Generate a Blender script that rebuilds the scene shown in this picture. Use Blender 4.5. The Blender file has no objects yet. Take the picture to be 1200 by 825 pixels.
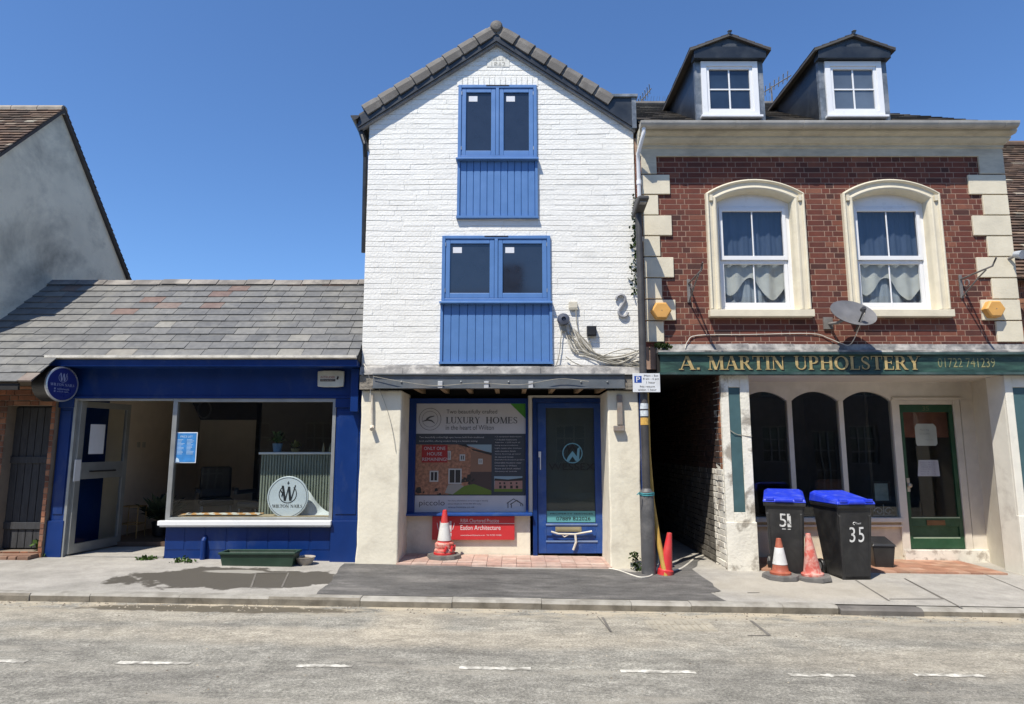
import bpy, math, random
from math import radians as R, sin, cos, pi
from mathutils import Vector, Matrix
random.seed(7)
sc = bpy.context.scene
col = sc.collection

# ---------------------------------------------------------------- camera, sky, sun, exposure
CZ, PITCH, F = 1.6, R(8.1), 760.0
cd = bpy.data.cameras.new('camera'); cam = bpy.data.objects.new('camera', cd); col.objects.link(cam)
cam.location = (0, 0, CZ); cam.rotation_euler = (R(90) + PITCH, 0, 0)
cd.sensor_width = 36; cd.lens = F / 1200 * 36; cd.clip_start = 0.05; cd.clip_end = 3000
sc.camera = cam
SUN_TO = Vector((-.45, -.64, 1.28)).normalized()
w = bpy.data.worlds.new("World"); sc.world = w; w.use_nodes = True
nt = w.node_tree; nt.nodes.clear()
sky = nt.nodes.new('ShaderNodeTexSky'); sky.sky_type = 'NISHITA'; sky.sun_disc = False
sky.sun_elevation = math.asin(SUN_TO.z)
sky.sun_rotation = math.atan2(SUN_TO.x, SUN_TO.y)
sky.altitude = 100; sky.air_density = 1.0; sky.dust_density = .3; sky.ozone_density = 5
bg = nt.nodes.new('ShaderNodeBackground'); bg.inputs[1].default_value = .118
ow = nt.nodes.new('ShaderNodeOutputWorld')
tint = nt.nodes.new('ShaderNodeMix'); tint.data_type = 'RGBA'; tint.blend_type = 'MULTIPLY'; tint.inputs[0].default_value = 1
tint.inputs[7].default_value = (.77, .965, 1.17, 1)
nt.links.new(sky.outputs[0], tint.inputs[6]); nt.links.new(tint.outputs[2], bg.inputs[0]); nt.links.new(bg.outputs[0], ow.inputs[0])
sl = bpy.data.lights.new('sun', 'SUN'); sl.energy = 4.9; sl.angle = R(.5); sl.color = (1, .935, .82)
so = bpy.data.objects.new('sun', sl); col.objects.link(so)
so.rotation_euler = SUN_TO.to_track_quat('Z', 'Y').to_euler(); so.location = (-6, -8, 14)
vs = sc.view_settings
sc.display_settings.display_device = 'sRGB'
vs.view_transform = 'Standard'; vs.look = 'None'; vs.gamma = 1; vs.exposure = 0.38; vs.use_curve_mapping = False

# ---------------------------------------------------------------- measuring the photograph
def ray(u, v):
    dx, dy = (u - 600) / F, (412.5 - v) / F
    return Vector((dx, cos(PITCH) - dy * sin(PITCH), sin(PITCH) + dy * cos(PITCH)))
def W(u, v, Y):
    d = ray(u, v); t = Y / d.y
    return Vector((d.x * t, Y, CZ + d.z * t))
def Rc(u0, v0, u1, v1, Y):
    um, vm = (u0 + u1) / 2, (v0 + v1) / 2
    return W(u0, vm, Y).x, W(u1, vm, Y).x, W(um, v1, Y).z, W(um, v0, Y).z
def hit(u, v, zo):
    d = ray(u, v); t = (CZ - zo) / (-d.z - .016 * d.x)
    return Vector((d.x * t, d.y * t, CZ + d.z * t))

# ---------------------------------------------------------------- materials
MC = {}
def N(nt, t, **k):
    n = nt.nodes.new(t)
    for a, b in k.items(): setattr(n, a, b)
    return n
def ramp(nt, fac, stops):
    r = N(nt, 'ShaderNodeValToRGB'); e = r.color_ramp.elements
    e[0].position, e[0].color = stops[0][0], (*stops[0][1], 1)
    e[1].position, e[1].color = stops[-1][0], (*stops[-1][1], 1)
    for p, c in stops[1:-1]:
        x = e.new(p); x.color = (*c, 1)
    nt.links.new(fac, r.inputs[0]); return r.outputs[0]
def mixc(nt, f, a, b, mode='MIX'):
    m = N(nt, 'ShaderNodeMix', data_type='RGBA', blend_type=mode)
    for s, v in ((m.inputs[0], f), (m.inputs[6], a), (m.inputs[7], b)):
        if isinstance(v, (int, float)): s.default_value = v
        elif isinstance(v, tuple): s.default_value = (*v, 1)
        else: nt.links.new(v, s)
    return m.outputs[2]
def noise(nt, vec, scale, detail=4, rough=.55, dist=0):
    n = N(nt, 'ShaderNodeTexNoise'); n.inputs['Scale'].default_value = scale
    n.inputs['Detail'].default_value = detail; n.inputs['Roughness'].default_value = rough
    n.inputs['Distortion'].default_value = dist
    nt.links.new(vec, n.inputs['Vector']); return n.outputs[0]
def mat(name, c=(.5, .5, .5), rough=.6, metal=0, var=.12, vscale=6, bump=.15, bscale=60, dirt=None, dirtamt=.4,
        island=None, spec=.5, bdist=.004, dscale=1.6, dthr=(.48, .68), stretch=(1, 1, 1), emit=None):
    if name in MC: return MC[name]
    m = bpy.data.materials.new(name); m.use_nodes = True; MC[name] = m
    nt = m.node_tree; b = nt.nodes['Principled BSDF']
    tc = N(nt, 'ShaderNodeTexCoord'); mp = N(nt, 'ShaderNodeMapping'); mp.inputs['Scale'].default_value = stretch
    nt.links.new(tc.outputs['Object'], mp.inputs['Vector']); vec = mp.outputs[0]
    base = c
    if island:                                                # one tone per brick, slate or tile
        g = N(nt, 'ShaderNodeNewGeometry')
        base = ramp(nt, g.outputs['Random Per Island'], island)
    n1 = noise(nt, vec, vscale)
    lo, hi = 1 - var * 1.6, 1 + var * 1.6
    v = ramp(nt, n1, [(.25, (lo,) * 3), (.75, (hi,) * 3)])
    o = mixc(nt, 1.0, base, v, 'MULTIPLY')
    if dirt:
        n2 = noise(nt, vec, dscale, 6, .65, .3)
        f = N(nt, 'ShaderNodeMapRange'); f.inputs[1].default_value, f.inputs[2].default_value = dthr
        f.inputs[3].default_value, f.inputs[4].default_value = 0, dirtamt
        nt.links.new(n2, f.inputs[0]); o = mixc(nt, f.outputs[0], o, dirt)
    nt.links.new(o, b.inputs['Base Color'])
    n3 = noise(nt, vec, bscale, 3)
    rr = N(nt, 'ShaderNodeMapRange'); rr.inputs[3].default_value = max(.02, rough - .1); rr.inputs[4].default_value = min(1, rough + .1)
    nt.links.new(n1, rr.inputs[0]); nt.links.new(rr.outputs[0], b.inputs['Roughness'])
    b.inputs['Metallic'].default_value = metal; b.inputs['Specular IOR Level'].default_value = spec
    if bump:
        bp = N(nt, 'ShaderNodeBump'); bp.inputs['Strength'].default_value = bump * 2; bp.inputs['Distance'].default_value = bdist
        nt.links.new(n3, bp.inputs['Height']); nt.links.new(bp.outputs[0], b.inputs['Normal'])
    if emit:
        b.inputs['Emission Color'].default_value = (*emit, 1); b.inputs['Emission Strength'].default_value = 1
    return m
def glass(name, ior=1.6, tint=(.8, .85, .85), rough=0.0):
    if name in MC: return MC[name]
    m = bpy.data.materials.new(name); m.use_nodes = True; MC[name] = m
    nt = m.node_tree; nt.nodes.clear()
    o = N(nt, 'ShaderNodeOutputMaterial'); mx = N(nt, 'ShaderNodeMixShader')
    fr = N(nt, 'ShaderNodeFresnel'); fr.inputs[0].default_value = ior
    t = N(nt, 'ShaderNodeBsdfTransparent'); t.inputs[0].default_value = (*tint, 1)
    g = N(nt, 'ShaderNodeBsdfGlossy'); g.inputs['Roughness'].default_value = rough
    tc = N(nt, 'ShaderNodeTexCoord'); nz = noise(nt, tc.outputs['Object'], 1.3, 1)
    bp = N(nt, 'ShaderNodeBump'); bp.inputs['Strength'].default_value = .12; bp.inputs['Distance'].default_value = .02
    nt.links.new(nz, bp.inputs['Height']); nt.links.new(bp.outputs[0], g.inputs['Normal'])
    gb = N(nt, 'ShaderNodeNewGeometry'); iv = N(nt, 'ShaderNodeMath', operation='SUBTRACT'); iv.inputs[0].default_value = 1; nt.links.new(gb.outputs['Backfacing'], iv.inputs[1])
    ml = N(nt, 'ShaderNodeMath', operation='MULTIPLY'); nt.links.new(fr.outputs[0], ml.inputs[0]); nt.links.new(iv.outputs[0], ml.inputs[1]); nt.links.new(ml.outputs[0], mx.inputs[0]); nt.links.new(t.outputs[0], mx.inputs[1]); nt.links.new(g.outputs[0], mx.inputs[2])
    nt.links.new(mx.outputs[0], o.inputs[0]); return m

# ---------------------------------------------------------------- mesh builder and object tree
ORG = {}
class MB:
    def __init__(s): s.v, s.f, s.m, s.cm = [], [], [], 0
    def mi(s, i): s.cm = i; return s
    def face(s, pts):
        k = len(s.v); s.v += [tuple(p) for p in pts]; s.f.append(tuple(range(k, k + len(pts)))); s.m.append(s.cm); return s
    def raw(s, vs_, fs_):
        k = len(s.v); s.v += [tuple(p) for p in vs_]
        for f in fs_: s.f.append(tuple(k + i for i in f)); s.m.append(s.cm)
        return s
    def box(s, x0, x1, y0, y1, z0, z1):
        x0, x1 = min(x0, x1), max(x0, x1); y0, y1 = min(y0, y1), max(y0, y1); z0, z1 = min(z0, z1), max(z0, z1)
        return s.raw([(x0, y0, z0), (x1, y0, z0), (x1, y1, z0), (x0, y1, z0), (x0, y0, z1), (x1, y0, z1), (x1, y1, z1), (x0, y1, z1)],
                     [(0, 3, 2, 1), (4, 5, 6, 7), (0, 1, 5, 4), (1, 2, 6, 5), (2, 3, 7, 6), (3, 0, 4, 7)])
    def hexa(s, a, b):                                         # loft between two equal outlines
        n = len(a)
        return s.raw(list(a) + list(b), [tuple(range(n - 1, -1, -1)), tuple(range(n, 2 * n))] +
                     [(i, (i + 1) % n, n + (i + 1) % n, n + i) for i in range(n)])
    def prism(s, pts, axis, a, b):                             # outline pulled along an axis
        def mk(p, t):
            if axis == 'y': return (p[0], t, p[1])
            if axis == 'x': return (t, p[0], p[1])
            return (p[0], p[1], t)
        A, B = [mk(p, a) for p in pts], [mk(p, b) for p in pts]
        area = sum(pts[i][0] * pts[(i + 1) % len(pts)][1] - pts[(i + 1) % len(pts)][0] * pts[i][1] for i in range(len(pts)))
        flip = (area > 0) == (b > a)
        if axis == 'y': flip = not flip
        if not flip: A, B = A[::-1], B[::-1]
        return s.hexa(A, B)
    def tube(s, pts, r, seg=8, cap=True):
        pts = [Vector(p) for p in pts]; n = len(pts); rs = r if isinstance(r, (list, tuple)) else [r] * n
        k = len(s.v); up = None
        for i, p in enumerate(pts):
            d = (pts[min(i + 1, n - 1)] - pts[max(i - 1, 0)]).normalized()
            if up is None:
                up = Vector((0, 0, 1)) if abs(d.z) < .9 else Vector((1, 0, 0))
            a = (up - d * up.dot(d)).normalized(); b = d.cross(a); up = a
            for j in range(seg):
                t = 2 * pi * j / seg; q = p + (a * cos(t) + b * sin(t)) * rs[i]; s.v.append(tuple(q))
        for i in range(n - 1):
            for j in range(seg):
                s.f.append((k + i * seg + j, k + i * seg + (j + 1) % seg, k + (i + 1) * seg + (j + 1) % seg, k + (i + 1) * seg + j)); s.m.append(s.cm)
        if cap:
            s.f.append(tuple(k + j for j in range(seg - 1, -1, -1))); s.m.append(s.cm)
            s.f.append(tuple(k + (n - 1) * seg + j for j in range(seg))); s.m.append(s.cm)
        return s
    def lathe(s, prof, seg=24, c=(0, 0, 0), axis='z', sq=None):
        k = len(s.v); n = len(prof)
        for (r, h) in prof:
            for j in range(seg):
                t = 2 * pi * j / seg; x, y = r * cos(t), r * sin(t)
                if axis == 'z': p = (c[0] + x, c[1] + y, c[2] + h)
                elif axis == 'y': p = (c[0] + x, c[1] - h, c[2] + y)
                else: p = (c[0] + h, c[1] + x, c[2] + y)
                s.v.append(p)
        for i in range(n - 1):
            for j in range(seg):
                s.f.append((k + i * seg + j, k + i * seg + (j + 1) % seg, k + (i + 1) * seg + (j + 1) % seg, k + (i + 1) * seg + j)); s.m.append(s.cm)
        s.f.append(tuple(k + j for j in range(seg - 1, -1, -1))); s.m.append(s.cm)
        s.f.append(tuple(k + (n - 1) * seg + j for j in range(seg))); s.m.append(s.cm)
        return s
    def build(s, name, mats, parent=None, origin=None, bev=0, smooth=False, seg=2, label=None, kind=None, cat=None, group=None):
        me = bpy.data.meshes.new(name)
        if parent is not None: o = ORG.get(parent.name, (0, 0, 0))
        else: o = origin or (0, 0, 0)
        me.from_pydata([(x - o[0], y - o[1], z - o[2]) for x, y, z in s.v], [], s.f)
        if not isinstance(mats, (list, tuple)): mats = [mats]
        for m in mats: me.materials.append(m)
        if len(mats) > 1: me.polygons.foreach_set('material_index', s.m)
        if smooth: me.polygons.foreach_set('use_smooth', [True] * len(me.polygons))
        me.update()
        ob = bpy.data.objects.new(name, me); col.objects.link(ob); ORG[ob.name] = tuple(o)
        if parent is not None: ob.parent = parent
        else: ob.location = o
        if bev:
            b = ob.modifiers.new('bevel', 'BEVEL'); b.width = bev; b.segments = seg; b.limit_method = 'ANGLE'; b.angle_limit = R(35)
            if smooth: b.harden_normals = False
        if smooth:
            try:
                me.set_sharp_from_angle(angle=R(38))
            except Exception: pass
        if label: ob['label'] = label
        if kind: ob['kind'] = kind
        if cat: ob['category'] = cat
        if group: ob['group'] = group
        return ob
def thing(name, label, cat, loc=(0, 0, 0), group=None, rz=0, local=False):
    e = bpy.data.objects.new(name, None); col.objects.link(e); e.location = loc; e.rotation_euler = (0, 0, rz)
    e.empty_display_size = .2
    e['label'] = label; e['category'] = cat
    if group: e['group'] = group
    ORG[e.name] = (0, 0, 0) if local else tuple(loc)
    return e
def copy_tree(o, parent=None):
    c = o.copy(); col.objects.link(c)
    if parent is not None: c.parent = parent
    for ch in list(o.children): copy_tree(ch, c)
    return c

# ---------------------------------------------------------------- brick, slate, tile generators
def clip(poly, a, b, c):                                       # keep a*x+b*z<=c
    out = []
    for i in range(len(poly)):
        p, q = poly[i], poly[(i + 1) % len(poly)]
        dp, dq = a * p[0] + b * p[1] - c, a * q[0] + b * q[1] - c
        if dp <= 0: out.append(p)
        if (dp < 0 < dq) or (dq < 0 < dp):
            t = dp / (dp - dq); out.append((p[0] + (q[0] - p[0]) * t, p[1] + (q[1] - p[1]) * t))
    return out
def subtract(rects, h):
    out = []
    for (a, b, c, d) in rects:
        if b <= h[0] or a >= h[1] or d <= h[2] or c >= h[3]: out.append((a, b, c, d)); continue
        if a < h[0]: out.append((a, h[0], c, d))
        if b > h[1]: out.append((h[1], b, c, d))
        aa, bb = max(a, h[0]), min(b, h[1])
        if c < h[2]: out.append((aa, bb, c, h[2]))
        if d > h[3]: out.append((aa, bb, h[3], d))
    return out
def bricks(mb, x0, x1, z0, z1, mp, holes=(), clips=(), course=.075, bl=.225, gap=.010, depth=.008, jit=.003, bond='flemish', bevel=.003, rnd=None, drop=0, vgap=None):
    rnd = rnd or random
    nrow = int(math.ceil((z1 - z0) / course))
    for r in range(nrow):
        za, zb = z0 + r * course, min(z1, z0 + (r + 1) * course - gap)
        x = x0 - (bl / 4 if r % 2 else 0) - (0 if bond == 'flemish' else rnd.random() * .1); k = r
        while x < x1:
            if bond == 'flemish': L = bl if k % 2 == 0 else bl / 2
            elif bond == 'painted': L = rnd.choice([bl, bl * 1.5, bl * 2, bl * 3, bl * 2.4])
            elif bond == 'random': L = rnd.choice([bl, bl, bl * 1.1, bl * .5, bl * .9])
            else: L = bl
            k += 1
            rects = [(max(x, x0), min(x + L - (gap if vgap is None else vgap), x1), za, zb)]
            x += L
            if rects[0][1] - rects[0][0] < .012: continue
            if drop and rnd.random() < drop: continue
            for h in holes: rects = subtract(rects, h)
            d = depth + rnd.uniform(-jit, jit)
            for (a, b, c, e) in rects:
                if b - a < .012 or e - c < .012: continue
                j = [rnd.uniform(-.0018, .0018) * (jit / .003) for _ in range(8)]
                poly = [(a + j[0], c + j[1]), (b + j[2], c + j[3]), (b + j[4], e + j[5]), (a + j[6], e + j[7])]
                for cl in clips: poly = clip(poly, *cl) if len(poly) > 2 else poly
                if len(poly) < 3: continue
                cx = sum(p[0] for p in poly) / len(poly); cz = sum(p[1] for p in poly) / len(poly)
                ins = []
                for p in poly:
                    vx, vz = cx - p[0], cz - p[1]
                    ins.append((p[0] + math.copysign(min(bevel, abs(vx)), vx), p[1] + math.copysign(min(bevel, abs(vz)), vz)))
                tl = [rnd.uniform(-1, 1) * jit * .35 for _ in poly]
                B = [mp(p[0], p[1], -.002) for p in poly]; M_ = [mp(p[0], p[1], d * .6) for p in poly]
                T = [mp(p[0], p[1], d + tl[i]) for i, p in enumerate(ins)]
                n = len(poly)
                mb.raw(B + M_ + T, [tuple(range(2 * n, 3 * n))] + [(i, (i + 1) % n, n + (i + 1) % n, n + i) for i in range(n)] +
                       [(n + i, n + (i + 1) % n, 2 * n + (i + 1) % n, 2 * n + i) for i in range(n)])
def facade(Y): return lambda x, z, d: (x, Y - d, z)
def slab(mb, x0, x1, z0, z1, Yf, Yb, holes=()):                # wall with real openings
    xs = sorted({x0, x1, *[min(max(h[i], x0), x1) for h in holes for i in (0, 1)]})
    zs = sorted({z0, z1, *[min(max(h[i], z0), z1) for h in holes for i in (2, 3)]})
    nx, nz = len(xs) - 1, len(zs) - 1
    def solid(i, j):
        if i < 0 or j < 0 or i >= nx or j >= nz: return False
        cx, cz = (xs[i] + xs[i + 1]) / 2, (zs[j] + zs[j + 1]) / 2
        return not any(h[0] < cx < h[1] and h[2] < cz < h[3] for h in holes)
    for i in range(nx):
        for j in range(nz):
            if not solid(i, j): continue
            a, b, c, d = xs[i], xs[i + 1], zs[j], zs[j + 1]
            mb.face([(a, Yf, c), (b, Yf, c), (b, Yf, d), (a, Yf, d)])
            mb.face([(b, Yb, c), (a, Yb, c), (a, Yb, d), (b, Yb, d)])
            if not solid(i - 1, j): mb.face([(a, Yb, c), (a, Yf, c), (a, Yf, d), (a, Yb, d)])
            if not solid(i + 1, j): mb.face([(b, Yf, c), (b, Yb, c), (b, Yb, d), (b, Yf, d)])
            if not solid(i, j - 1): mb.face([(a, Yb, c), (b, Yb, c), (b, Yf, c), (a, Yf, c)])
            if not solid(i, j + 1): mb.face([(a, Yf, d), (b, Yf, d), (b, Yb, d), (a, Yb, d)])
def tiles(mb, org, udir, sdir, ulen, slen, tw, te, th=.012, jit=.004, clips=(), rnd=None, rag=0, wj=.0, special=None):
    rnd = rnd or random
    org, udir, sdir = Vector(org), Vector(udir).normalized(), Vector(sdir).normalized(); nrm = udir.cross(sdir).normalized()
    if nrm.z < 0: nrm = -nrm
    nr = int(math.ceil(slen / te))
    for r in range(nr):
        s0 = r * te; u = -(tw / 2 if r % 2 else 0)
        while u < ulen:
            L = tw * (1 + rnd.uniform(-wj, wj)); a, b = max(0, u), min(ulen, u + L - .006); u += L
            if b - a < .03: continue
            ds = rnd.uniform(-jit, jit) + (rnd.uniform(-rag, rag) if rnd.random() < .15 else 0); h = th * rnd.uniform(.8, 1.3)
            sk = rnd.uniform(-jit, jit) * .5
            poly = [(a, s0 + ds - sk), (b, s0 + ds + sk), (b, min(slen, s0 + te * 1.08)), (a, min(slen, s0 + te * 1.08))]
            for c in clips: poly = clip(poly, *c) if len(poly) > 2 else poly
            if len(poly) < 3: continue
            def P(p, up): return org + udir * p[0] + sdir * p[1] + nrm * up
            def hh(p): return max(.001, h * 1.7 * (1 - (p[1] - s0) / (te * 1.15)))
            T = [P(p, hh(p)) for p in poly]; B = [P(p, -.004) for p in poly]; n = len(poly)
            mb.raw(B + T, [tuple(range(n, 2 * n))] + [(i, (i + 1) % n, n + (i + 1) % n, n + i) for i in range(n)])

# ---------------------------------------------------------------- lettering
def font_polys(s):
    c = bpy.data.curves.new('t', 'FONT'); c.body = s; c.size = 1; c.resolution_u = 3
    o = bpy.data.objects.new('t', c); col.objects.link(o)
    dg = bpy.context.evaluated_depsgraph_get(); me = bpy.data.meshes.new_from_object(o.evaluated_get(dg))
    vs_ = [(v.co.x, v.co.y) for v in me.vertices]; fs_ = [tuple(p.vertices) for p in me.polygons]
    bpy.data.objects.remove(o); bpy.data.curves.remove(c); bpy.data.meshes.remove(me)
    return vs_, fs_
def text(mb, s, x0, x1, z0, z1, mp, lift=.002, keep=False):
    vs_, fs_ = font_polys(s)
    if not vs_: return
    ax, bx = min(v[0] for v in vs_), max(v[0] for v in vs_); az, bz = min(v[1] for v in vs_), max(v[1] for v in vs_)
    sx = (x1 - x0) / (bx - ax); sz = (z1 - z0) / max(bz - az, 1e-6)
    mb.raw([mp(x0 + (v[0] - ax) * sx, z0 + (v[1] - az) * sz, lift) for v in vs_], fs_)
def band(pts, ws):
    L, Rr = [], []
    for i, p in enumerate(pts):
        a, b = pts[max(i - 1, 0)], pts[min(i + 1, len(pts) - 1)]
        dx, dz = b[0] - a[0], b[1] - a[1]; l = math.hypot(dx, dz) or 1; nx, nz = -dz / l, dx / l; w_ = ws[i] / 2
        L.append((p[0] + nx * w_, p[1] + nz * w_)); Rr.append((p[0] - nx * w_, p[1] - nz * w_))
    return [[Rr[i], Rr[i + 1], L[i + 1], L[i]] for i in range(len(pts) - 1)]
def arc(cx, cz, rx, rz, a0, a1, n, thin, thick):
    pts, ws = [], []
    for i in range(n + 1):
        t = R(a0 + (a1 - a0) * i / n); pts.append((cx + rx * cos(t), cz + rz * sin(t))); ws.append(thin + (thick - thin) * abs(cos(t)) ** 1.3)
    return band(pts, ws)
K, T_ = .17, .06
def st(x0, z0, x1, z1, w_): return [[(x0 - w_ / 2, z0), (x0 + w_ / 2, z0), (x1 + w_ / 2, z1), (x1 - w_ / 2, z1)]]
def bar(x0, x1, z, h=T_): return [[(x0, z - h / 2), (x1, z - h / 2), (x1, z + h / 2), (x0, z + h / 2)]]
def sf(x, z, w_=.32): return bar(x - w_ / 2, x + w_ / 2, .025 if z == 0 else .975, .05)
GL = {
 'I': (.36, st(.18, 0, .18, 1, K) + sf(.18, 0) + sf(.18, 1)),
 'L': (.66, st(.18, 0, .18, 1, K) + sf(.18, 1) + bar(.02, .6, .03) + st(.6, 0, .6, .25, .05)),
 'E': (.68, st(.18, 0, .18, 1, K) + bar(.02, .6, .03) + bar(.02, .58, .97) + bar(.18, .5, .52) + st(.6, 0, .6, .25, .05) + st(.57, .78, .57, 1, .05) + st(.49, .4, .49, .64, .045)),
 'T': (.74, st(.37, 0, .37, 1, K) + sf(.37, 0) + bar(.03, .71, .97) + st(.055, .75, .055, 1, .05) + st(.685, .75, .685, 1, .05)),
 'H': (.86, st(.18, 0, .18, 1, K) + st(.68, 0, .68, 1, K) + bar(.18, .68, .52) + sf(.18, 0) + sf(.18, 1) + sf(.68, 0) + sf(.68, 1)),
 'N': (.86, st(.16, 0, .16, 1, T_) + st(.7, 0, .7, 1, T_) + st(.68, 0, .16, 1, K) + sf(.16, 0, .26) + sf(.7, 1, .26) + sf(.1, 1, .16)),
 'M': (1.0, st(.14, 0, .16, 1, T_) + st(.84, 0, .82, 1, K) + st(.48, 0, .2, 1, K) + st(.5, 0, .8, 1, T_) + sf(.14, 0, .24) + sf(.84, 0, .32) + sf(.12, 1, .2) + sf(.86, 1, .22)),
 'A': (.84, st(.12, 0, .4, 1, T_) + st(.7, 0, .42, 1, K) + bar(.22, .6, .33, .055) + sf(.12, 0, .24) + sf(.7, 0, .3)),
 'W': (1.12, st(.36, 0, .12, 1, K) + st(.36, 0, .58, 1, T_) + st(.8, 0, .56, 1, K) + st(.8, 0, 1.02, 1, T_) + sf(.12, 1, .28) + sf(.56, 1, .26) + sf(1.02, 1, .2)),
 'X': (.84, st(.68, 0, .16, 1, K) + st(.14, 0, .68, 1, T_) + sf(.68, 0, .28) + sf(.14, 0, .24) + sf(.16, 1, .28) + sf(.68, 1, .24)),
 'Y': (.8, st(.4, 0, .4, .48, K) + st(.4, .45, .14, 1, K) + st(.4, .45, .66, 1, T_) + sf(.4, 0) + sf(.14, 1, .26) + sf(.66, 1, .24)),
 'O': (.92, arc(.46, .5, .34, .47, 0, 360, 22, T_, K)),
 'U': (.84, st(.18, .3, .18, 1, K) + st(.68, .3, .68, 1, T_) + arc(.43, .32, .25, .29, 180, 360, 12, T_, .12) + sf(.18, 1) + sf(.68, 1, .26)),
 'P': (.7, st(.18, 0, .18, 1, K) + sf(.18, 0) + bar(.02, .36, .97) + bar(.18, .36, .47) + arc(.36, .72, .2, .25, -90, 90, 10, T_, K)),
 'R': (.8, st(.18, 0, .18, 1, K) + sf(.18, 0) + bar(.02, .36, .97) + bar(.18, .36, .5) + arc(.36, .735, .19, .235, -90, 90, 10, T_, K) + st(.68, 0, .4, .5, K) + sf(.7, 0, .22)),
 'S': (.64, arc(.32, .735, .19, .225, 20, 250, 12, T_, .1) + band([(.17, .64), (.24, .56), (.36, .48), (.46, .38)], [.1, .14, .17, .12]) + arc(.31, .26, .2, .225, -160, 40, 12, T_, .12) + st(.51, .7, .51, .93, .04) + st(.12, .06, .12, .32, .04)),
 '.': (.26, st(.13, 0, .13, .15, .15)), ' ': (.4, []),
}
def serif(mb, s, x0, x1, z0, z1, mp, lift=.002, shear=0):
    tot = sum(GL[c][0] for c in s); sx = (x1 - x0) / tot; h = z1 - z0; x = 0; k = 0
    for c in s:
        wd, polys = GL[c]
        for p in polys:
            k += 1; l = lift + (k % 5) * .0004
            mb.face([mp(x0 + (x + q[0]) * sx + shear * q[1] * h, z0 + q[1] * h, l) for q in p])
        x += wd

# ---------------------------------------------------------------- palette
def grey(a, b, n=4): return [(i / (n - 1), tuple(a[k] + (b[k] - a[k]) * i / (n - 1) for k in range(3))) for i in range(n)]
M_white_brick = mat('white_painted_brick', rough=.62, var=.03, bump=.5, bscale=34, bdist=.006,
                    island=[(0, (.745, .735, .69)), (1, (.785, .775, .73))], dirt=(.55, .51, .43), dirtamt=.22, dthr=(.52, .8), dscale=1.1)
M_white_mortar = mat('white_painted_joint', (.66, .65, .60), rough=.7, var=.05, bump=.3)
M_brick = mat('red_brick', rough=.85, var=.14, vscale=9, bump=.35, bscale=90,
              island=[(0, (.05, .018, .014)), (.15, (.10, .026, .017)), (.5, (.13, .034, .021)), (.85, (.155, .046, .027)), (1, (.22, .085, .05))],
              dirt=(.07, .03, .024), dirtamt=.45, dthr=(.45, .75), dscale=1.1)
M_mortar = mat('pale_mortar', (.31, .205, .15), rough=.95, var=.15, bump=.4, dirt=(.2, .15, .12), dirtamt=.5)
M_old_brick = mat('old_orange_brick', rough=.9, var=.2, bump=.4, bscale=80,
                  island=[(0, (.12, .045, .025)), (.5, (.26, .10, .05)), (1, (.36, .17, .09))], dirt=(.08, .06, .05), dirtamt=.5)
M_whitewash = mat('whitewashed_brick', rough=.85, var=.06, bump=.4, bscale=50, island=[(0, (.62, .59, .52)), (1, (.76, .73, .66))],
                  dirt=(.22, .17, .13), dirtamt=.75, dthr=(.5, .64), dscale=3)
M_cream = mat('cream_masonry_paint', (.66, .60, .46), rough=.65, var=.05, bump=.25, bscale=40, dirt=(.36, .33, .27), dirtamt=.35, dthr=(.5, .75))
M_cornice = mat('weathered_cream_cornice', (.52, .48, .38), rough=.7, var=.08, bump=.25, dirt=(.22, .20, .17), dirtamt=.5, stretch=(1, 1, 3), dthr=(.48, .7))
M_render = mat('cream_render', (.72, .67, .54), rough=.85, var=.05, vscale=3, bump=.3, bscale=16, bdist=.007, dirt=(.36, .31, .24), dirtamt=.5, dscale=2.2, dthr=(.53, .74))
M_wood_white = mat('white_gloss_woodwork', (.64, .59, .51), rough=.4, var=.05, bump=.1, dirt=(.42, .38, .32), dirtamt=.3)
M_stain_render = mat('stained_roughcast', (.82, .76, .60), rough=.95, var=.10, vscale=1.2, bump=.6, bscale=30, bdist=.01, dirt=(.11, .105, .095), dirtamt=.85, dscale=.62, dthr=(.46, .72))
M_slate = mat('grey_slate', rough=.55, var=.12, vscale=14, bump=.2, bscale=70,
              island=[(0, (.105, .106, .105)), (.3, (.128, .128, .125)), (.6, (.142, .141, .135)), (.88, (.165, .162, .152)), (.94, (.23, .22, .19)), (.965, (.16, .105, .085)), (.99, (.14, .10, .085)), (1, (.34, .33, .28))],
              dirt=(.26, .25, .21), dirtamt=.4, dscale=2.6, dthr=(.5, .72))
M_clay = mat('brown_clay_tile', rough=.9, var=.2, vscale=8, bump=.3, island=[(0, (.05, .03, .022)), (.5, (.105, .065, .045)), (.9, (.16, .10, .065)), (1, (.42, .38, .30))], dirt=(.05, .05, .035), dirtamt=.5)
M_dark_slate = mat('dark_slate', rough=.6, var=.15, island=[(0, (.045, .04, .04)), (1, (.10, .09, .075))], bump=.2)
M_verge = mat('grey_concrete_verge', (.115, .105, .095), rough=.7, var=.12, bump=.25, dirt=(.25, .24, .22), dirtamt=.35, dscale=6)
M_anthra = mat('anthracite_boarding', (.017, .021, .027), rough=.35, var=.15, bump=.1, bscale=20, dirt=(.06, .065, .07), dirtamt=.4, dscale=3)
M_lead = mat('lead_sheet', (.13, .15, .17), rough=.45, metal=.3, var=.2, vscale=10, bump=.4, bscale=12, dirt=(.45, .46, .47), dirtamt=.5, dscale=4)
M_lead_old = mat('weathered_lead_flashing', (.17, .165, .16), rough=.6, var=.25, vscale=9, bump=.5, bscale=14, dirt=(.50, .48, .44), dirtamt=.7, dscale=5, dthr=(.45, .62))
M_steel = mat('grey_primed_steel', (.10, .115, .13), rough=.5, var=.12, bump=.1, dirt=(.22, .2, .18), dirtamt=.4)
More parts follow.
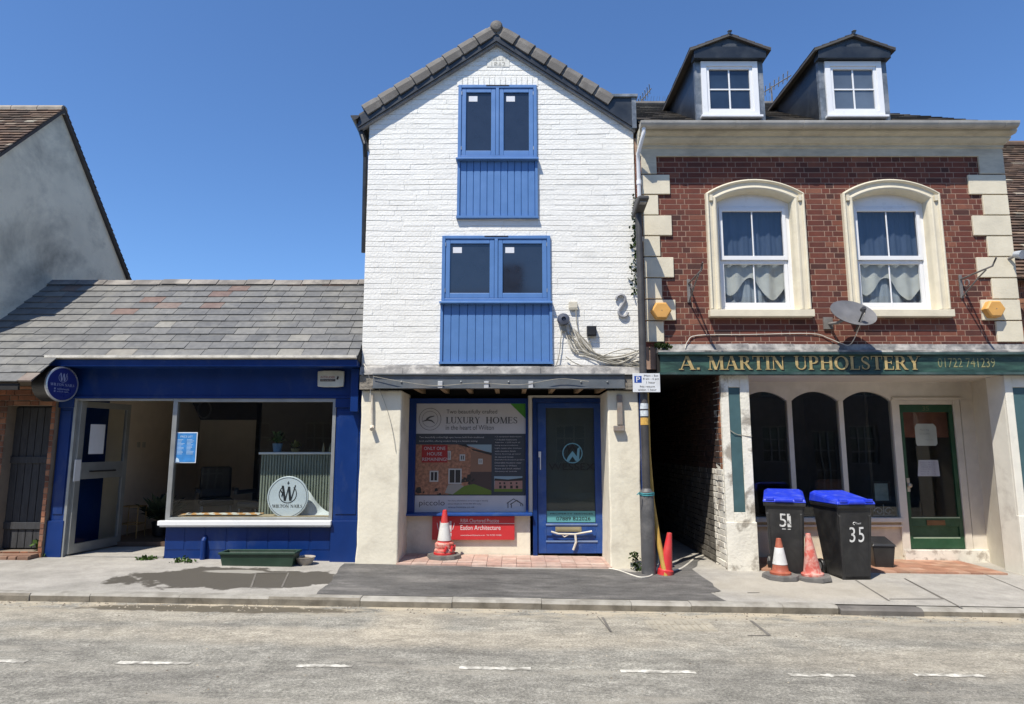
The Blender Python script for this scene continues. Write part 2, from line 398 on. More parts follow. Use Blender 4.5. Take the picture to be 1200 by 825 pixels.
M_sky_blue = mat('cornflower_blue_paint', (.088, .195, .425), rough=.38, var=.04, bump=.06, bscale=25)
M_navy = mat('royal_navy_paint', (.005, .029, .145), rough=.35, var=.10, vscale=2.5, bump=.15, bscale=30, spec=.3, dirt=(.06, .085, .16), dirtamt=.4, dscale=3.4, dthr=(.54, .74), stretch=(1, 1, .6))
M_door_blue = mat('scuffed_blue_gloss', (.012, .055, .23), rough=.4, var=.1, bump=.15, dirt=(.12, .17, .26), dirtamt=.4, dscale=3.5, dthr=(.52, .72))
M_upvc = mat('white_upvc', (.74, .745, .75), rough=.3, var=.02, bump=0)
M_gutter = mat('greyed_white_gutter', (.40, .38, .34), rough=.5, var=.15, vscale=3, bump=.1, dirt=(.17, .16, .14), dirtamt=.5, stretch=(1, 1, 1))
M_alu = mat('dull_aluminium', (.36, .37, .36), rough=.42, metal=.6, var=.08, bump=.05)
M_black = mat('black_plastic', (.014, .014, .015), rough=.4, var=.2, bump=.15, dirt=(.06, .058, .052), dirtamt=.3)
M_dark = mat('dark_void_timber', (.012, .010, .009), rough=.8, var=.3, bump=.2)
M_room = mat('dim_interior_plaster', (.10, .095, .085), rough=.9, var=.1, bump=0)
M_beige_wall = mat('beige_interior_wall', (.66, .57, .46), rough=.85, var=.04, bump=.05)
M_floor_in = mat('brown_floor_boards', (.10, .065, .045), rough=.5, var=.2, bump=.1)
M_green = mat('bottle_green_paint', (.012, .060, .027), rough=.4, var=.1, bump=.1, dirt=(.08, .15, .09), dirtamt=.25, dscale=4)
M_fascia_green = mat('faded_green_signboard', (.022, .050, .042), rough=.45, var=.22, vscale=5, bump=.15, dirt=(.07, .16, .12), dirtamt=.55, stretch=(1, 1, 5), dscale=3, dthr=(.45, .65))
M_teal = mat('grey_teal_paint', (.050, .105, .115), rough=.5, var=.1, bump=.15, dirt=(.5, .46, .4), dirtamt=.0)
M_gold = mat('gold_leaf_lettering', (.42, .32, .14), rough=.5, var=.22, vscale=18, bump=.1, dirt=(.2, .16, .08), dirtamt=.4, dscale=9)
M_glass_dark = mat('dark_reflective_glass', (.018, .025, .040), rough=.03, var=.1, bump=0, spec=.9)
M_glass_shop = glass('shop_glass', 1.5, (.9, .92, .91))
M_glass_clear = glass('sash_glass', 1.5, (.9, .92, .92))
M_paper = mat('white_paper', (.62, .64, .68), rough=.7, var=.03, bump=0)
M_orange = mat('faded_orange_alarm_plastic', (.62, .33, .085), rough=.5, var=.08, bump=.1, dirt=(.4, .24, .1), dirtamt=.35)
M_iron = mat('galvanised_grey_iron', (.20, .19, .18), rough=.6, metal=.3, var=.25, bump=.3, dirt=(.10, .05, .03), dirtamt=.4, dscale=9)
M_cable = mat('old_grey_cable', (.30, .28, .23), rough=.6, var=.2, bump=.1)
M_cable_w = mat('white_cable', (.58, .55, .48), rough=.6, var=.15, bump=.1)
M_timber = mat('bare_softwood', (.30, .21, .12), rough=.8, var=.2, bump=.2, stretch=(6, 1, 1))
M_red = mat('signal_red_plastic', (.55, .030, .034), rough=.45, var=.1, bump=.1, dirt=(.42, .13, .09), dirtamt=.4, dscale=7)
M_red_worn = mat('worn_pinkish_red_plastic', (.50, .10, .075), rough=.6, var=.15, bump=.2, dirt=(.58, .36, .30), dirtamt=.75, dscale=9, dthr=(.44, .56))
M_cone_brown = mat('dull_rust_red_plastic', (.34, .085, .045), rough=.55, var=.12, bump=.15, dirt=(.4, .2, .13), dirtamt=.4, dscale=9)
M_cone_white = mat('grubby_white_sleeve', (.62, .62, .60), rough=.5, var=.06, bump=.1, dirt=(.35, .33, .3), dirtamt=.4, dscale=8)
M_cone_base = mat('grey_recycled_rubber', (.11, .105, .10), rough=.85, var=.12, bump=.3, dirt=(.24, .22, .19), dirtamt=.5, dscale=8)
M_bin = mat('black_bin_plastic', (.018, .018, .019), rough=.42, var=.15, bump=.25, bscale=120, dirt=(.08, .078, .07), dirtamt=.35, dscale=3, dthr=(.45, .75))
M_lid = mat('bright_blue_lid', (.018, .045, .56), rough=.38, var=.06, bump=.1, dirt=(.2, .25, .6), dirtamt=.3, dscale=7)
M_decal = mat('white_number_decal', (.68, .68, .66), rough=.5, var=.05, bump=0, dirt=(.3, .3, .3), dirtamt=.4, dscale=20)
M_leaf = mat('weed_leaf', (.06, .11, .025), rough=.8, spec=.15, var=.3, bump=.1)
M_leaf_dark = mat('ivy_leaf', (.035, .055, .018), rough=.85, spec=.1, var=.3, bump=.1)
M_post = mat('dark_grey_lamp_post', (.045, .043, .043), rough=.55, var=.15, bump=.15, dirt=(.13, .12, .11), dirtamt=.4)
M_tile_pink = mat('pink_quarry_tile', (.42, .26, .21), rough=.6, var=.15, vscale=8, bump=.1, island=[(0, (.42, .27, .22)), (.6, (.46, .32, .265)), (1, (.50, .38, .32))], dirt=(.5, .42, .35), dirtamt=.4, dscale=3)
M_tile_red = mat('terracotta_quarry_tile', rough=.55, var=.15, bump=.1, island=[(0, (.30, .14, .09)), (.6, (.38, .20, .13)), (1, (.45, .28, .2))], dirt=(.25, .22, .16), dirtamt=.4, dscale=2)
def flat(name, c=(.5, .5, .5), rough=.55): return mat(name, c, rough=rough, var=.03, bump=0)

# ---------------------------------------------------------------- ground, road, kerb, pavement
def zs_(x): return -.016 * max(-14, min(14, x))
def ribbon(mb, xs, ys):                                        # ys: list of (Y, z above the slope)
    for i in range(len(xs) - 1):
        for j in range(len(ys) - 1):
            (ya, za), (yb, zb) = ys[j], ys[j + 1]; a, b = xs[i], xs[i + 1]
            mb.face([(a, ya, za + zs_(a)), (b, ya, za + zs_(b)), (b, yb, zb + zs_(b)), (a, yb, zb + zs_(a))])
XS = [-300, -60, -14, -7, 0, 7, 14, 60, 300]
def ground_material(name, kind):
    m = bpy.data.materials.new(name); m.use_nodes = True
    nt = m.node_tree; b = nt.nodes['Principled BSDF']; tc = N(nt, 'ShaderNodeTexCoord'); v = tc.outputs['Object']
    sx = N(nt, 'ShaderNodeSeparateXYZ'); nt.links.new(v, sx.inputs[0])
    def math_(op, a, b_, clamp=False):
        n = N(nt, 'ShaderNodeMath', operation=op, use_clamp=clamp)
        for i, q in enumerate((a, b_)):
            if isinstance(q, (int, float)): n.inputs[i].default_value = q
            else: nt.links.new(q, n.inputs[i])
        return n.outputs[0]
    def stretch(s):
        mp = N(nt, 'ShaderNodeMapping'); mp.inputs['Scale'].default_value = s; nt.links.new(v, mp.inputs[0]); return mp.outputs[0]
    def blob(cx, cy, rx, ry, edge=.35, nsc=3.0, amt=.7):       # ragged patch of its own shape
        a = math_('DIVIDE', math_('SUBTRACT', sx.outputs[0], cx), rx); c = math_('DIVIDE', math_('SUBTRACT', sx.outputs[1], cy), ry)
        d = math_('SQRT', math_('ADD', math_('MULTIPLY', a, a), math_('MULTIPLY', c, c)), 0)
        d = math_('ADD', d, math_('MULTIPLY', math_('SUBTRACT', noise(nt, v, nsc, 5, .6), .5), amt * 2))
        mr = N(nt, 'ShaderNodeMapRange', interpolation_type='SMOOTHSTEP'); mr.inputs[1].default_value = 1 + edge / 2; mr.inputs[2].default_value = 1 - edge / 2
        nt.links.new(d, mr.inputs[0]); return mr.outputs[0]
    if kind == 'road':
        mott = ramp(nt, noise(nt, stretch((.7, 1.3, 1)), 5.5, 6, .72), [(.32, (.66,) * 3), (.5, (.97,) * 3), (.68, (1.36,) * 3)])
        pale = ramp(nt, noise(nt, stretch((.35, 1.5, 1)), 2.1, 7, .7), [(.53, (0,) * 3), (.66, (1,) * 3)])
        c = ramp(nt, noise(nt, stretch((.5, 1.4, 1)), 1.1, 7, .65), [(.3, (.20, .19, .165)), (.5, (.262, .25, .215)), (.7, (.32, .305, .26))])
        sp = ramp(nt, noise(nt, v, 48, 4, .85), [(.33, (.46,) * 3), (.5, (.98,) * 3), (.67, (1.6,) * 3)])
        c = mixc(nt, 1, c, sp, 'MULTIPLY')
        c = mixc(nt, 1, c, mott, 'MULTIPLY'); c = mixc(nt, math_('MULTIPLY', pale, .75), c, (.36, .335, .28))
        sp2 = ramp(nt, noise(nt, v, 210, 2, .7), [(.35, (.65,) * 3), (.65, (1.35,) * 3)])
        c = mixc(nt, .8, c, sp2, 'MULTIPLY')
        dust = (.42, .375, .295)
        for (cx, cy, rx, ry, am) in ((-1.0, 5.75, 3.0, .26, .6), (-.95, 6.1, .35, .5, .7), (3.6, 5.35, 1.6, .35, .45), (1.4, 6.2, 1.8, .3, .35), (-4.6, 6.3, 2.2, .22, .4), (4.8, 6.1, 2.6, .2, .25)):
            f = math_('MULTIPLY', blob(cx, cy, rx, ry, .9, 2.2, .6), am)
            c = mixc(nt, f, c, mixc(nt, .8, mixc(nt, .8, dust, sp, 'MULTIPLY'), mott, 'MULTIPLY'))
        gut = N(nt, 'ShaderNodeMapRange'); gut.inputs[1].default_value = 6.35; gut.inputs[2].default_value = 6.7; nt.links.new(sx.outputs[1], gut.inputs[0])
        g2 = ramp(nt, noise(nt, stretch((.8, 2, 1)), 3, 6, .7), [(.42, (0, 0, 0)), (.55, (1, 1, 1))])
        c = mixc(nt, math_('MULTIPLY', gut.outputs[0], g2), c, (.46, .40, .30))
        cr = blob(-2.9, 6.60, 1.3, .13, .3, 5, .6)
        c = mixc(nt, math_('MULTIPLY', cr, .9), c, (.10, .085, .06))
        rough = .85; h = noise(nt, v, 95, 4, .8); bd = .012
    elif kind == 'pavement':
        c = ramp(nt, noise(nt, stretch((.6, 1, 1)), 1.3, 6, .6), [(.3, (.30, .285, .255)), (.55, (.37, .35, .315)), (.75, (.42, .40, .355))])
        sp = ramp(nt, noise(nt, v, 120, 3, .7), [(.3, (.72,) * 3), (.7, (1.25,) * 3)])
        c = mixc(nt, 1, c, sp, 'MULTIPLY')
        c = mixc(nt, 1, c, ramp(nt, noise(nt, v, 4.5, 6, .7), [(.3, (.8,) * 3), (.7, (1.14,) * 3)]), 'MULTIPLY')
        c = mixc(nt, math_('MULTIPLY', blob(-3.2, 7.62, 1.25, .50, .10, 1.9, .85), .95), c, (.070, .062, .050))   # spilt water drying
        c = mixc(nt, math_('MULTIPLY', blob(-3.25, 7.95, .35, .09, .3, 4, .6), .8), c, (.33, .315, .28))
        c = mixc(nt, math_('MULTIPLY', blob(3.2, 7.6, 1.2, .5, .8, 2, .5), .35), c, (.42, .37, .28))
        rough = .8; h = noise(nt, v, 60, 4, .7); bd = .006
    else:
        c = ramp(nt, noise(nt, stretch((.7, 1.5, 1)), 1.6, 6, .65), [(.3, (.075, .073, .070)), (.55, (.115, .11, .104)), (.75, (.20, .19, .175))])
        sp = ramp(nt, noise(nt, v, 110, 3, .75), [(.3, (.45,) * 3), (.7, (1.6,) * 3)])
        c = mixc(nt, 1, c, sp, 'MULTIPLY'); c = mixc(nt, 1, c, ramp(nt, noise(nt, stretch((.6, 1.6, 1)), 6, 6, .7), [(.3, (.7,) * 3), (.7, (1.35,) * 3)]), 'MULTIPLY'); rough = .85; h = noise(nt, v, 100, 4, .8); bd = .008
    nt.links.new(c, b.inputs['Base Color']); b.inputs['Roughness'].default_value = rough
    b.inputs['Specular IOR Level'].default_value = .3
    bp = N(nt, 'ShaderNodeBump'); bp.inputs['Strength'].default_value = .7; bp.inputs['Distance'].default_value = bd
    nt.links.new(h, bp.inputs['Height']); nt.links.new(bp.outputs[0], b.inputs['Normal'])
    return m
M_road = ground_material('dusty_worn_asphalt', 'road'); M_pave = ground_material('pale_concrete_paving', 'pavement'); M_patch = ground_material('dark_asphalt_patch', 'patch')
M_kerb = mat('grey_kerb_stone', rough=.85, var=.12, bump=.4, bscale=50, island=[(0, (.30, .285, .25)), (1, (.35, .33, .29))], dirt=(.15, .135, .11), dirtamt=.6, dscale=4, dthr=(.45, .65))
YK = 6.79
g = MB(); g.box(-600, 600, -600, 600, -1.5, -.6); g.build('ground', mat('earth', (.16, .14, .10), rough=.95), kind='structure')
r = MB(); ribbon(r, XS, [(-1.1, -.035), (2.5, .0), (YK + .002, -.035)]); r.build('road', M_road, kind='structure')
p = MB(); ribbon(p, XS, [(-3.2, .07), (-1.22, .05)]); ribbon(p, XS, [(-1.1, -.3), (-1.1, -.035)])
p.build('far_pavement', M_pave, kind='structure')
kf = MB()
for i in range(-7, 8): kf.box(i * 2 - 1, i * 2 + .99, -1.22, -1.1, -.3, .055 + zs_(i * 2))
kf.build('far_kerb', M_kerb, kind='structure', bev=.01)
p = MB(); ribbon(p, XS, [(YK + .12, .04), (8.5, .07), (40, .07)])
p.build('pavement', M_pave, kind='structure')
k = MB(); rk = random.Random(3); x = -13.0
while x < 13:
    L = rk.choice([.9, .92, .6, .9]); e = x + L - .005
    if 4.0 < x < 4.9: dz = -.012
    else: dz = rk.uniform(-.006, .006)
    if x < 3.28 < e: e = 3.27; L = 3.28 - x
    if 3.27 < x < 4.10: x = 4.12; continue
    dy = rk.uniform(-.008, .008)
    a, b_ = zs_(x), zs_(e)
    A = [(YK + dy, -.3), (YK + dy, .02 + dz), (YK + dy + .02, .042 + dz), (YK + .13, .044 + dz), (YK + .13, -.3)]
    k.hexa([(x, y, z + a) for y, z in A][::-1], [(e, y, z + b_) for y, z in A][::-1]); x += L
for i, f in enumerate(k.f):                                   # road-side faces: grime, plus shade painted in as a darker base
    if max(k.v[j][1] for j in f) < YK + .015: k.m[i] = 1
k.build('kerb', [M_kerb, mat('shaded_grimy_kerb_face', (.19, .17, .135), rough=.9, var=.25, vscale=5, bump=.4, dirt=(.07, .06, .045), dirtamt=.7, dscale=4)], kind='structure')
kd = MB(); a, b_ = zs_(3.3), zs_(4.1)
A = [(YK - .02, -.3), (YK - .02, .01), (YK, .025), (YK + .128, .03), (YK + .128, -.3)]
kd.hexa([(3.285, y, z + a) for y, z in A][::-1], [(4.11, y, z + b_) for y, z in A][::-1])
kd.build('kerb', mat('dark_kerb_stone', (.12, .11, .10), rough=.8, bump=.4, dirt=(.25, .23, .2), dirtamt=.5), kind='structure')
# dark asphalt reinstatement with ragged ends, laid on the pavement
def px_on(u, v, z0=.06): q = hit(u, v, z0); return q
pts = [(367, 697), (384, 684), (402, 662), (470, 660), (600, 668), (712, 668), (745, 672), (786, 668), (800, 655), (826, 652), (812, 668), (845, 692), (833, 694), (872, 712), (760, 707), (560, 700)]
P3 = [hit(u, v, .06) for u, v in pts]
def pave_z(x, y): return (.04 + .03 * (y - YK - .12) / (8.5 - YK - .12) if y < 8.5 else .07) + zs_(x)
rp = MB(); ring = []
for i, q in enumerate(P3):                                     # fan from a middle point keeps it on the gentle slope
    n_ = P3[(i + 1) % len(P3)]
    for s in range(6):
        t = s / 6; x_, y_ = q.x + (n_.x - q.x) * t + rk.uniform(-.02, .02), q.y + (n_.y - q.y) * t + rk.uniform(-.02, .02)
        ring.append((x_, max(y_, YK + .135)))
rp.raw([(a, c, pave_z(a, c) + .006) for a, c in ring], [tuple(range(len(ring)))[::-1]])
rp.build('asphalt_patch', M_patch, kind='structure')
# worn centre dashes
dm = MB(); M_line = mat('worn_white_road_paint', (.62, .60, .53), rough=.8, var=.1, bump=.3, dirt=(.25, .235, .20), dirtamt=.95, dscale=9, dthr=(.42, .58))
for (u0, u1, v) in ((-45, 32, 773.5), (138, 223, 776), (348, 413, 779.5), (538, 622, 782), (727, 815, 786), (925, 1002, 790.5), (1072, 1153, 790.5)):
    a, b_ = hit(u0, v, -.015), hit(u1, v + (u1 - u0) * .013, -.015); n = 18
    up, dn = [], []
    for i in range(n + 1):
        t = i / n; x_ = a.x + (b_.x - a.x) * t; y_ = a.y + (b_.y - a.y) * t
        zr = -.035 * abs(y_ - 2.5) / 4.29 + zs_(x_) + .004
        up.append((x_, y_ + .028 + rk.uniform(-.008, .008), zr)); dn.append((x_, y_ - .028 + rk.uniform(-.01, .01), zr))
    for i in range(n): dm.face([dn[i], dn[i + 1], up[i + 1], up[i]])
dm.build('road_marking', M_line, kind='structure')
# covers and trench lines
def quad_on(mb, pts, lift, z0): mb.face([(q.x, q.y, q.z + lift) for q in (hit(u, v, z0) for u, v in pts)][::-1])
M_groove = mat('dark_joint', (.15, .138, .12), rough=.9)
def strip(mb, u0, v0, u1, v1, w_, pav=True):
    a, b_ = hit(u0, v0, .055 if pav else -.028), hit(u1, v1, .055 if pav else -.028); d = (b_ - a).normalized(); n_ = Vector((-d.y, d.x, 0)) * w_ / 2
    f = (lambda q: (q.x, q.y, (pave_z(q.x, q.y) if pav else -.035 * abs(q.y - 2.5) / 4.29 + zs_(q.x)) + .004))
    mb.face([f(a - n_), f(b_ - n_), f(b_ + n_), f(a + n_)])
jn = MB()
for s_ in ((998, 678, 1042, 703, .02), (1042, 701, 1105, 701, .02), (1105, 701, 1060, 679, .02), (1060, 679, 1128, 711, .018), (1150, 673, 1200, 692, .015), (300, 672, 338, 672, .02), (338, 672, 330, 688, .02), (330, 688, 294, 688, .02), (294, 688, 300, 672, .02), (876, 694, 890, 694, .02)): strip(jn, *s_)
for s_ in ((880, 727, 902, 745, .03), (876, 745, 902, 745, .02), (706, 723, 716, 741, .025), (716, 741, 700, 722, .01)): strip(jn, *s_, pav=False)
jn.build('paving_joint', M_groove, kind='structure')
dc = thing('drain_cover', 'worn dusty iron drain cover set in the road opposite the dark passage', 'drain cover', tuple(hit(797, 733, -.03)))
c_ = MB(); q0 = hit(797, 733, -.028); zr = -.035 * abs(q0.y - 2.5) / 4.29 + zs_(q0.x)
c_.box(q0.x - .30, q0.x + .30, q0.y - .17, q0.y + .17, zr - .02, zr + .005)
for i in range(9): c_.box(q0.x - .27 + i * .062, q0.x - .235 + i * .062, q0.y - .14, q0.y - .01, zr + .005, zr + .011); c_.box(q0.x - .27 + i * .062, q0.x - .235 + i * .062, q0.y + .02, q0.y + .14, zr + .005, zr + .011)
c_.build('grate', mat('dusty_cast_iron', (.33, .30, .24), rough=.8, var=.15, bump=.3), dc)
ws = MB(); ws.box(-1.74 + .0, -1.70, YK - .23, YK - .19, -.02, .0)   # a scrap of litter in the gutter
q0 = hit(141, 703, -.03); sc_ = MB(); sc_.raw([(q0.x - .035, q0.y, q0.z), (q0.x + .03, q0.y - .02, q0.z + .002), (q0.x + .04, q0.y + .02, q0.z + .02), (q0.x - .03, q0.y + .03, q0.z + .012),
    (q0.x - .035, q0.y, q0.z + .004), (q0.x + .03, q0.y - .02, q0.z + .006), (q0.x + .04, q0.y + .02, q0.z + .024), (q0.x - .03, q0.y + .03, q0.z + .016)], [(3, 2, 1, 0), (4, 5, 6, 7), (0, 1, 5, 4), (1, 2, 6, 5), (2, 3, 7, 6), (3, 0, 4, 7)])
sc_.build('litter_scrap', M_paper, origin=tuple(q0), label='small crumpled white scrap of litter in the gutter by the kerb', cat='litter')
# grit and small stones along the gutter
gs = MB()
for i in range(900):
    x_ = rk.uniform(-6.5, 6.5); y_ = YK - abs(rk.gauss(0, .13)) - .01; s = rk.uniform(.003, .011)
    if rk.random() < .3: y_ = rk.uniform(4.3, 6.7); s *= .8
    z_ = -.035 * abs(y_ - 2.5) / 4.29 + zs_(x_)
    gs.raw([(x_ - s, y_ - s, z_), (x_ + s, y_ - s * .7, z_), (x_ + s * .8, y_ + s, z_), (x_ - s, y_ + s * .8, z_), (x_, y_, z_ + s * 1.1)], [(0, 1, 4), (1, 2, 4), (2, 3, 4), (3, 0, 4)])
gs.build('gutter_grit', mat('grit', rough=.9, island=[(0, (.12, .10, .08)), (1, (.42, .37, .28))]), kind='stuff', label='loose grit and small stones along the kerb gutter', cat='grit')

# ================================================================ slate roofed shop (blue)
SH = thing('slate_roofed_shop', 'low shop with long grey slate roof and royal blue shopfront, door standing open', 'shop', (-4.3, 8.65, .14))
GY, GZ = 8.30, 2.72                                            # eave line of the roof plane
S = .85; SL = math.sqrt(1 + S * S)
def zroof(y): return GZ + S * (y - GY)
YR, ZR = 9.97, zroof(9.97); XL, XR = -7.24, -1.995
YE = 7.875
uS, sS = (1, 0, 0), (0, 1, S)
rt = MB(); rnd = random.Random(11)
tiles(rt, (XL, GY, GZ), uS, sS, XR - XL, (YR - GY) * SL, .29, .185, th=.009, jit=.005, rnd=rnd, rag=.012, wj=.22)
XG = -6.02                                                     # roof runs lower left of the shopfront
tiles(rt, (XL - 1.5, YE, zroof(YE)), uS, sS, XG + .16 - XL + 1.5, (GY - YE) * SL, .29, .185, th=.009, jit=.005, rnd=rnd, wj=.22)
roof = rt.build('roof', M_slate, SH)
bd_ = MB(); bd_.face([(XL - .05, YE + .02, zroof(YE + .02) - .03), (XG - .01, YE + .02, zroof(YE + .02) - .03), (XG - .01, YR, ZR - .03), (XL - .05, YR, ZR - .03)])
bd_.face([(XG - .01, GY + .01, zroof(GY + .01) - .03), (XR, GY + .01, zroof(GY + .01) - .03), (XR, YR, ZR - .03), (XG - .01, YR, ZR - .03)])
bd_.face([(XR, YR, ZR - .005), (XR, YR + 3.2, 1.4), (XL, YR + 3.2, 1.4), (XL, YR, ZR - .005)][::-1])
bd_.face([(XR, GY + .01, GZ - .03), (XR, YR, ZR - .03), (XR, YR + 3.2, 1.4)])
bd_.build('roof_boarding', M_dark, SH)
x = XL
while x < XR - .1:                                             # ridge pieces
    L = min(.44, XR - x); m_ = MB(); z_ = ZR + .028 + rnd.uniform(-.008, .008)
    m_.hexa([(x, YR - .13, z_ - .10), (x, YR - .02, z_), (x, YR + .02, z_), (x, YR + .13, z_ - .10), (x, YR, z_ - .03)],
            [(x + L - .012, YR - .13, z_ - .10), (x + L - .012, YR - .02, z_), (x + L - .012, YR + .02, z_), (x + L - .012, YR + .13, z_ - .10), (x + L - .012, YR, z_ - .03)])
    m_.build('ridge_tile', mat('lichened_ridge_tile', (.17, .155, .14), rough=.8, var=.3, vscale=2.5, bump=.4, dirt=(.38, .35, .30), dirtamt=.6, dscale=3), roof); x += L
FY = 8.63                                                      # plane of the shopfront
q = MB(); q.prism([(GY - .03, GZ - .015), (GY + .03, GZ - .03), (GY + .03, GZ + .0), (GY - .03, GZ + .018)], 'x', XG, XR - .01)
q.build('eaves_strip', mat('chipped_white_eaves_paint', (.62, .59, .52), rough=.7, var=.12, bump=.4, dirt=(.2, .19, .17), dirtamt=.6, dscale=5), SH)
q = MB(); q.box(XG, XR - .01, GY + .02, FY, GZ - .12, GZ - .035); q.build('soffit', M_navy, SH)
xa, xb, zf, _ = Rc(62, 420, 425, 467, FY)
DX0, DX1, WX1 = -5.80, -4.50, -2.33
ZF = W(300, 467, FY).z
q = MB(); q.box(-6.0, -2.0, FY, FY + .1, ZF, GZ - .03); q.box(-6.0, -2.0, FY - .025, FY, ZF + .46, ZF + .50); q.box(-6.0, -2.0, FY - .02, FY, ZF - .0, ZF + .03)
q.build('fascia_board', M_navy, SH, bev=.004)
gz0 = lambda x: .07 + zs_(x)
for (a, b_, nm) in ((-6.0, -5.81, 0), (-2.33, -2.0, 1)):
    q = MB(); q.box(a, b_, FY + .01, FY + .12, gz0(a) - .1, ZF); q.box(a - .012, b_ + (.012 if not nm else 0), FY - .02, FY + .01, gz0(a) - .1, .62); q.box(a - .012, b_, FY - .018, FY + .01, ZF - .12, ZF - .003)
    q.box(a + .03, b_ - .03, FY, FY + .01, .70, ZF - .16)
    q.build('pilaster', M_navy, SH, bev=.004)
q = MB(); q.box(-4.50, -2.335, FY + .04, FY + .16, gz0(-3) - .12, .60)
for i in range(8): q.box(-4.49 + i * .27, -4.25 + i * .27, FY + .035, FY + .04, .25, .57)
q.build('stall_riser', M_navy, SH, bev=.004)
q = MB(); q.box(-2.12, -2.02, FY - .12, FY - .02, ZF - .18, GZ - .13); q.build('boxed_pipe', M_navy, SH, bev=.005)
q = MB(); q.tube([(-3.98, FY - .0, gz0(-4) - .02), (-3.98, FY - .0, .37), (-3.98, FY + .05, .41)], .033, 10); q.build('overflow_pipe', M_navy, SH)
# window
wn = MB()
for (a, b_, c, d) in ((-4.50, -4.44, .60, ZF), (-2.38, -2.335, .60, ZF), (-4.44, -2.38, ZF - .045, ZF), (-4.44, -2.38, .60, .66)): wn.box(a, b_, FY + .0, FY + .07, c, d)
wn = wn.build('shop_window', M_alu, SH, bev=.003)
q = MB(); q.box(-4.43, -2.39, FY + .035, FY + .041, .66, ZF - .045); q.build('pane', M_glass_shop, wn)
q = MB(); q.box(-4.56, -2.33, FY - .07, FY + .0, .565, .625); q.box(-4.54, -2.34, FY - .05, FY - .0, .545, .565); q.build('sill', M_upvc, wn, bev=.006)
# open door, hinged on the left pilaster and swung into the shop
dth = math.atan2(.78, .15); hx, hy = -5.78, FY + .04
def dmap(s, z, d): return (hx + cos(dth) * s + sin(dth) * d, hy + sin(dth) * s - cos(dth) * d, z)
def dbox(mb, s0, s1, d0, d1, z0, z1):
    mb.hexa([dmap(s0, z0, d0), dmap(s1, z0, d0), dmap(s1, z0, d1), dmap(s0, z0, d1)], [dmap(s0, z1, d0), dmap(s1, z1, d0), dmap(s1, z1, d1), dmap(s0, z1, d1)])
dr = MB(); z0d = gz0(-5.7) + .03
for a in ((0, .085, z0d, ZF - .03), (.80, .87, z0d, ZF - .03), (.085, .80, ZF - .11, ZF - .03), (.085, .80, z0d, z0d + .12), (.085, .80, 1.14, 1.36)): dbox(dr, a[0], a[1], 0, .045, a[2], a[3])
dr = dr.build('door', M_alu, SH, bev=.003)
q = MB(); dbox(q, .085, .80, .018, .024, z0d + .12, 1.14); dbox(q, .085, .80, .018, .024, 1.36, ZF - .11); q.build('pane', M_glass_shop, dr)
q = MB(); q.tube([dmap(.22, 1.24, .05), dmap(.22, 1.24, .09), dmap(.62, 1.24, .09), dmap(.62, 1.24, .05)], .011, 8); q.build('pull_handle', M_black, dr)
q = MB()
for a, b_ in ((.0, .07),): dbox(q, -.03, .06, .045, .06, 1.12, 1.40)
q.build('door_closer_plate', mat('bright_alu', (.6, .6, .6), rough=.4, var=.05, bump=0), dr)
fr = MB(); fr.box(-5.81, -5.775, FY - .01, FY + .1, gz0(-5.8), ZF); fr.box(-5.775, -4.505, FY + .0, FY + .1, ZF - .028, ZF - .001); fr.build('door_frame', M_alu, SH, bev=.002)
q = MB(); q.box(-5.81, -4.5, FY + .02, 9.45, -.1, gz0(-5) + .02); q.build('threshold', M_pave, SH)
# interior
q = MB(); Zc, Yb2 = 2.5, 12.4
q.box(-5.97, -5.93, 9.56, Yb2, .05, Zc); q.box(-5.93, -2.0, Yb2, Yb2 + .1, .05, Zc); q.box(-2.1, -2.02, FY + .12, Yb2, .05, Zc); q.box(-5.93, -2.0, FY + .10, Yb2, Zc, Zc + .05)
q.build('interior_wall', M_beige_wall, SH)
q = MB(); q.box(-5.96, -5.92, FY + .1, 9.56, 0, Zc); q.box(-5.92, -5.5, 9.54, 9.57, 0, .0001 + .06); q.build('side_lining', M_navy, SH)
q = MB(); q.box(-5.93, -2.1, 9.46, Yb2, .05, gz0(-4) + .10); q.box(-4.5, -2.1, FY + .17, 9.46, .05, gz0(-4) + .10); q.build('interior_floor', M_floor_in, SH)
q = MB(); q.box(-4.0, -3.92, 10.2, Yb2, .2, Zc); q.box(-4.0, -2.1, 10.2, 10.26, .2, Zc); q.build('partition', mat('dark_partition', (.05, .043, .038), rough=.8), SH)
q = MB(); q.box(-6.02, -5.98, FY + .12, 12, 0, 2.6); q.box(-7.2, -5.98, 12.4, 12.5, 0, 3); q.build('side_wall', M_old_brick, SH)
for zz, yy in ((1.55, 10.35), (1.55, 10.5), (.62, 9.95)):
    q = MB(); q.box(-5.93, -5.92, yy, yy + .085, zz, zz + .085); q.build('wall_socket', mat('ivory_socket', (.4, .38, .33), rough=.5), SH)
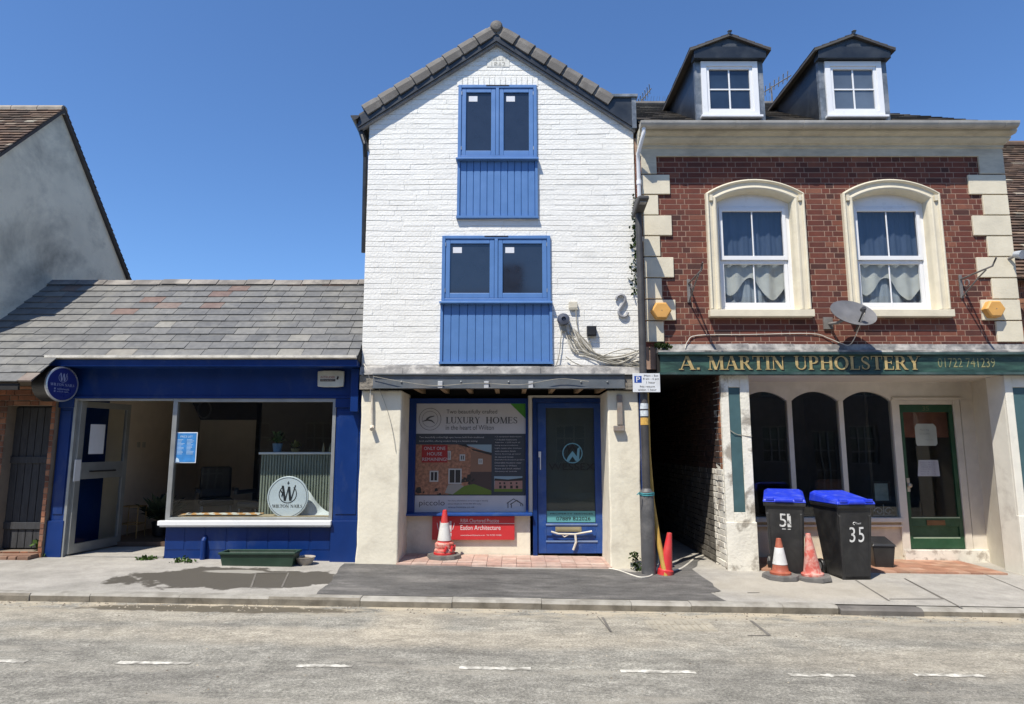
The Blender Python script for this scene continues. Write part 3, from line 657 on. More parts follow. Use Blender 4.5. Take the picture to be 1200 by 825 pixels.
# brick bay with the dark gate, left end of the slate building
bw = MB(); GYW = 8.58
gx1, gt = -6.07, W(20, 475, GYW).z
bricks(bw, -8.6, -6.02, .0, 2.36, facade(GYW), holes=[(-6.66, gx1, .24, gt)], rnd=rnd, depth=.008)
bw.mi(1); slab(bw, -8.6, -6.02, .0, 2.45, GYW, GYW + .22, holes=[(-6.66, gx1, .24, gt)]); bw.build('brick_wall', [M_old_brick, mat('sandy_mortar', (.2, .16, .12), rough=.95)], SH)
q = MB(); q.box(-8.6, -6.03, YE + .02, YE + .05, zroof(YE) - .10, zroof(YE) - .02); q.build('fascia_board', M_dark, SH)
gt_ = MB()
for i in range(6): gt_.box(-6.66 + i * .098, -6.57 + i * .098, GYW + .16, GYW + .19, .26, gt - .02)
gt_.box(-6.66, gx1, GYW + .19, GYW + .22, .2, gt)
for z_ in (.5, 1.35): gt_.box(-6.66, gx1, GYW + .14, GYW + .16, z_, z_ + .09)
gt_.build('boarded_gate', mat('grey_black_gate_boards', (.038, .039, .042), rough=.8, var=.25, bump=.3, stretch=(8, 1, 1)), SH, bev=.004)
q = MB(); bricks(q, -7.6, -6.05, .0, .22, facade(8.42), course=.11, rnd=rnd, depth=.03); q.box(-7.6, -6.05, 8.43, 8.7, 0, .222); q.build('brick_step', mat('worn_brick_step', rough=.85, island=[(0, (.16, .085, .055)), (1, (.26, .15, .1))], dirt=(.3, .26, .2), dirtamt=.5), SH, bev=.006)

# ================================================================ tall rendered house at far left
LH = thing('rendered_gable_house', 'stained grey rendered gable house with brown clay tile roof rising behind the slate roof', 'house', (-9.5, 9.8, .2))
AY, AZ, FE, BE = 9.77, 6.95, 8.37, 12.1; sf_, sb_ = 1.12, 1.06; XW = XL
z1_, z2_ = AZ - sf_ * (AY - FE), AZ - sb_ * (BE - AY)
q = MB(); q.prism([(FE, 0), (BE, 0), (BE, z2_ - .05), (AY, AZ - .06), (FE, z1_ - .05)], 'x', -14, XW); q.build('wall', M_stain_render, LH)
rt = MB(); lf = math.hypot(1, sf_) * (AY - FE + .15); lb = math.hypot(1, sb_) * (BE - AY + .1)
tiles(rt, (-14, FE - .15, z1_ - .15 * sf_), (1, 0, 0), (0, 1, sf_), 14 + XW + .06, lf, .165, .10, th=.012, jit=.006, rnd=rnd, rag=.01)
tiles(rt, (-14, BE + .1, z2_ - .1 * sb_), (1, 0, 0), (0, -1, sb_), 14 + XW + .06, lb, .165, .10, th=.012, jit=.006, rnd=rnd, rag=.01)
lr = rt.build('roof', M_clay, LH)
q = MB(); e = .05
q.prism([(FE - .14, z1_ - .15 * sf_ - .07), (AY, AZ - .075), (BE + .1, z2_ - .1 * sb_ - .07), (BE + .1, z2_ - .1 * sb_ - .01), (AY, AZ - .012), (FE - .14, z1_ - .15 * sf_ - .01)], 'x', -14, XW + .055); q.build('verge', mat('dark_verge_mortar', (.07, .06, .055), rough=.9), LH)
x = -12.2
while x < XW:
    q = MB(); L = min(.42, XW + .06 - x); q.tube([(x, AY, AZ - .035), (x + L - .01, AY, AZ - .035)], .075, 10); q.build('ridge_tile', mat('pale_ridge_tile', (.30, .26, .21), rough=.8, var=.2, bump=.3), lr); x += L

# ================================================================ white brick house
WH = thing('white_brick_house', 'tall narrow white painted brick house with blue windows and steep front gable', 'house', (-.15, 8.5, .07))
WY = 8.5; X0, X1 = -1.985, 1.685; AX = -.22; SLP = .68; WTOP = 7.29
w1 = Rc(537, 101, 629, 187, WY); p1 = Rc(536, 189, 630, 257, WY); w2 = Rc(518, 277, 645, 354, WY); p2 = Rc(516, 355, 647, 427, WY)
zb0 = W(500, 428, WY).z
holes = [(w1[0], w1[1], p1[2], w1[3]), (w2[0], w2[1], zb0 - .1, w2[3])]
cl = [(SLP, 1, WTOP + SLP * AX), (-SLP, 1, WTOP - SLP * AX)]
rb = random.Random(5); mb = MB()
soldier = (w1[0] - .02, w1[1] + .02, w1[3], w1[3] + .13)
soldier2 = (w2[0] - .02, w2[1] + .02, w2[3], w2[3] + .0)
dstone = Rc(571, 66, 597, 79, WY)
wob = lambda x_, z_, d_: (x_, WY - d_, z_ + .005 * sin(x_ * 2.3 + z_ * 1.7) + .0035 * sin(x_ * 7.1 - z_ * 3.3))
bricks(mb, X0, X1, zb0, 7.3, wob, holes=holes + [soldier, dstone], clips=cl, course=.0735, bl=.228, gap=.005, vgap=.001, depth=.0058, jit=.0022, bond='painted', bevel=.004, rnd=rb)
x = soldier[0]
while x < soldier[1] - .03: mb.box(x, x + .068, WY - .010 - rb.uniform(0, .004), WY, soldier[2], soldier[3] - .008); x += .076
mb.mi(1); slab(mb, X0, X1, zb0 - .2, 5.85, WY, WY + .25, holes=holes)
apex = [(X0, 5.85), (X1, 5.85), (X1, WTOP - SLP * (X1 - AX)), (AX, WTOP), (X0, WTOP - SLP * (AX - X0))]
lo_, hi_ = holes[0][0], holes[0][1]
for (a, b_) in ((X0, lo_), (hi_, X1)):
    pl = clip(clip(list(apex), 1, 0, b_), -1, 0, -a); mb.prism(pl, 'y', WY, WY + .25)
pl = clip(clip(clip(list(apex), 1, 0, hi_), -1, 0, -lo_), 0, -1, -w1[3]); mb.prism(pl, 'y', WY, WY + .25)
wall = mb.build('wall', [M_white_brick, M_white_mortar], WH)
q = MB(); q.box(dstone[0], dstone[1], WY - .012, WY, dstone[2], dstone[3])
ds = q.build('date_stone', M_white_mortar, WH, bev=.004)
q = MB(); cx_ = (dstone[0] + dstone[1]) / 2
text(q, '1862', cx_ - .10, cx_ + .10, dstone[2] + .02, dstone[2] + .075, facade(WY - .012), .004)
text(q, 'KELLEY', cx_ - .13, cx_ + .13, dstone[2] + .10, dstone[2] + .15, facade(WY - .012), .004)
q.build('carved_date', mat('worn_incised_letter', (.36, .35, .31), rough=.8, dirt=(.70, .69, .64), dirtamt=.9, dscale=22, dthr=(.45, .55)), ds)
# side, rear walls, floors
q = MB(); q.box(X0, X0 + .2, WY + .25, 16, 0, 5.8); q.box(X1 - .2, X1, 8.55, 16, 0, 5.8); q.box(X0, X1, 16, 16.2, 0, 5.8); q.prism([(X0, 5.8), (X1, 5.8), (X1, 5.85), (AX, 7.1), (X0, 5.9)], 'y', 15.98, 16.18)
q.build('side_wall', mat('stained_side_render', (.30, .27, .22), rough=.9, bump=.3, dirt=(.1, .09, .08), dirtamt=.6), WH)
q = MB(); q.box(X0 + .2, X1 - .2, 9.32, 15.9, 2.52, 2.6); q.box(X0 + .2, X1 - .2, 8.8, 15.9, 4.0, 4.05); q.box(X0 + .2, X1 - .2, 8.8, 15.9, 5.75, 5.8); q.build('floor_slab', M_room, WH)
# roof: plain slope, verge tiles, boards
RY = 8.405; RT = 7.43
def roofz(x): return RT - SLP * abs(x - AX)
q = MB()
q.hexa([(-2.12, RY + .02, roofz(-2.12) - .06), (AX, RY + .02, RT - .06), (AX, RY + .02, RT - .01), (-2.12, RY + .02, roofz(-2.12) - .01)][::-1], [(-2.12, 16.3, roofz(-2.12) - .06), (AX, 16.3, RT - .06), (AX, 16.3, RT - .01), (-2.12, 16.3, roofz(-2.12) - .01)][::-1])
q.hexa([(AX, RY + .02, RT - .06), (1.72, RY + .02, roofz(1.72) - .06), (1.72, RY + .02, roofz(1.72) - .01), (AX, RY + .02, RT - .01)][::-1], [(AX, 16.3, RT - .06), (1.72, 16.3, roofz(1.72) - .06), (1.72, 16.3, roofz(1.72) - .01), (AX, 16.3, RT - .01)][::-1])
rf = q.build('roof', M_dark_slate, WH)
def verge(side):
    dx, dz = side, -SLP; l = math.hypot(dx, dz); dx, dz = dx / l, dz / l
    n = 8 if side < 0 else 7; L = .288; s = .06
    for i in range(n):
        a = (AX + dx * s, RT + dz * s); b_ = (AX + dx * (s + L), RT + dz * (s + L))
        if i == n - 1 and side > 0: pass
        nx, nz = -dz * side, abs(dx)                           # outward normal of the slope
        q = MB(); secs = []
        for (pt, rr, yy) in ((a, .062, 0), ((a[0] + (b_[0] - a[0]) * .22, a[1] + (b_[1] - a[1]) * .22), .064, 0), ((a[0] + (b_[0] - a[0]) * .24, a[1] + (b_[1] - a[1]) * .24), .071, 0), (b_, .075, -.006)):
            ring = []
            for (fy, fn) in ((-1, -1.5), (-1.15, -.2), (-1, .5), (-.5, 1.0), (.2, 1.15), (1.2, 1.15), (3.0, .8), (3.0, .2), (-.4, .2), (-.5, -1.5)):
                ring.append((pt[0] + nx * fn * rr * side * (1 if side > 0 else -1), RY + .05 + fy * rr + yy, pt[1] + nz * fn * rr))
            secs.append(ring)
        k0 = len(q.v); m_ = len(secs[0])
        for r_ in secs: q.v += r_
        for si in range(len(secs) - 1):
            for j in range(m_):
                f = (si * m_ + j, si * m_ + (j + 1) % m_, (si + 1) * m_ + (j + 1) % m_, (si + 1) * m_ + j); q.f.append(f if side < 0 else f[::-1]); q.m.append(0)
        q.f.append(tuple(range(m_))[::-1]); q.m.append(0); q.f.append(tuple(range((len(secs) - 1) * m_, len(secs) * m_))); q.m.append(0)
        q.build('verge_tile', M_verge, rf, bev=.004, smooth=False); s += L - .022
verge(-1); verge(1)
q = MB(); q.lathe([(.025, .055), (.07, .045), (.088, .02), (.092, -.05), (.092, -.14)], 16, (AX, RY, RT - .005), axis='y'); q.build('ridge_end_cap', M_verge, rf, bev=.004)
q = MB(); q.tube([(AX, RY + .1, RT + .0), (AX, 16.3, RT)], .10, 12); q.build('ridge_tile', M_verge, rf)
xl, xr = -2.12, 1.50
bb = MB(); o1, o2 = .05, .215
bb.prism([(AX, RT - o1), (AX, RT - o2), (xl, roofz(xl) - o2), (xl, roofz(xl) - o1)], 'y', RY, RY + .025)
bb.prism([(AX, RT - o2), (AX, RT - o1), (xr, roofz(xr) - o1), (1.72, roofz(1.72) - o1), (1.72, roofz(1.72) - o2)], 'y', RY, RY + .025)
bb.build('bargeboard', M_anthra, rf)
q = MB()
for sd, xe in ((-1, xl), (1, 1.70)):
    q.hexa([(AX, RY + .026, RT - o2 - .03), (AX, WY + .02, RT - o2 - .03), (AX, WY + .02, RT - o2), (AX, RY + .026, RT - o2)], [(xe, RY + .026, roofz(xe) - o2 - .03), (xe, WY + .02, roofz(xe) - o2 - .03), (xe, WY + .02, roofz(xe) - o2), (xe, RY + .026, roofz(xe) - o2)])
q.build('soffit', mat('grey_soffit_board', (.16, .16, .165), rough=.6, var=.2, bump=.2, dirt=(.35, .34, .33), dirtamt=.5), rf)
zt = W(700, 112, RY).z
q = MB(); q.prism([(1.30, roofz(1.30) - o2 + .02), (1.70, roofz(1.70) - o2), (1.715, zt - .03), (1.30, zt - .03)], 'y', RY + .002, RY + .3); q.build('parapet_box', M_anthra, rf)
q = MB(); q.box(1.27, 1.74, RY - .03, RY + .34, zt - .03, zt + .012); q.build('lead_capping', M_lead, rf, bev=.004)
q = MB(); q.box(1.655, 1.715, RY - .008, RY + .30, roofz(1.7) - o2, zt - .032); q.build('lead_trim', M_lead, rf)
# left eaves gutter running back
q = MB(); gx, gz_ = -2.16, roofz(-2.12) - .06
pr = [(gx + .06 * cos(t), gz_ + .06 * sin(t)) for t in [R(180 + 18 * i) for i in range(11)]] + [(gx + .052, gz_), (gx - .052, gz_)][:1] + [(gx - .052, gz_)]
q.prism(pr, 'y', RY - .04, 16.2); q.build('gutter', M_black, rf)
q = MB(); q.tube([(gx + .02, RY + .1, gz_ - .06), (-2.03, 8.46, gz_ - .38), (-2.03, 8.52, gz_ - .55), (-2.03, 8.6, 4.2)], .034, 10); q.build('downpipe', M_black, WH)
# casement windows
def casement(wr, Y, proj=.04):
    x0, x1, z0, z1 = wr; fy = Y - proj; xm = (x0 + x1) / 2
    m = MB(); t = .045
    for b_ in ((x0, x0 + t, z0, z1), (x1 - t, x1, z0, z1), (x0 + t, x1 - t, z1 - t, z1), (x0 + t, x1 - t, z0, z0 + t), (xm - t / 2, xm + t / 2, z0 + t, z1 - t)): m.box(b_[0], b_[1], fy, Y + .07, b_[2], b_[3])
    fr_ = m.build('window', M_sky_blue, WH, bev=.004)
    s_ = .062
    for (a, b_) in ((x0 + t + .003, xm - t / 2 - .003), (xm + t / 2 + .003, x1 - t - .003)):
        c, d = z0 + t + .003, z1 - t - .003; m = MB()
        for k in ((a, a + s_, c, d), (b_ - s_, b_, c, d), (a + s_, b_ - s_, d - s_, d), (a + s_, b_ - s_, c, c + s_ * 1.15)): m.box(k[0], k[1], fy + .012, Y + .06, k[2], k[3])
        m.build('sash', M_sky_blue, fr_, bev=.006)
        m = MB(); m.box(a + s_, b_ - s_, fy + .035, fy + .041, c + s_ * 1.15, d - s_); m.build('pane', M_glass_dark, fr_)
        m = MB(); m.box(a + s_ + .035, a + s_ + .155, fy + .032, fy + .0345, d - s_ - .125, d - s_ - .045); m.build('maker_sticker', M_paper, fr_)
        hx_ = a - .003 if a < xm - .3 else b_ + .003
        for hz in (c + .08, d - .10):
            m = MB(); m.tube([((a if a < xm - .2 else b_), fy + .008, hz), ((a if a < xm - .2 else b_), fy + .008, hz + .05)], .007, 6); m.build('hinge', M_alu, fr_)
    m = MB(); m.box(xm - .16, xm + .16, fy - .005, fy, z1 - .018, z1 - .004); m.build('trickle_vent', M_black, fr_)
    m = MB(); m.prism([(Y, z0 - .035), (Y - .10, z0 - .035), (Y - .10, z0 - .012), (Y - .04, z0 + .006), (Y, z0 + .006)], 'x', x0 - .02, x1 + .02); m.build('sill', M_sky_blue, fr_, bev=.003)
    return fr_
def cladding(pr_, Y):
    x0, x1, z0, z1 = pr_; m = MB(); n = 11 if x1 - x0 < 1.2 else 13; t = .035
    m.box(x0, x0 + t, Y - .045, Y + .1, z0 + .03, z1); m.box(x1 - t, x1, Y - .045, Y + .1, z0 + .03, z1); m.box(x0 - .008, x1 + .008, Y - .065, Y + .1, z0, z0 + .03)
    w_ = (x1 - x0 - 2 * t) / n
    for i in range(n):
        a = x0 + t + i * w_; m.prism([(a + .001, Y + .05), (a + w_ - .001, Y + .05), (a + w_ - .001, Y - .018), (a + w_ - .008, Y - .026), (a + .008, Y - .026), (a + .001, Y - .018)], 'z', z0 + .03, z1)
    m.box(x0, x1, Y + .05, Y + .1, z0, z1)
    return m.build('cladding_panel', M_sky_blue, WH)
casement(w1, WY); casement(w2, WY); cladding((p1[0], p1[1], p1[2], w1[2] - .03), WY); cladding((p2[0], p2[1], p2[2], w2[2] - .03), WY)
# lead flashing and steel lintel
zl1, zl0 = W(500, 429, 8.42).z, W(500, 440, 8.42).z; zs0 = W(500, 455, 8.38).z
q = MB(); rr = random.Random(2)
xs_ = [X0, -1.45, -.98, -.3, .35, .98, X1]
for i in range(6):
    a, b_ = xs_[i], xs_[i + 1]; o = rr.uniform(-.008, .008)
    q.hexa([(a, WY - .012, zl1 + .02), (a, 8.42 + o, zl1 - .02), (a, 8.39 + o, zl0 + o), (a, 8.40 + o, zl0 + o), (a, 8.45, zl1 - .03), (a, WY, zl1)][::-1], [(b_ + .02, WY - .012, zl1 + .02), (b_ + .02, 8.415 + o, zl1 - .02), (b_ + .02, 8.385 + o, zl0 + .01 + o), (b_ + .02, 8.395 + o, zl0 + .01 + o), (b_ + .02, 8.445, zl1 - .03), (b_ + .02, WY, zl1)][::-1])
q.build('lead_flashing', M_lead_old, WH)
bx0, bx1 = W(437, 448, 8.4).x, W(732, 448, 8.4).x
q = MB(); q.prism([(8.40, zs0 + .015), (8.36, zs0 + .015), (8.36, zs0), (8.5, zs0), (8.5, zl0 + .02), (8.37, zl0 + .02), (8.37, zl0 + .005), (8.40, zl0 + .005)], 'x', bx0, bx1)
be = q.build('steel_lintel', M_steel, WH)
M_lint = mat('broken_masonry', (.20, .18, .15), rough=.95, var=.3, bump=.8, bscale=14, bdist=.02, dirt=(.06, .05, .045), dirtamt=.8, dscale=5)
for a_, b__ in ((X0, bx0), (bx1, X1)): q = MB(); q.box(a_, b__, 8.42, 8.56, zs0 - .01, zl0); q.build('lintel_end', M_lint, WH)
for u in (516, 570, 622):
    a = W(u, 450, 8.38).x; q = MB(); q.box(a - .03, a + .03, 8.355, 8.40, zs0 + .001, zs0 + .09); q.build('cleat', mat('galvanised_bright', (.5, .51, .52), rough=.4, metal=.2), be, bev=.003)
for u in (470, 540, 596, 681, 712):
    a = W(u, 448, 8.38).x; q = MB(); q.lathe([(.012, 0), (.012, .012), (.006, .016)], 6, (a, 8.40, (zs0 + zl0) / 2), axis='y'); q.build('bolt', M_alu, be)
q = MB(); q.box(X0 + .2, X1 - .2, 8.52, 9.6, zs0 + .14, zs0 + .2); q.box(X0 + .2, X1 - .2, 9.34, 9.40, 2.2, zs0 + .14); q.build('porch_ceiling', M_dark, WH)
for i, u in enumerate((493, 522, 551, 583, 614, 646, 677, 702)):
    a = W(u, 460, 9.0).x; q = MB(); q.box(a - .028, a + .028, 8.51, 9.33, zs0 + .0, zs0 + .139); q.build('joist', M_timber, WH)
# rendered piers
def pier(x0, x1, y0, y1, z0, z1, nm='pier'):
    m = MB(); rp_ = random.Random(int(abs(x0) * 100)); nz = 14
    def ring(z, f):
        j = lambda: rp_.uniform(-.006, .006)
        return [(x0 + j() - f, y0 + j() - f, z), (x1 + j() + f * .3, y0 + j() - f, z), (x1 + f * .3, y1, z), (x0 - f, y1, z)]
    rs = [ring(z0 + (z1 - z0) * i / nz, .012 * max(0, 1 - i / 3)) for i in range(nz + 1)]
    for r_ in rs: m.v += r_
    for i in range(nz):
        for j in range(4): m.f.append((i * 4 + j, i * 4 + (j + 1) % 4, i * 4 + 4 + (j + 1) % 4, i * 4 + 4 + j)); m.m.append(0)
    m.f.append((nz * 4, nz * 4 + 1, nz * 4 + 2, nz * 4 + 3)); m.m.append(0)
    return m.build(nm, M_render, WH, bev=.02, seg=3, smooth=True)
pier(-1.975, -1.45, 8.5, 9.3, 0, zs0 - .015); pier(1.25, 1.66, 8.5, 9.3, -.05, zs0 - .015)
q = MB(); q.box(1.665, 1.715, 8.42, 8.56, 0, zs0 + .08); q.build('corner_board', M_navy, WH, bev=.004)
# recess: shop window and door
RY2 = 9.2
q = MB(); zsill = W(550, 599.5, RY2).z; XWd = W(621, 540, RY2).x
q.box(-1.45, XWd, RY2 + .02, RY2 + .2, 0, zsill - .04); q.build('stall_riser', M_render, WH)
fx0, fx1, _, _ = Rc(480, 470, 619, 600, RY2); ztop = W(550, 467, RY2).z
px0, px1, pz0, pz1 = Rc(487, 473, 616, 601, RY2)
m = MB()
for b_ in ((-1.45, px0, zsill - .02, ztop), (px1, fx1, zsill - .02, ztop), (px0, px1, pz1, ztop), (px0, px1, zsill - .02, pz0)): m.box(b_[0], b_[1], RY2 - .03, RY2 + .06, b_[2], b_[3])
sw = m.build('shop_window', M_navy, WH, bev=.003)
m = MB(); m.box(px0, px1, RY2 + .012, RY2 + .018, pz0, pz1); m.build('pane', M_glass_clear, sw)
m = MB(); m.prism([(RY2 + .02, zsill - .05), (RY2 - .10, zsill - .05), (RY2 - .10, zsill - .022), (RY2 - .03, zsill - .01), (RY2 + .02, zsill - .01)], 'x', -1.47, XWd + .03); m.build('sill', M_door_blue, sw, bev=.004)
q = MB(); q.box(fx1 + .002, XWd + .035, RY2 - .01, RY2 + .1, zsill - .01, ztop + .04); q.box(XWd, 1.5, RY2 - .005, RY2 + .1, ztop + .01, ztop + .045); q.build('white_mullion', M_wood_white, WH, bev=.003)
dx0, dx1, dz0, dz1 = XWd + .04, 1.34, gz0(.8) + .06, ztop
m = MB(); m.box(dx0, dx0 + .06, RY2 - .03, RY2 + .07, dz0 - .1, dz1); m.box(dx1 - .06, dx1 + .1, RY2 - .03, RY2 + .07, dz0 - .1, dz1); m.box(dx0 + .06, dx1 - .06, RY2 - .03, RY2 + .07, dz1 - .06, dz1)
m.build('door_frame', M_navy, WH, bev=.004)
a, b_ = dx0 + .065, dx1 - .065; gl0, gl1 = W(668, 598, RY2).z, W(668, 478, RY2).z; gl0b = W(668, 613, RY2).z
ga, gb = W(640, 540, RY2).x, W(697, 540, RY2).x
m = MB()
for k in ((a, ga, dz0, dz1 - .065), (gb, b_, dz0, dz1 - .065), (ga, gb, gl1, dz1 - .065), (ga, gb, dz0, dz0 + .17), (ga, gb, gl0b - .17, gl0b - .0)): m.box(k[0], k[1], RY2 + .0, RY2 + .045, k[2], k[3])
m.box(ga, gb, RY2 + .02, RY2 + .035, dz0 + .17, gl0b - .17)
dr = m.build('door', M_door_blue, WH, bev=.005)
m = MB(); m.box(ga - .01, gb + .02, RY2 - .012, RY2 + .0, gl0b - .03, gl0b - .008); m.box(ga - .01, gb + .02, RY2 - .012, RY2 + .0, dz0 + .15, dz0 + .172); m.build('weather_moulding', mat('pale_blue_edge', (.13, .2, .36), rough=.4, dirt=(.35, .38, .45), dirtamt=.5), dr, bev=.003)
m = MB(); m.box(ga, gb, RY2 + .02, RY2 + .026, gl0b, gl1); m.build('pane', M_glass_shop, dr)
m = MB(); m.box(ga, gb, RY2 + .034, RY2 + .036, gl0b, gl1); m.build('reflection_sheet', mat('grey_green_reflection', (.040, .052, .052), rough=.5, var=.1, bump=0), dr)  # added sheet, its grey stands in for reflection in the door glass
m = MB(); m.box(ga + .12, ga + .48, RY2 - .01, RY2, gl0b - .115, gl0b - .05); m.box(ga + .14, ga + .46, RY2 - .016, RY2 - .01, gl0b - .1, gl0b - .065); m.build('letter_plate', mat('tarnished_brass', (.36, .32, .20), rough=.4, metal=.5), dr, bev=.003)
m = MB(); zt_ = gl0b - .13; gm = (ga + gb) / 2
m.tube([(ga + .06, RY2 - .03, zt_ + .02), (ga + .16, RY2 - .035, zt_ - .01), (gm + .05, RY2 - .03, zt_ - .015), (gb - .06, RY2 - .03, zt_ + .025)], .012, 8)
m.tube([(ga + .2, RY2 - .03, zt_ - .01), (ga + .24, RY2 - .03, zt_ - .05), (ga + .3, RY2 - .03, zt_ - .02)], .008, 6)
m.tube([(gm + .05, RY2 - .03, zt_ - .01), (gm + .06, RY2 - .032, zt_ - .12), (gm + .02, RY2 - .03, dz0 + .05)], .016, 8)
m.build('knotted_rag', M_cable_w, origin=(gm, RY2 - .03, zt_), label='twisted pale rag tied through the letter plate of the blue door', cat='rag')
m = MB(); m.box(a + .03, a + .05, RY2 - .05, RY2, 1.45, 1.5); m.tube([(a + .04, RY2 - .05, 1.25), (a + .04, RY2 - .05, 1.48)], .008, 6); m.box(a + .015, a + .05, RY2 - .02, RY2, 1.42, 1.50); m.build('door_handle', M_upvc, dr, bev=.003)
# vinyl on the door glass
FYd = RY2 + .018
tc1 = flat('pale_teal_vinyl', (.10, .32, .33)); ltb = flat('light_blue_vinyl', (.14, .33, .42)); blk = flat('black_vinyl', (.008, .008, .009))
ty0, ty1 = gl0b + .01, W(668, 599, RY2).z
vn = MB(); vn.box(ga + .005, gb - .005, FYd - .001, FYd, ty0, ty1); vn.build('teal_strip', tc1, dr); vn = MB(); vn.mi(0); lc = (W(671, 532, RY2).x, W(671, 531, RY2).z); rad = .135
for pts_ in band([(lc[0] + rad * cos(R(t)), lc[1] + rad * sin(R(t))) for t in range(0, 361, 15)], [.014] * 25): vn.face([(x_, FYd - .0005, z_) for x_, z_ in pts_])
def vface(pts_, y_=FYd - .0015): vn.face([(lc[0] + x_, y_, lc[1] + z_) for x_, z_ in pts_])
vface([(-.09, -.11), (-.045, -.11), (.0, -.045), (.045, -.11), (.09, -.11), (.105, .09), (.07, .06), (.06, -.045), (.0, .03), (-.06, -.045)])
vn.mi(1); vface([(-.115, .11), (-.08, .11), (-.055, .0), (.0, .08), (.055, .0), (.065, .05), (.0, .13), (-.04, .075), (-.07, .11)], FYd - .003)
wx0, wx1, wz0, wz1 = Rc(643, 543, 697, 551, RY2)
vn.build('door_emblem', [ltb, blk], dr)
fv = facade(FYd); vn = MB(); text(vn, 'WESSEX', wx0, wx1, wz0, wz1, fv, .003); vn.build('shop_name', blk, dr); vn = MB()
text(vn, '07889 822026', W(652, 606, RY2).x, W(692, 606, RY2).x, ty0 + .025, ty0 + .075, fv, .004); vn.build('telephone_number', blk, dr); vn = MB()
text(vn, 'PROPERTY SERVICES', W(645, 606, RY2).x, W(695, 606, RY2).x, ty0 + .105, ty0 + .125, fv, .004)
vn.build('small_print', blk, dr)
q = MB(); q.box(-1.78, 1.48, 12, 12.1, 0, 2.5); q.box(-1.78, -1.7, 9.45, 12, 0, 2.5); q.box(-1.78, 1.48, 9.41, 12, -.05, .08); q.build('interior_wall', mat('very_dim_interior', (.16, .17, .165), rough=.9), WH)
q = MB(); nX, nY = 15, 6
for i in range(nX):
    for j in range(nY):
        xa_, xb_ = -1.46 + i * .19, -1.46 + (i + 1) * .19 - .005
        ya_, yb_ = 8.46 + j * .125, 8.46 + (j + 1) * .125 - .005
        if yb_ > RY2 - .01 and xa_ < XWd: yb_ = min(yb_, RY2 + .02)
        if xb_ > 1.26: xb_ = 1.26
        if xb_ - xa_ < .02: continue
        za_ = gz0(xa_) + (.005 if ya_ > 8.5 else .0); q.box(xa_, xb_, ya_, yb_, za_ - .1, za_ + .02 + rr.uniform(0, .002))
q.build('tiled_threshold', M_tile_pink, WH)

# ================================================================ red brick house with upholstery shop
BH = thing('red_brick_house', 'red brick house with cream quoins, arched window surrounds and two slate dormers over a shop', 'house', (4.2, 8.5, 0))
BY = 8.5; bX0, bX1 = 1.70, 6.76; BT = 5.56; BB = 2.88
rb = random.Random(21)
wins = [(2.64, 3.98), (4.50, 5.83)]; SZ0, SP, CR = 3.38, 4.99, 5.19
hol = [(a + .13, b_ - .13, SZ0 - .05, 5.03) for a, b_ in wins]
mb = MB(); bricks(mb, bX0, bX1, BB, BT, facade(BY), holes=hol, course=.076, bl=.222, gap=.0105, depth=.0022, jit=.001, rnd=rb, bevel=.001)
mb.mi(1); slab(mb, bX0, bX1, BB - .3, BT + .25, BY, BY + .25, holes=hol)
mb.build('wall', [M_brick, M_mortar], BH)
q = MB(); q.box(bX1 - .25, bX1, BY + .25, 15, 2.56, BT + .2); q.box(bX1 - .02, bX1, BY + .3, 15, 0, 2.56); q.box(bX0, bX1, 15, 15.2, 0, BT + .2); q.box(bX0 + .02, bX0 + .2, BY + .25, 15, BB - .3, BT + .2); q.build('side_wall', M_old_brick, BH)
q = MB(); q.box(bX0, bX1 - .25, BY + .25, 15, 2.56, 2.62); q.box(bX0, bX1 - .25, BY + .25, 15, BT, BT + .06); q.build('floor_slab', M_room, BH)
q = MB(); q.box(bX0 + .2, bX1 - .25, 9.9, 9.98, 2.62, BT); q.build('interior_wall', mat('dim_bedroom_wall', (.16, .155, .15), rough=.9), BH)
# quoins
qh = (BT - 2.93) / 9; rq = random.Random(4)
for i in range(9):
    zt_ = BT - i * qh; zb_ = zt_ - qh + .012
    lx = 1.99 if i % 2 == 0 else 2.16; rx = 6.43 if i % 2 == 0 else 6.26
    for (a, b_) in ((1.78, lx + i * .003), (rx - (.1 if i == 0 else 0) * 0, bX1 + .015)):
        q = MB(); q.box(a, b_, BY - .028 - rq.uniform(0, .004), BY + .01, zb_, zt_ - .003)
        q.build('quoin', M_cream if i else M_cornice, BH, bev=.006)
# cornice and gutter
cz = W(900, 183, BY - .03).z
q = MB(); prof = [(BY + .02, cz), (BY - .03, cz), (BY - .03, cz + .11), (BY - .05, cz + .12), (BY - .05, cz + .15), (BY - .09, cz + .16), (BY - .13, cz + .19), (BY - .15, cz + .21), (BY - .15, cz + .235), (BY - .21, cz + .245), (BY - .23, cz + .27), (BY - .24, cz + .33), (BY + .02, cz + .33)]
q.prism(prof, 'x', bX0 + .03, bX1 + .0)
A = [(y_, z_) for y_, z_ in prof]
mx = [(bX1 + (BY - y_) * .35, y_, z_) for y_, z_ in A]; q.hexa([(bX1, y_, z_) for y_, z_ in A], mx)
q.build('cornice', M_cornice, BH, bev=.003)
gz_ = W(900, 143, BY - .32).z
q = MB(); pr = [(BY - .30 + .065 * cos(R(180 + 20 * i)), gz_ + .07 * sin(R(180 + 20 * i))) for i in range(10)] + [(BY - .30 + .055, gz_)] + [(BY - .30 + .055 * cos(R(360 - 20 * i)), gz_ + .01 + .058 * sin(R(360 - 20 * i))) for i in range(1, 9)] + [(BY - .355, gz_)]
pr = [(BY - .37, gz_)] + [(BY - .30 + .07 * cos(R(180 + 20 * i)), gz_ - .005 + .075 * sin(R(180 + 20 * i))) for i in range(10)]
q.prism(pr, 'x', bX0 + .02, bX1 + .02)
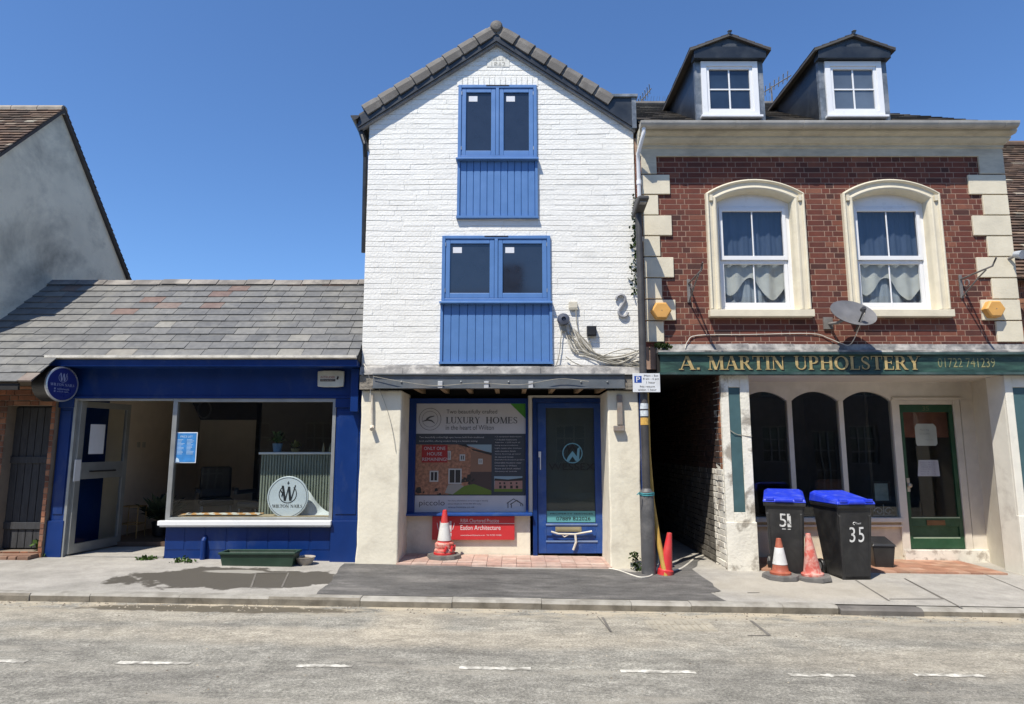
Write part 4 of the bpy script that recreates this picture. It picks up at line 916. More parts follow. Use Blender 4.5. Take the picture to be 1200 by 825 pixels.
for i in range(6): q.prism([(y_ - .004, z_ - .004) for y_, z_ in pr], 'x', bX0 + .4 + i * .9, bX0 + .46 + i * .9)
q.build('gutter', M_gutter, BH)
dpx = W(748, 200, BY - .06).x
q = MB(); q.tube([(dpx + .04, BY - .30, gz_ - .06), (dpx + .04, BY - .30, gz_ - .13), (dpx + .02, BY - .26, gz_ - .22), (dpx - .01, BY - .13, gz_ - .36), (dpx, BY - .08, gz_ - .46), (dpx, BY - .08, 4.3), (dpx, BY - .08, 2.9)], .027, 12)
for z_ in (5.1, 4.3): q.tube([(dpx, BY - .08, z_), (dpx, BY - .08, z_ + .06)], .034, 12)
q.build('downpipe', M_upvc, BH, smooth=True)
# surrounds, sills, sashes
def sweep(mb, path, inward, prof, Y):
    k = len(mb.v); m_ = len(prof)
    for (p_, n_) in zip(path, inward):
        for (o, pj) in prof: mb.v.append((p_[0] + n_[0] * o, Y - pj, p_[1] + n_[1] * o))
    for i in range(len(path) - 1):
        for j in range(m_ - 1):
            mb.f.append((k + i * m_ + j, k + (i + 1) * m_ + j, k + (i + 1) * m_ + j + 1, k + i * m_ + j + 1)); mb.m.append(mb.cm)
for wi, (a, b_) in enumerate(wins):
    hw = (b_ - a) / 2; xm = (a + b_) / 2; rise = CR - SP; rad = (hw * hw + rise * rise) / (2 * rise); cz_ = CR - rad; th = math.asin(hw / rad)
    path = [(a, SZ0), (a, SP - .10), (a, SP)]; inw = [(1, 0), (1, 0), (1, -.25)]
    for i in range(17):
        t = -th + 2 * th * i / 16; p_ = (xm + rad * sin(t), cz_ + rad * cos(t)); path.append(p_); inw.append((-sin(t), -cos(t)))
    inw[3] = (1, -.55); inw[19] = (-1, -.55)
    path = path[:2] + path[3:] + [(b_, SP - .10), (b_, SZ0)]; inw = inw[:2] + inw[3:] + [(-1, 0), (-1, 0)]
    pf = [(0, -.01), (0, .055), (.008, .07), (.022, .075), (.034, .065), (.04, .045), (.085, .04), (.095, .055), (.12, .06), (.135, .052), (.155, .02), (.16, 0), (.16, -.16)]
    q = MB(); sweep(q, path, inw, pf, BY)
    for sx_ in (a + .045, b_ - .085): q.box(sx_, sx_ + .04, BY - .075, BY - .03, SP - .11, SP - .03)
    q.build('window_surround', M_cream, BH)
    q = MB(); q.prism([(BY + .16, SZ0 - .11), (BY - .10, SZ0 - .11), (BY - .10, SZ0 - .015), (BY + .16, SZ0 + .01)], 'x', a - .02, b_ + .02); q.build('window_sill', M_cream, BH, bev=.006)
    x0, x1 = a + .155, b_ - .155; fy = BY + .10; zt_ = 4.86; zm = 4.09
    m = MB()
    for k_ in ((x0, x0 + .055, SZ0, 5.06), (x1 - .055, x1, SZ0, 5.06), (x0 + .055, x1 - .055, zt_ - .03, 5.06), (x0 + .055, x1 - .055, SZ0, SZ0 + .06)): m.box(k_[0], k_[1], fy, fy + .08, k_[2], k_[3])
    m.box(x0 + .06, x1 - .06, fy - .01, fy, zt_ - .03, zt_ - .01)
    wf = m.build('window', M_upvc, BH, bev=.004)
    for (c, d, yo) in ((SZ0 + .062, zm - .005, .035), (zm - .0, zt_ - .032, .008)):
        m = MB(); A_, B_ = x0 + .057, x1 - .057; s_ = .045
        for k_ in ((A_, A_ + s_, c, d), (B_ - s_, B_, c, d), (A_ + s_, B_ - s_, d - s_, d), (A_ + s_, B_ - s_, c, c + s_ * 1.3)): m.box(k_[0], k_[1], fy + yo - .025, fy + yo + .02, k_[2], k_[3])
        m.box(xm - .009, xm + .009, fy + yo - .006, fy + yo + .006, c + s_, d - s_)
        m.build('sash', M_upvc, wf, bev=.004)
        m = MB(); m.box(A_ + s_, B_ - s_, fy + yo + .008, fy + yo + .012, c + s_, d - s_); m.build('pane', M_glass_clear if yo > .02 else glass('upper_sash_glass', 1.9, (.62, .66, .72)), wf)
    m = MB(); m.tube([(x0 + .5, fy - .0, zt_ - .09), (x0 + .56, fy - .0, zt_ - .085)], .006, 6)
    # net curtain: pleated cloth with a scalloped hem
    cu = MB(); n = 60; rr = random.Random(wi + 3); ph = rr.uniform(0, 6); cy = fy + .13
    for layer, (zl_, zh_, sag) in enumerate(((SZ0 + .02, 4.95, 0), (0, 0, 0))):
        if layer: break
        for i in range(n):
            xa_, xb_ = x0 + (x1 - x0) * i / n, x0 + (x1 - x0) * (i + 1) / n
            def yy(x_): return cy + .010 * sin(x_ * 36 + ph) + .005 * sin(x_ * 83 + ph * 2)
            cu.face([(xa_, yy(xa_), zl_), (xb_, yy(xb_), zl_), (xb_, yy(xb_), zh_), (xa_, yy(xa_), zh_)])
    cu.build('net_curtain', mat('pale_net_curtain', (.30, .33, .37), rough=.9, var=.12, bump=.1, stretch=(3, 1, .4)), wf, smooth=True)
    cu = MB()
    def hem(x_): return 3.78 + .14 * sin((x_ - x0) * 11 + ph + 1.2) - .12 * (x_ - x0)
    for i in range(n):
        xa_, xb_ = x0 + (x1 - x0) * i / n, x0 + (x1 - x0) * (i + 1) / n
        cu.face([(xa_, cy - .05 + .015 * sin(xa_ * 30), hem(xa_)), (xb_, cy - .05 + .015 * sin(xb_ * 30), hem(xb_)), (xb_, cy - .05 + .015 * sin(xb_ * 30), 4.05), (xa_, cy - .05 + .015 * sin(xa_ * 30), 4.05)])
    cu.build('swagged_curtain', mat('white_swag_curtain', (.50, .49, .46), rough=.9, var=.08, bump=.1), wf, smooth=True)
# main roof (front slope, hipped at the right) and dormers
ey, ez = BY - .27, gz_ + .0; rs_ = .64; ry = 11.5; rz_ = ez + rs_ * (ry - ey)
rt = MB(); sl_ = math.hypot(1, rs_) * (ry - ey)
hipk = (bX1 + .05 - 5.1) / sl_
tiles(rt, (bX0 + .05, ey, ez), (1, 0, 0), (0, 1, rs_), bX1 + .0 - bX0, sl_, .25, .16, th=.008, jit=.004, rnd=rb, clips=[(1, hipk, bX1 + .0 - bX0)])
rt.face([(bX0 + .05, ey + .02, ez - .02), (bX1 + .03, ey + .02, ez - .02), (5.1, ry, rz_ - .03), (bX0 + .05, ry, rz_ - .03)])
rt.face([(bX0 + .05, ry, rz_ - .03), (5.1, ry, rz_ - .03), (bX1, 15, BT + .2), (bX0 + .05, 15, BT + .2)][::-1])
rt.face([(bX1 + .03, ey + .02, ez - .02), (bX1 + .03, 15, BT + .2), (5.1, ry, rz_ - .03)])
brf = rt.build('roof', mat('weathered_brown_slate', rough=.7, var=.15, island=[(0, (.06, .05, .042)), (.6, (.10, .085, .065)), (1, (.17, .15, .12))], bump=.25), BH)
q = MB(); q.tube([(bX0 + .05, ry, rz_ + .0), (5.1, ry, rz_)], .06, 8); q.build('ridge_tile', M_verge, brf)
q = MB()
for i in range(60):
    x_ = bX0 + .1 + i * .055; q.tube([(x_, ry, rz_ + .05), (x_ + rb.uniform(-.02, .02), ry - .03, rz_ + .15)], .003, 3); 
q.build('bird_spikes', M_iron, brf)
DY = 8.55
def dormer(xc):
    hwf = .40; z0 = W(855, 137, DY).z; zt_ = W(855, 73, DY).z; ev = W(855, 60, DY).z + .04; ap = W(853, 39, DY - .12).z
    hw = hwf + .07; yb = 10.35; oh = .12
    m = MB()
    m.prism([(xc - hw, z0 - .3), (xc + hw, z0 - .3), (xc + hw, zt_ - .0), (xc - hw, zt_ - .0)], 'y', DY + .06, yb)
    m.prism([(xc - hw, zt_), (xc + hw, zt_), (xc + hw, ev), (xc, ap - .06), (xc - hw, ev)], 'y', DY + .07, yb + .5)
    d = m.build('dormer', M_anthra, BH)
    m = MB()                                                   # lapped boards on the cheeks, running up the slope
    for sd in (-1, 1):
        for i in range(9):
            c0 = z0 - .25 + i * .125 - .9; xo = xc + sd * (hw + .001)
            pl = [(DY + .06, c0), (yb, c0 + .64 * (yb - DY - .06)), (yb, c0 + .64 * (yb - DY - .06) + .105), (DY + .06, c0 + .105)]
            pl = clip(pl, 0, 1, ev - .01); 
            if len(pl) < 3: continue
            th_ = .024 if i % 2 else .014
            m.prism(pl, 'x', xo if sd > 0 else xo - th_, xo + th_ if sd > 0 else xo)
    m.build('cheek_boarding', mat('dark_grey_cheek_board', (.035, .042, .052), rough=.5, var=.15, bump=.1), d, bev=.002)
    rt = MB(); ex = hw + .10; zz = ev - .07; rise = ap - zz; L = math.hypot(ex, rise)
    for sd in (-1, 1):
        tiles(rt, (xc + sd * ex, DY - oh, zz), (0, 1, 0), (-sd, 0, rise / ex), yb + .9 - DY, L, .25, .12, th=.006, jit=.003, rnd=rb)
        rt.hexa([(xc + sd * ex, DY - oh + .001, zz - .035), (xc, DY - oh + .001, ap - .035), (xc, DY - oh + .001, ap - .004), (xc + sd * ex, DY - oh + .001, zz - .004)], [(xc + sd * ex, yb + .9, zz - .035), (xc, yb + .9, ap - .035), (xc, yb + .9, ap - .004), (xc + sd * ex, yb + .9, zz - .004)])
    rt.build('dormer_roof', M_dark_slate, d)
    m = MB(); m.tube([(xc, DY - oh - .01, ap + .012), (xc, yb + .9, ap + .012)], .022, 8); m.lathe([(.02, 0), (.035, .01), (.01, .03)], 8, (xc, DY - oh, ap + .02)); m.build('ridge_roll', M_lead, d)
    m = MB(); m.box(xc - hw - .04, xc + hw + .04, DY - oh + .03, DY + .05, zt_ + .012, zt_ + .185); m.build('head_board', M_anthra, d, bev=.003)
    m = MB(); m.prism([(xc - hw - .04, zt_ + .187), (xc + hw + .04, zt_ + .187), (xc + .0, ap - .05)], 'y', DY - oh + .05, DY + .02)
    m.box(xc - .10, xc + .10, DY - oh + .04, DY - oh + .052, ap - .20, ap - .13); m.build('gable_board', mat('slate_grey_cladding', (.035, .042, .052), rough=.5, var=.2, bump=.1, dirt=(.10, .11, .12), dirtamt=.4), d)
    for sd in (-1, 1):
        m = MB(); m.box(xc + sd * hwf + (0 if sd > 0 else -.085), xc + sd * hwf + (.085 if sd > 0 else 0), DY + .0, DY + .06, z0 - .08, zt_ + .01); m.build('lead_jamb', M_lead, d)
    m = MB(); s_ = .075
    for k_ in ((xc - hwf, xc - hwf + s_, z0, zt_), (xc + hwf - s_, xc + hwf, z0, zt_), (xc - hwf + s_, xc + hwf - s_, zt_ - s_, zt_), (xc - hwf + s_, xc + hwf - s_, z0, z0 + s_)): m.box(k_[0], k_[1], DY - .03, DY + .05, k_[2], k_[3])
    i0, i1, j0, j1 = xc - hwf + s_, xc + hwf - s_, z0 + s_, zt_ - s_
    for k_ in ((i0, i0 + .04, j0, j1), (i1 - .04, i1, j0, j1), (i0 + .04, i1 - .04, j1 - .04, j1), (i0 + .04, i1 - .04, j0, j0 + .04)): m.box(k_[0], k_[1], DY - .015, DY + .04, k_[2], k_[3])
    m.box(xc - .011, xc + .011, DY + .001, DY + .012, j0, j1); m.box(i0, i1, DY + .0, DY + .011, (j0 + j1) / 2 - .011, (j0 + j1) / 2 + .011)
    m.box(xc - hwf - .03, xc + hwf + .03, DY - .07, DY + .0, z0 - .03, z0 + .002)
    wf = m.build('dormer_window', M_upvc, d, bev=.003)
    m = MB(); m.box(i0, i1, DY + .014, DY + .018, j0, j1); m.build('pane', mat('dusk_blue_window_glass', (.020, .034, .06) if xc < 4 else (.10, .13, .17), rough=.04, var=.25, vscale=2, bump=0, spec=.8) if xc < 4 else mat('blind_behind_glass', (.09, .115, .15), rough=.05, var=.2, vscale=2, bump=0, spec=.8), d)
    m = MB(); m.prism([(DY - .13, z0 - .13), (DY + .05, z0 - .03), (DY + .05, z0 - .06), (DY - .13, z0 - .15)], 'x', xc - hw - .02, xc + hw + .02); m.build('lead_apron', M_lead, d)
dormer((W(821, 105, DY).x + W(889, 105, DY).x) / 2); dormer((W(967, 105, DY).x + W(1034, 105, DY).x) / 2)
# canopy flashing over the signboard
FZ1, FZ0 = W(980, 413, 8.38).z, W(980, 437, 8.38).z
q = MB(); xs_ = [1.90 + i * .61 for i in range(9)]; rr = random.Random(8)
for i in range(8):
    a, b_ = xs_[i], xs_[i + 1]; o = [rr.uniform(-.006, .006) for _ in range(4)]
    q.hexa([(a, BY - .008, FZ1 + .13 + o[0]), (a, BY - .03, FZ1 + .05), (a, 8.34 + o[1], FZ1 + .02), (a, 8.34, FZ1 - .0), (a, BY - .01, FZ1)][::-1], [(b_ + .01, BY - .012, FZ1 + .13 + o[2]), (b_ + .01, BY - .03, FZ1 + .05), (b_ + .01, 8.34 + o[3], FZ1 + .02), (b_ + .01, 8.34, FZ1), (b_ + .01, BY - .01, FZ1)][::-1])
q.build('lead_flashing', M_lead_old, BH)
q = MB(); q.box(1.90, 6.85, 8.36, BY, FZ1 - .03, FZ1); q.box(1.90, 6.85, 8.40, 8.5, FZ0 - .02, FZ1 - .03); q.build('fascia_backing', M_dark, BH)
# signboard: a thing of its own, with its lettering
SG = thing('shop_sign', 'long green signboard with gold serif lettering above the upholstery shopfront', 'sign', (4.4, 8.39, FZ0))
q = MB(); q.box(1.93, 6.84, 8.372, 8.399, FZ0, FZ1 - .032); q.build('board', M_fascia_green, SG, bev=.002)
q = MB()
for k_ in ((1.90, 6.86, FZ1 - .032, FZ1 - .004), (1.90, 6.86, FZ0 - .022, FZ0 + .006)): q.box(k_[0], k_[1], 8.325 if k_[2] > FZ0 + .1 else 8.352, 8.395, k_[2], k_[3])
q.build('frame_moulding', mat('dark_green_moulding', (.025, .06, .055), rough=.5, var=.2, dirt=(.16, .2, .19), dirtamt=.4), SG)
tz0, tz1 = W(935, 433.2, 8.37).z, W(935, 417.2, 8.37).z
tx = lambda u: W(u, 425, 8.37).x
fv = facade(8.372)
for s_, a, b_ in (('A.', 795, 821), ('MARTIN', 829, 920), ('UPHOLSTERY', 930, 1079)):
    q = MB(); serif(q, s_, tx(a), tx(b_), tz0, tz1, fv, .007); gl_ = q.build('gold_lettering', M_gold, SG)
    q = MB(); serif(q, s_, tx(a) + .014, tx(b_) + .014, tz0 - .014, tz1 - .014, fv, .003); q.build('letter_shadow', flat('black_letter_shade', (.006, .012, .01)), gl_)
q = MB(); text(q, '01722 741239', tx(1099), tx(1166), W(1130, 430.5, 8.37).z, W(1130, 419.5, 8.37).z, fv, .004); q.build('telephone_number', mat('faded_gilt_digits', (.26, .25, .12), rough=.5, dirt=(.04, .11, .08), dirtamt=.8, dscale=14), SG)
# front piers of the shop
pz = FZ0 - .02
for (a, b_, nm) in ((2.73, 3.10, 0), (6.45, 6.84, 1)):
    m = MB(); m.box(a, b_, BY - .0, BY + .30, -.2, pz); m.box(a - .0, a + .10, BY - .035, BY, .0, pz); m.box(b_ - .12, b_, BY - .035, BY, .0, pz); m.box(a + .1, b_ - .12, BY - .035, BY, pz - .16, pz); m.box(a - .01, b_ + .01, BY - .05, BY + .0, -.15, .62 if nm == 0 else .7)
    m.box(a + .1, b_ - .12, BY - .035, BY, .62, .74)
    pr_ = m.build('shop_pier', mat('flaking_white_masonry', (.72, .69, .60), rough=.75, var=.06, bump=.4, bscale=30, bdist=.008, dirt=(.22, .19, .15), dirtamt=.8, dscale=3.2, dthr=(.52, .62)) if nm == 0 else mat('sound_white_masonry', (.72, .69, .60), rough=.75, var=.05, bump=.3, dirt=(.35, .3, .25), dirtamt=.4, dscale=2.2, dthr=(.58, .7)), BH, bev=.006)
    m = MB(); m.box(a + .103, b_ - .123, BY - .022, BY - .003, .745, pz - .165); m.build('inset_panel', M_teal, pr_)
m = MB(); zc_ = 1.72; m.tube([(2.80, BY - .028, zc_ + .08), (2.88, BY - .04, zc_ + .02), (2.93, BY - .03, zc_), (3.10, BY - .045, zc_ - .02)], .005, 5)
m.build('stray_wire', M_cable, origin=(2.8, BY, 1.72), label='thin stray wire stapled across the left white shop pier', cat='wire')
# recess walls
RB = 9.45; RX1 = 6.72
m = MB(); m.prism([(6.50, BY + .30), (6.735, BY + .30), (6.735, RB + .3), (6.725, RB + .3), (6.70, RB - .02)], 'z', -.2, pz + .1); m.build('recess_side_wall', mat('smooth_cream_reveal', (.70, .66, .55), rough=.75, var=.04, vscale=2, bump=.3, bscale=20, dirt=(.5, .45, .36), dirtamt=.4, dscale=1.5), BH)
m = MB(); m.box(2.74, RX1, BY + .02, RB + .1, pz + .0, pz + .05); m.build('recess_ceiling', M_wood_white, BH)
zs2 = W(1000, 606, RB).z; zar = W(960, 459, RB).z; zsp = W(960, 470, RB).z
ux = lambda u: W(u, 470, RB).x
xm_ = [2.95 + .3, ux(925), ux(988.5), ux(1043)]
top_ = pz + .04
m = MB()                                                       # boards above with curved heads
arches = [(ux(868), ux(921)), (ux(926.5), ux(981)), (ux(986.5), ux(1043))]
edges = []
xprev = 2.95
for (a, b_) in arches:
    m.prism([(xprev, zsp), (a, zsp), (a, top_), (xprev, top_)], 'y', RB - .02, RB + .05)
    n = 14
    for i in range(n):
        t0, t1 = i / n, (i + 1) / n; f = lambda t: zsp + (zar - zsp) * (sin(pi * t) ** .8 if 0 < t < 1 else 0)
        m.prism([(a + (b_ - a) * t0, f(t0)), (a + (b_ - a) * t1, f(t1)), (a + (b_ - a) * t1, top_), (a + (b_ - a) * t0, top_)], 'y', RB - .02, RB + .05)
    xprev = b_
dxa, dxb = W(1053, 474, RB).x - .01, W(1132, 643, RB).x
dzt = W(1085, 474, RB).z
m.box(xprev, RX1, RB - .02, RB + .05, dzt + .07, top_)
m.build('arched_head_boards', M_wood_white, BH)
m = MB(); m.box(dxa - .1, dxb + .1, RB - .05, RB - .02, dzt + .065, dzt + .10); m.box(dxb + .0, dxb + .095, RB - .02, RB + .06, .05, dzt + .07); m.box(dxb + .11, RX1, RB - .01, RB + .05, .05, dzt + .07); m.box(dxb + .095, dxb + .11, RB + .0, RB + .05, .05, dzt + .07)
m.box(ux(1043), dxa, RB - .03, RB + .06, .05, dzt + .07); m.box(dxa, dxb, RB - .01, RB + .06, dzt, dzt + .065); m.build('door_surround', M_wood_white, BH, bev=.004)
sf2 = MB()
for (a, b_) in ((ux(921), ux(926.5)), (ux(981), ux(986.5))): sf2.box(a, b_, RB - .03, RB + .05, zs2, zsp + .01)
sf2.box(ux(868) - .4, ux(868), RB - .02, RB + .05, zs2, zsp)
sf2 = sf2.build('shop_window', M_wood_white, BH, bev=.003)
m = MB(); m.box(ux(868), dxa - .1, RB + .01, RB + .016, zs2, zar); m.build('pane', glass('old_shop_glass', 1.85, (.85, .87, .86)), sf2)
m = MB(); m.box(2.95, dxa - .1, RB - .10, RB + .05, zs2 - .06, zs2); m.box(2.95, dxa - .1, RB - .06, RB - .02, zs2 - .13, zs2 - .10); m.build('sill', M_wood_white, sf2, bev=.006)
m = MB(); m.box(2.95, dxa - .09, RB + .0, RB + .2, -.1, zs2 - .05); m.build('stall_riser', mat('cream_riser', (.62, .55, .42), rough=.7, dirt=(.4, .36, .3), dirtamt=.4), BH)
m = MB(); m.box(dxa - .1, RX1, RB - .06, RB + .3, -.2, W(1090, 643, RB).z - .01); m.build('door_step', mat('chipped_white_step', (.66, .63, .56), rough=.7, dirt=(.30, .26, .22), dirtamt=.8, dscale=8, dthr=(.5, .62)), BH, bev=.006)
# green door
z0_ = W(1095, 643, RB).z; a, b_ = dxa + .004, dxb - .004
ga, gb = W(1063, 540, RB).x, W(1117, 540, RB).x; gl0, gl1 = W(1090, 607, RB).z, W(1090, 483, RB).z
m = MB()
for k_ in ((a, ga, z0_, dzt - .004), (gb, b_, z0_, dzt - .004), (ga, gb, gl1, dzt - .004), (ga, gb, z0_, z0_ + .14), (ga, gb, gl0 - .12, gl0)): m.box(k_[0], k_[1], RB + .0, RB + .045, k_[2], k_[3])
m.box(ga, gb, RB + .022, RB + .035, z0_ + .14, gl0 - .12)
gd = m.build('door', M_green, BH, bev=.004)
m = MB(); m.box(ga - .01, gb + .01, RB - .012, RB, gl0 - .002, gl0 + .014); m.box(ga, gb, RB + .0, RB + .03, z0_ + .14, z0_ + .158); m.build('moulding', mat('worn_light_edge', (.32, .42, .3), rough=.5), gd)
m = MB(); gm = (ga + gb) / 2; m.box(gm - .13, gm + .13, RB - .012, RB, gl0 - .10, gl0 - .03); m.build('letter_plate', mat('brown_brass_plate', (.16, .085, .04), rough=.5, metal=.4, var=.2), gd, bev=.003)
m = MB(); text(m, '35', gm - .05, gm + .05, gl1 + .02, gl1 + .09, facade(RB), .003); m.build('house_number', flat('dim_brass_digit', (.10, .12, .06)), gd)
m = MB(); m.box(ga, gb, RB + .02, RB + .026, gl0, gl1); m.build('pane', M_glass_shop, gd)
m = MB(); m.tube([(a + .05, RB - .05, 1.02), (a + .05, RB, 1.02)], .015, 8); m.lathe([(.01, .02), (.03, .03), (.03, .05), (.015, .06)], 12, (a + .05, RB, 1.02), axis='y'); m.box(a + .03, a + .07, RB - .004, RB, .93, 1.12); m.build('door_knob', mat('worn_chrome', (.4, .36, .3), rough=.4, metal=.6), gd)
m = MB(); m.box(ga + .02, gb + .2, RB + .35, RB + .36, gl1 - .36, gl1 + .1); m.build('reflection_panel', mat('salmon_reflection', (.42, .16, .10), rough=.8), BH)  # added panel, its salmon stands in for a reflection in the glass
# dark shop room
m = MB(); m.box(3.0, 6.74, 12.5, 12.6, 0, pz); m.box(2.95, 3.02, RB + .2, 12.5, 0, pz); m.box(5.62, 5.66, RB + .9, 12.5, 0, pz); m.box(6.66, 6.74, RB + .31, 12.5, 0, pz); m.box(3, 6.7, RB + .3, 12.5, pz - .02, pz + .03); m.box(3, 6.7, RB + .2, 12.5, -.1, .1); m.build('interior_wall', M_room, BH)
m = MB(); nX = 20
for i in range(nX):
    for j in range(6):
        xa_ = 5.05 + i * .155 - 1.9; ya_ = 8.48 + j * .155
        if xa_ < 3.12 or ya_ + .15 > RB + .01: continue
        if ya_ < BY + .3 and (xa_ + .15 > 6.45): continue
        if xa_ + .15 > 6.50: continue
        m.box(xa_, xa_ + .15, ya_, ya_ + .15, -.15, gz0(xa_) + .018 + rr.uniform(0, .002))
m.build('tiled_threshold', M_tile_red, BH)
# passage between the houses
ps = MB(); rp_ = random.Random(14)
def side(x_, z_, d): return (2.735 - d, x_, z_)
zl_ = 1.28
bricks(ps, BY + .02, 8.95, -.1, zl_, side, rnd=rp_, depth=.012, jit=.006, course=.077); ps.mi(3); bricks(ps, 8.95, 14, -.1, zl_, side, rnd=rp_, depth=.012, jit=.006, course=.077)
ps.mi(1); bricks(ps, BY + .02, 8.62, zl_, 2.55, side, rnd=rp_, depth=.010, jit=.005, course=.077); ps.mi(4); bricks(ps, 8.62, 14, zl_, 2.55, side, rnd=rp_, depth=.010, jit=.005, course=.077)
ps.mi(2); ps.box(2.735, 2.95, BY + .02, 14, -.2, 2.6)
ps.build('passage_wall', [M_whitewash, M_old_brick, mat('grey_lime_mortar', (.10, .085, .07), rough=.95), mat('shade_darkened_whitewash', (.11, .10, .085), rough=.9, var=.3, bump=.3), mat('shade_darkened_brick', rough=.9, island=[(0, (.03, .014, .010)), (1, (.075, .034, .022))])], BH)  # deeper brickwork in darker copies: the passage shade is painted in
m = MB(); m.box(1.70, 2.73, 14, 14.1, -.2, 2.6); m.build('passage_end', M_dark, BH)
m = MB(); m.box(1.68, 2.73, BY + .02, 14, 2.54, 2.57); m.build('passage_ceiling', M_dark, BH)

# ================================================================ neighbour at far right, terrace across the street
NH = thing('brown_tiled_neighbour_house', 'house with brown clay tile roof glimpsed beyond the right hand quoins', 'house', (9, 8.9, -.1))
q = MB(); bricks(q, 6.80, 9.5, .0, 3.85, facade(8.75), rnd=rb); q.mi(1); q.box(6.80, 13, 8.75, 15.5, -.2, 3.9); q.build('wall', [M_old_brick, M_mortar], NH)
rt = MB(); s0 = 8.62; sl3 = 1.0; rt_y = 12.3
tiles(rt, (6.80, s0, 3.84), (1, 0, 0), (0, 1, 1), 6.2, math.sqrt(2) * (rt_y - s0), .165, .10, th=.014, jit=.006, rnd=rb, rag=.012)
rt.face([(6.8, s0 + .02, 3.82), (13, s0 + .02, 3.82), (13, rt_y, 3.82 + rt_y - s0), (6.8, rt_y, 3.82 + rt_y - s0)]); rt.face([(6.8, rt_y, 3.82 + rt_y - s0), (13, rt_y, 3.82 + rt_y - s0), (13, 15.9, 3.8), (6.8, 15.9, 3.8)][::-1]); rt.face([(6.8, s0 + .02, 3.82), (6.8, rt_y, 3.82 + rt_y - s0), (6.8, 15.9, 3.8)])
nr = rt.build('roof', M_clay, NH)
q = MB(); q.tube([(6.8, rt_y, 3.86 + rt_y - s0), (13, rt_y, 3.86 + rt_y - s0)], .09, 10); q.build('ridge_tile', M_clay, nr)
OP = thing('terrace_across_street', 'brown brick terrace across the street, seen only reflected in the shop windows', 'house', (0, -3.2, 0))
q = MB(); hs = [(x_ + d, x_ + d + .95, z_, z_ + h) for x_ in (-15, -10, -5, 0, 5, 10) for d in (.6, 2.6) for z_, h in ((.95, 1.3), (3.2, 1.1))] + [(x_ + 4.0, x_ + 4.85, .05, 2.1) for x_ in (-15, -10, -5, 0, 5, 10)]
mm = MB(); slab(mm, -18, 18, -.3, 4.9, 0, .25, holes=hs)
mm.v = [(-x_, -3.2 - y_, z_) for x_, y_, z_ in mm.v]; mm.build('wall', mat('brown_brick_street_front', (.26, .22, .19), rough=.9, bump=.2, dirt=(.1, .08, .07), dirtamt=.4), OP)
for (a, b_, c, d) in hs:
    q = MB(); q.box(-b_, -a, -3.36, -3.34, c, d); wf = q.build('window_pane', M_glass_dark, OP)
    q = MB(); n = 3
    for i in range(n + 1): x_ = -b_ + (b_ - a - .05) * i / n; q.box(x_, x_ + .05, -3.34, -3.29, c, d)
    for i in range(4): z_ = c + (d - c - .05) * i / 3; q.box(-b_, -a, -3.335, -3.295, z_, z_ + .05)
    q.build('glazing_bars', mat('cream_glazing_bar', (.42, .40, .35), rough=.5), wf)
q = MB(); q.prism([(-2.95, 4.85), (-3.2, 4.82), (-8.7, 4.82), (-8.95, 4.85), (-5.95, 7.0)], 'x', -18, 18); q.build('roof', M_clay, OP)
q = MB(); q.box(-18, 18, -8.6, -8.4, -.3, 4.8); q.build('rear_wall', M_room, OP)
for x_ in (-10, 0, 10):
    q = MB(); q.box(x_ - .4, x_ + .4, -6.3, -5.7, 6.4, 8.0); q.build('chimney', M_old_brick, OP)

# ================================================================ smaller things
# lamp post by the passage
LP = thing('lamp_post', 'dark grey street lamp post with parking sign standing between the white and brick houses', 'lamp post', (1.665, 8.19, .03))
q = MB(); q.tube([(1.665, 8.19, 0), (1.665, 8.19, 1.02)], .088, 16); q.tube([(1.665, 8.19, 1.0), (1.665, 8.19, 1.06)], [.088, .05], 16); q.build('post_base', mat('scraped_grey_post_base', (.075, .075, .077), rough=.6, var=.15, bump=.2, dirt=(.22, .21, .2), dirtamt=.5, dscale=4), LP, smooth=True)
q = MB(); q.tube([(1.665, 8.19, 1.04), (1.665, 8.19, 4.62)], [.05, .043], 14); q.build('post', M_post, LP, smooth=True)
q = MB(); q.hexa([(1.60, 8.30, 4.58), (1.60, 7.82, 4.66), (1.60, 7.82, 4.71), (1.60, 8.06, 4.76), (1.60, 8.30, 4.70)], [(1.73, 8.30, 4.58), (1.73, 7.82, 4.66), (1.73, 7.82, 4.71), (1.73, 8.06, 4.76), (1.73, 8.30, 4.70)]); q.build('lamp_head', M_post, LP, bev=.015)
q = MB(); q.box(1.625, 1.705, 7.86, 8.04, 4.638, 4.66); q.build('lamp_lens', mat('grey_lens', (.2, .2, .2), rough=.3), LP)
q = MB()
for z_ in (1.95, 2.04): q.tube([(1.665, 8.19, z_), (1.665, 8.19, z_ + .07)], .052, 14)
q.build('sticker_band', mat('white_sticker', (.55, .6, .62), rough=.5, var=.2, vscale=30, bump=0), LP)
q = MB(); q.tube([(1.665, 8.19, 1.84), (1.665, 8.19, 1.93)], .052, 14); q.build('sticker_band', mat('yellow_sticker', (.6, .36, .08), rough=.5, var=.2, vscale=30, bump=0), LP)
q = MB()
for z_ in (.98, 1.0): q.tube([(1.665 + .092 * cos(t), 8.19 + .092 * sin(t), z_ + rr.uniform(-.006, .006)) for t in [R(30 * i) for i in range(13)]], .007, 5)
q.tube([(1.58, 8.10, .99), (1.55, 8.06, 1.02), (1.52, 8.06, .99)], .006, 5)
q.build('tie_cord', mat('turquoise_cord', (.03, .22, .25), rough=.6), LP)
PS = thing('parking_sign', 'small white parking hours sign with blue P square, fixed to the lamp post', 'sign', (1.66, 8.12, 2.35))
x0, x1, z0, z1 = Rc(741.5, 437.5, 773.5, 459.5, 8.10)
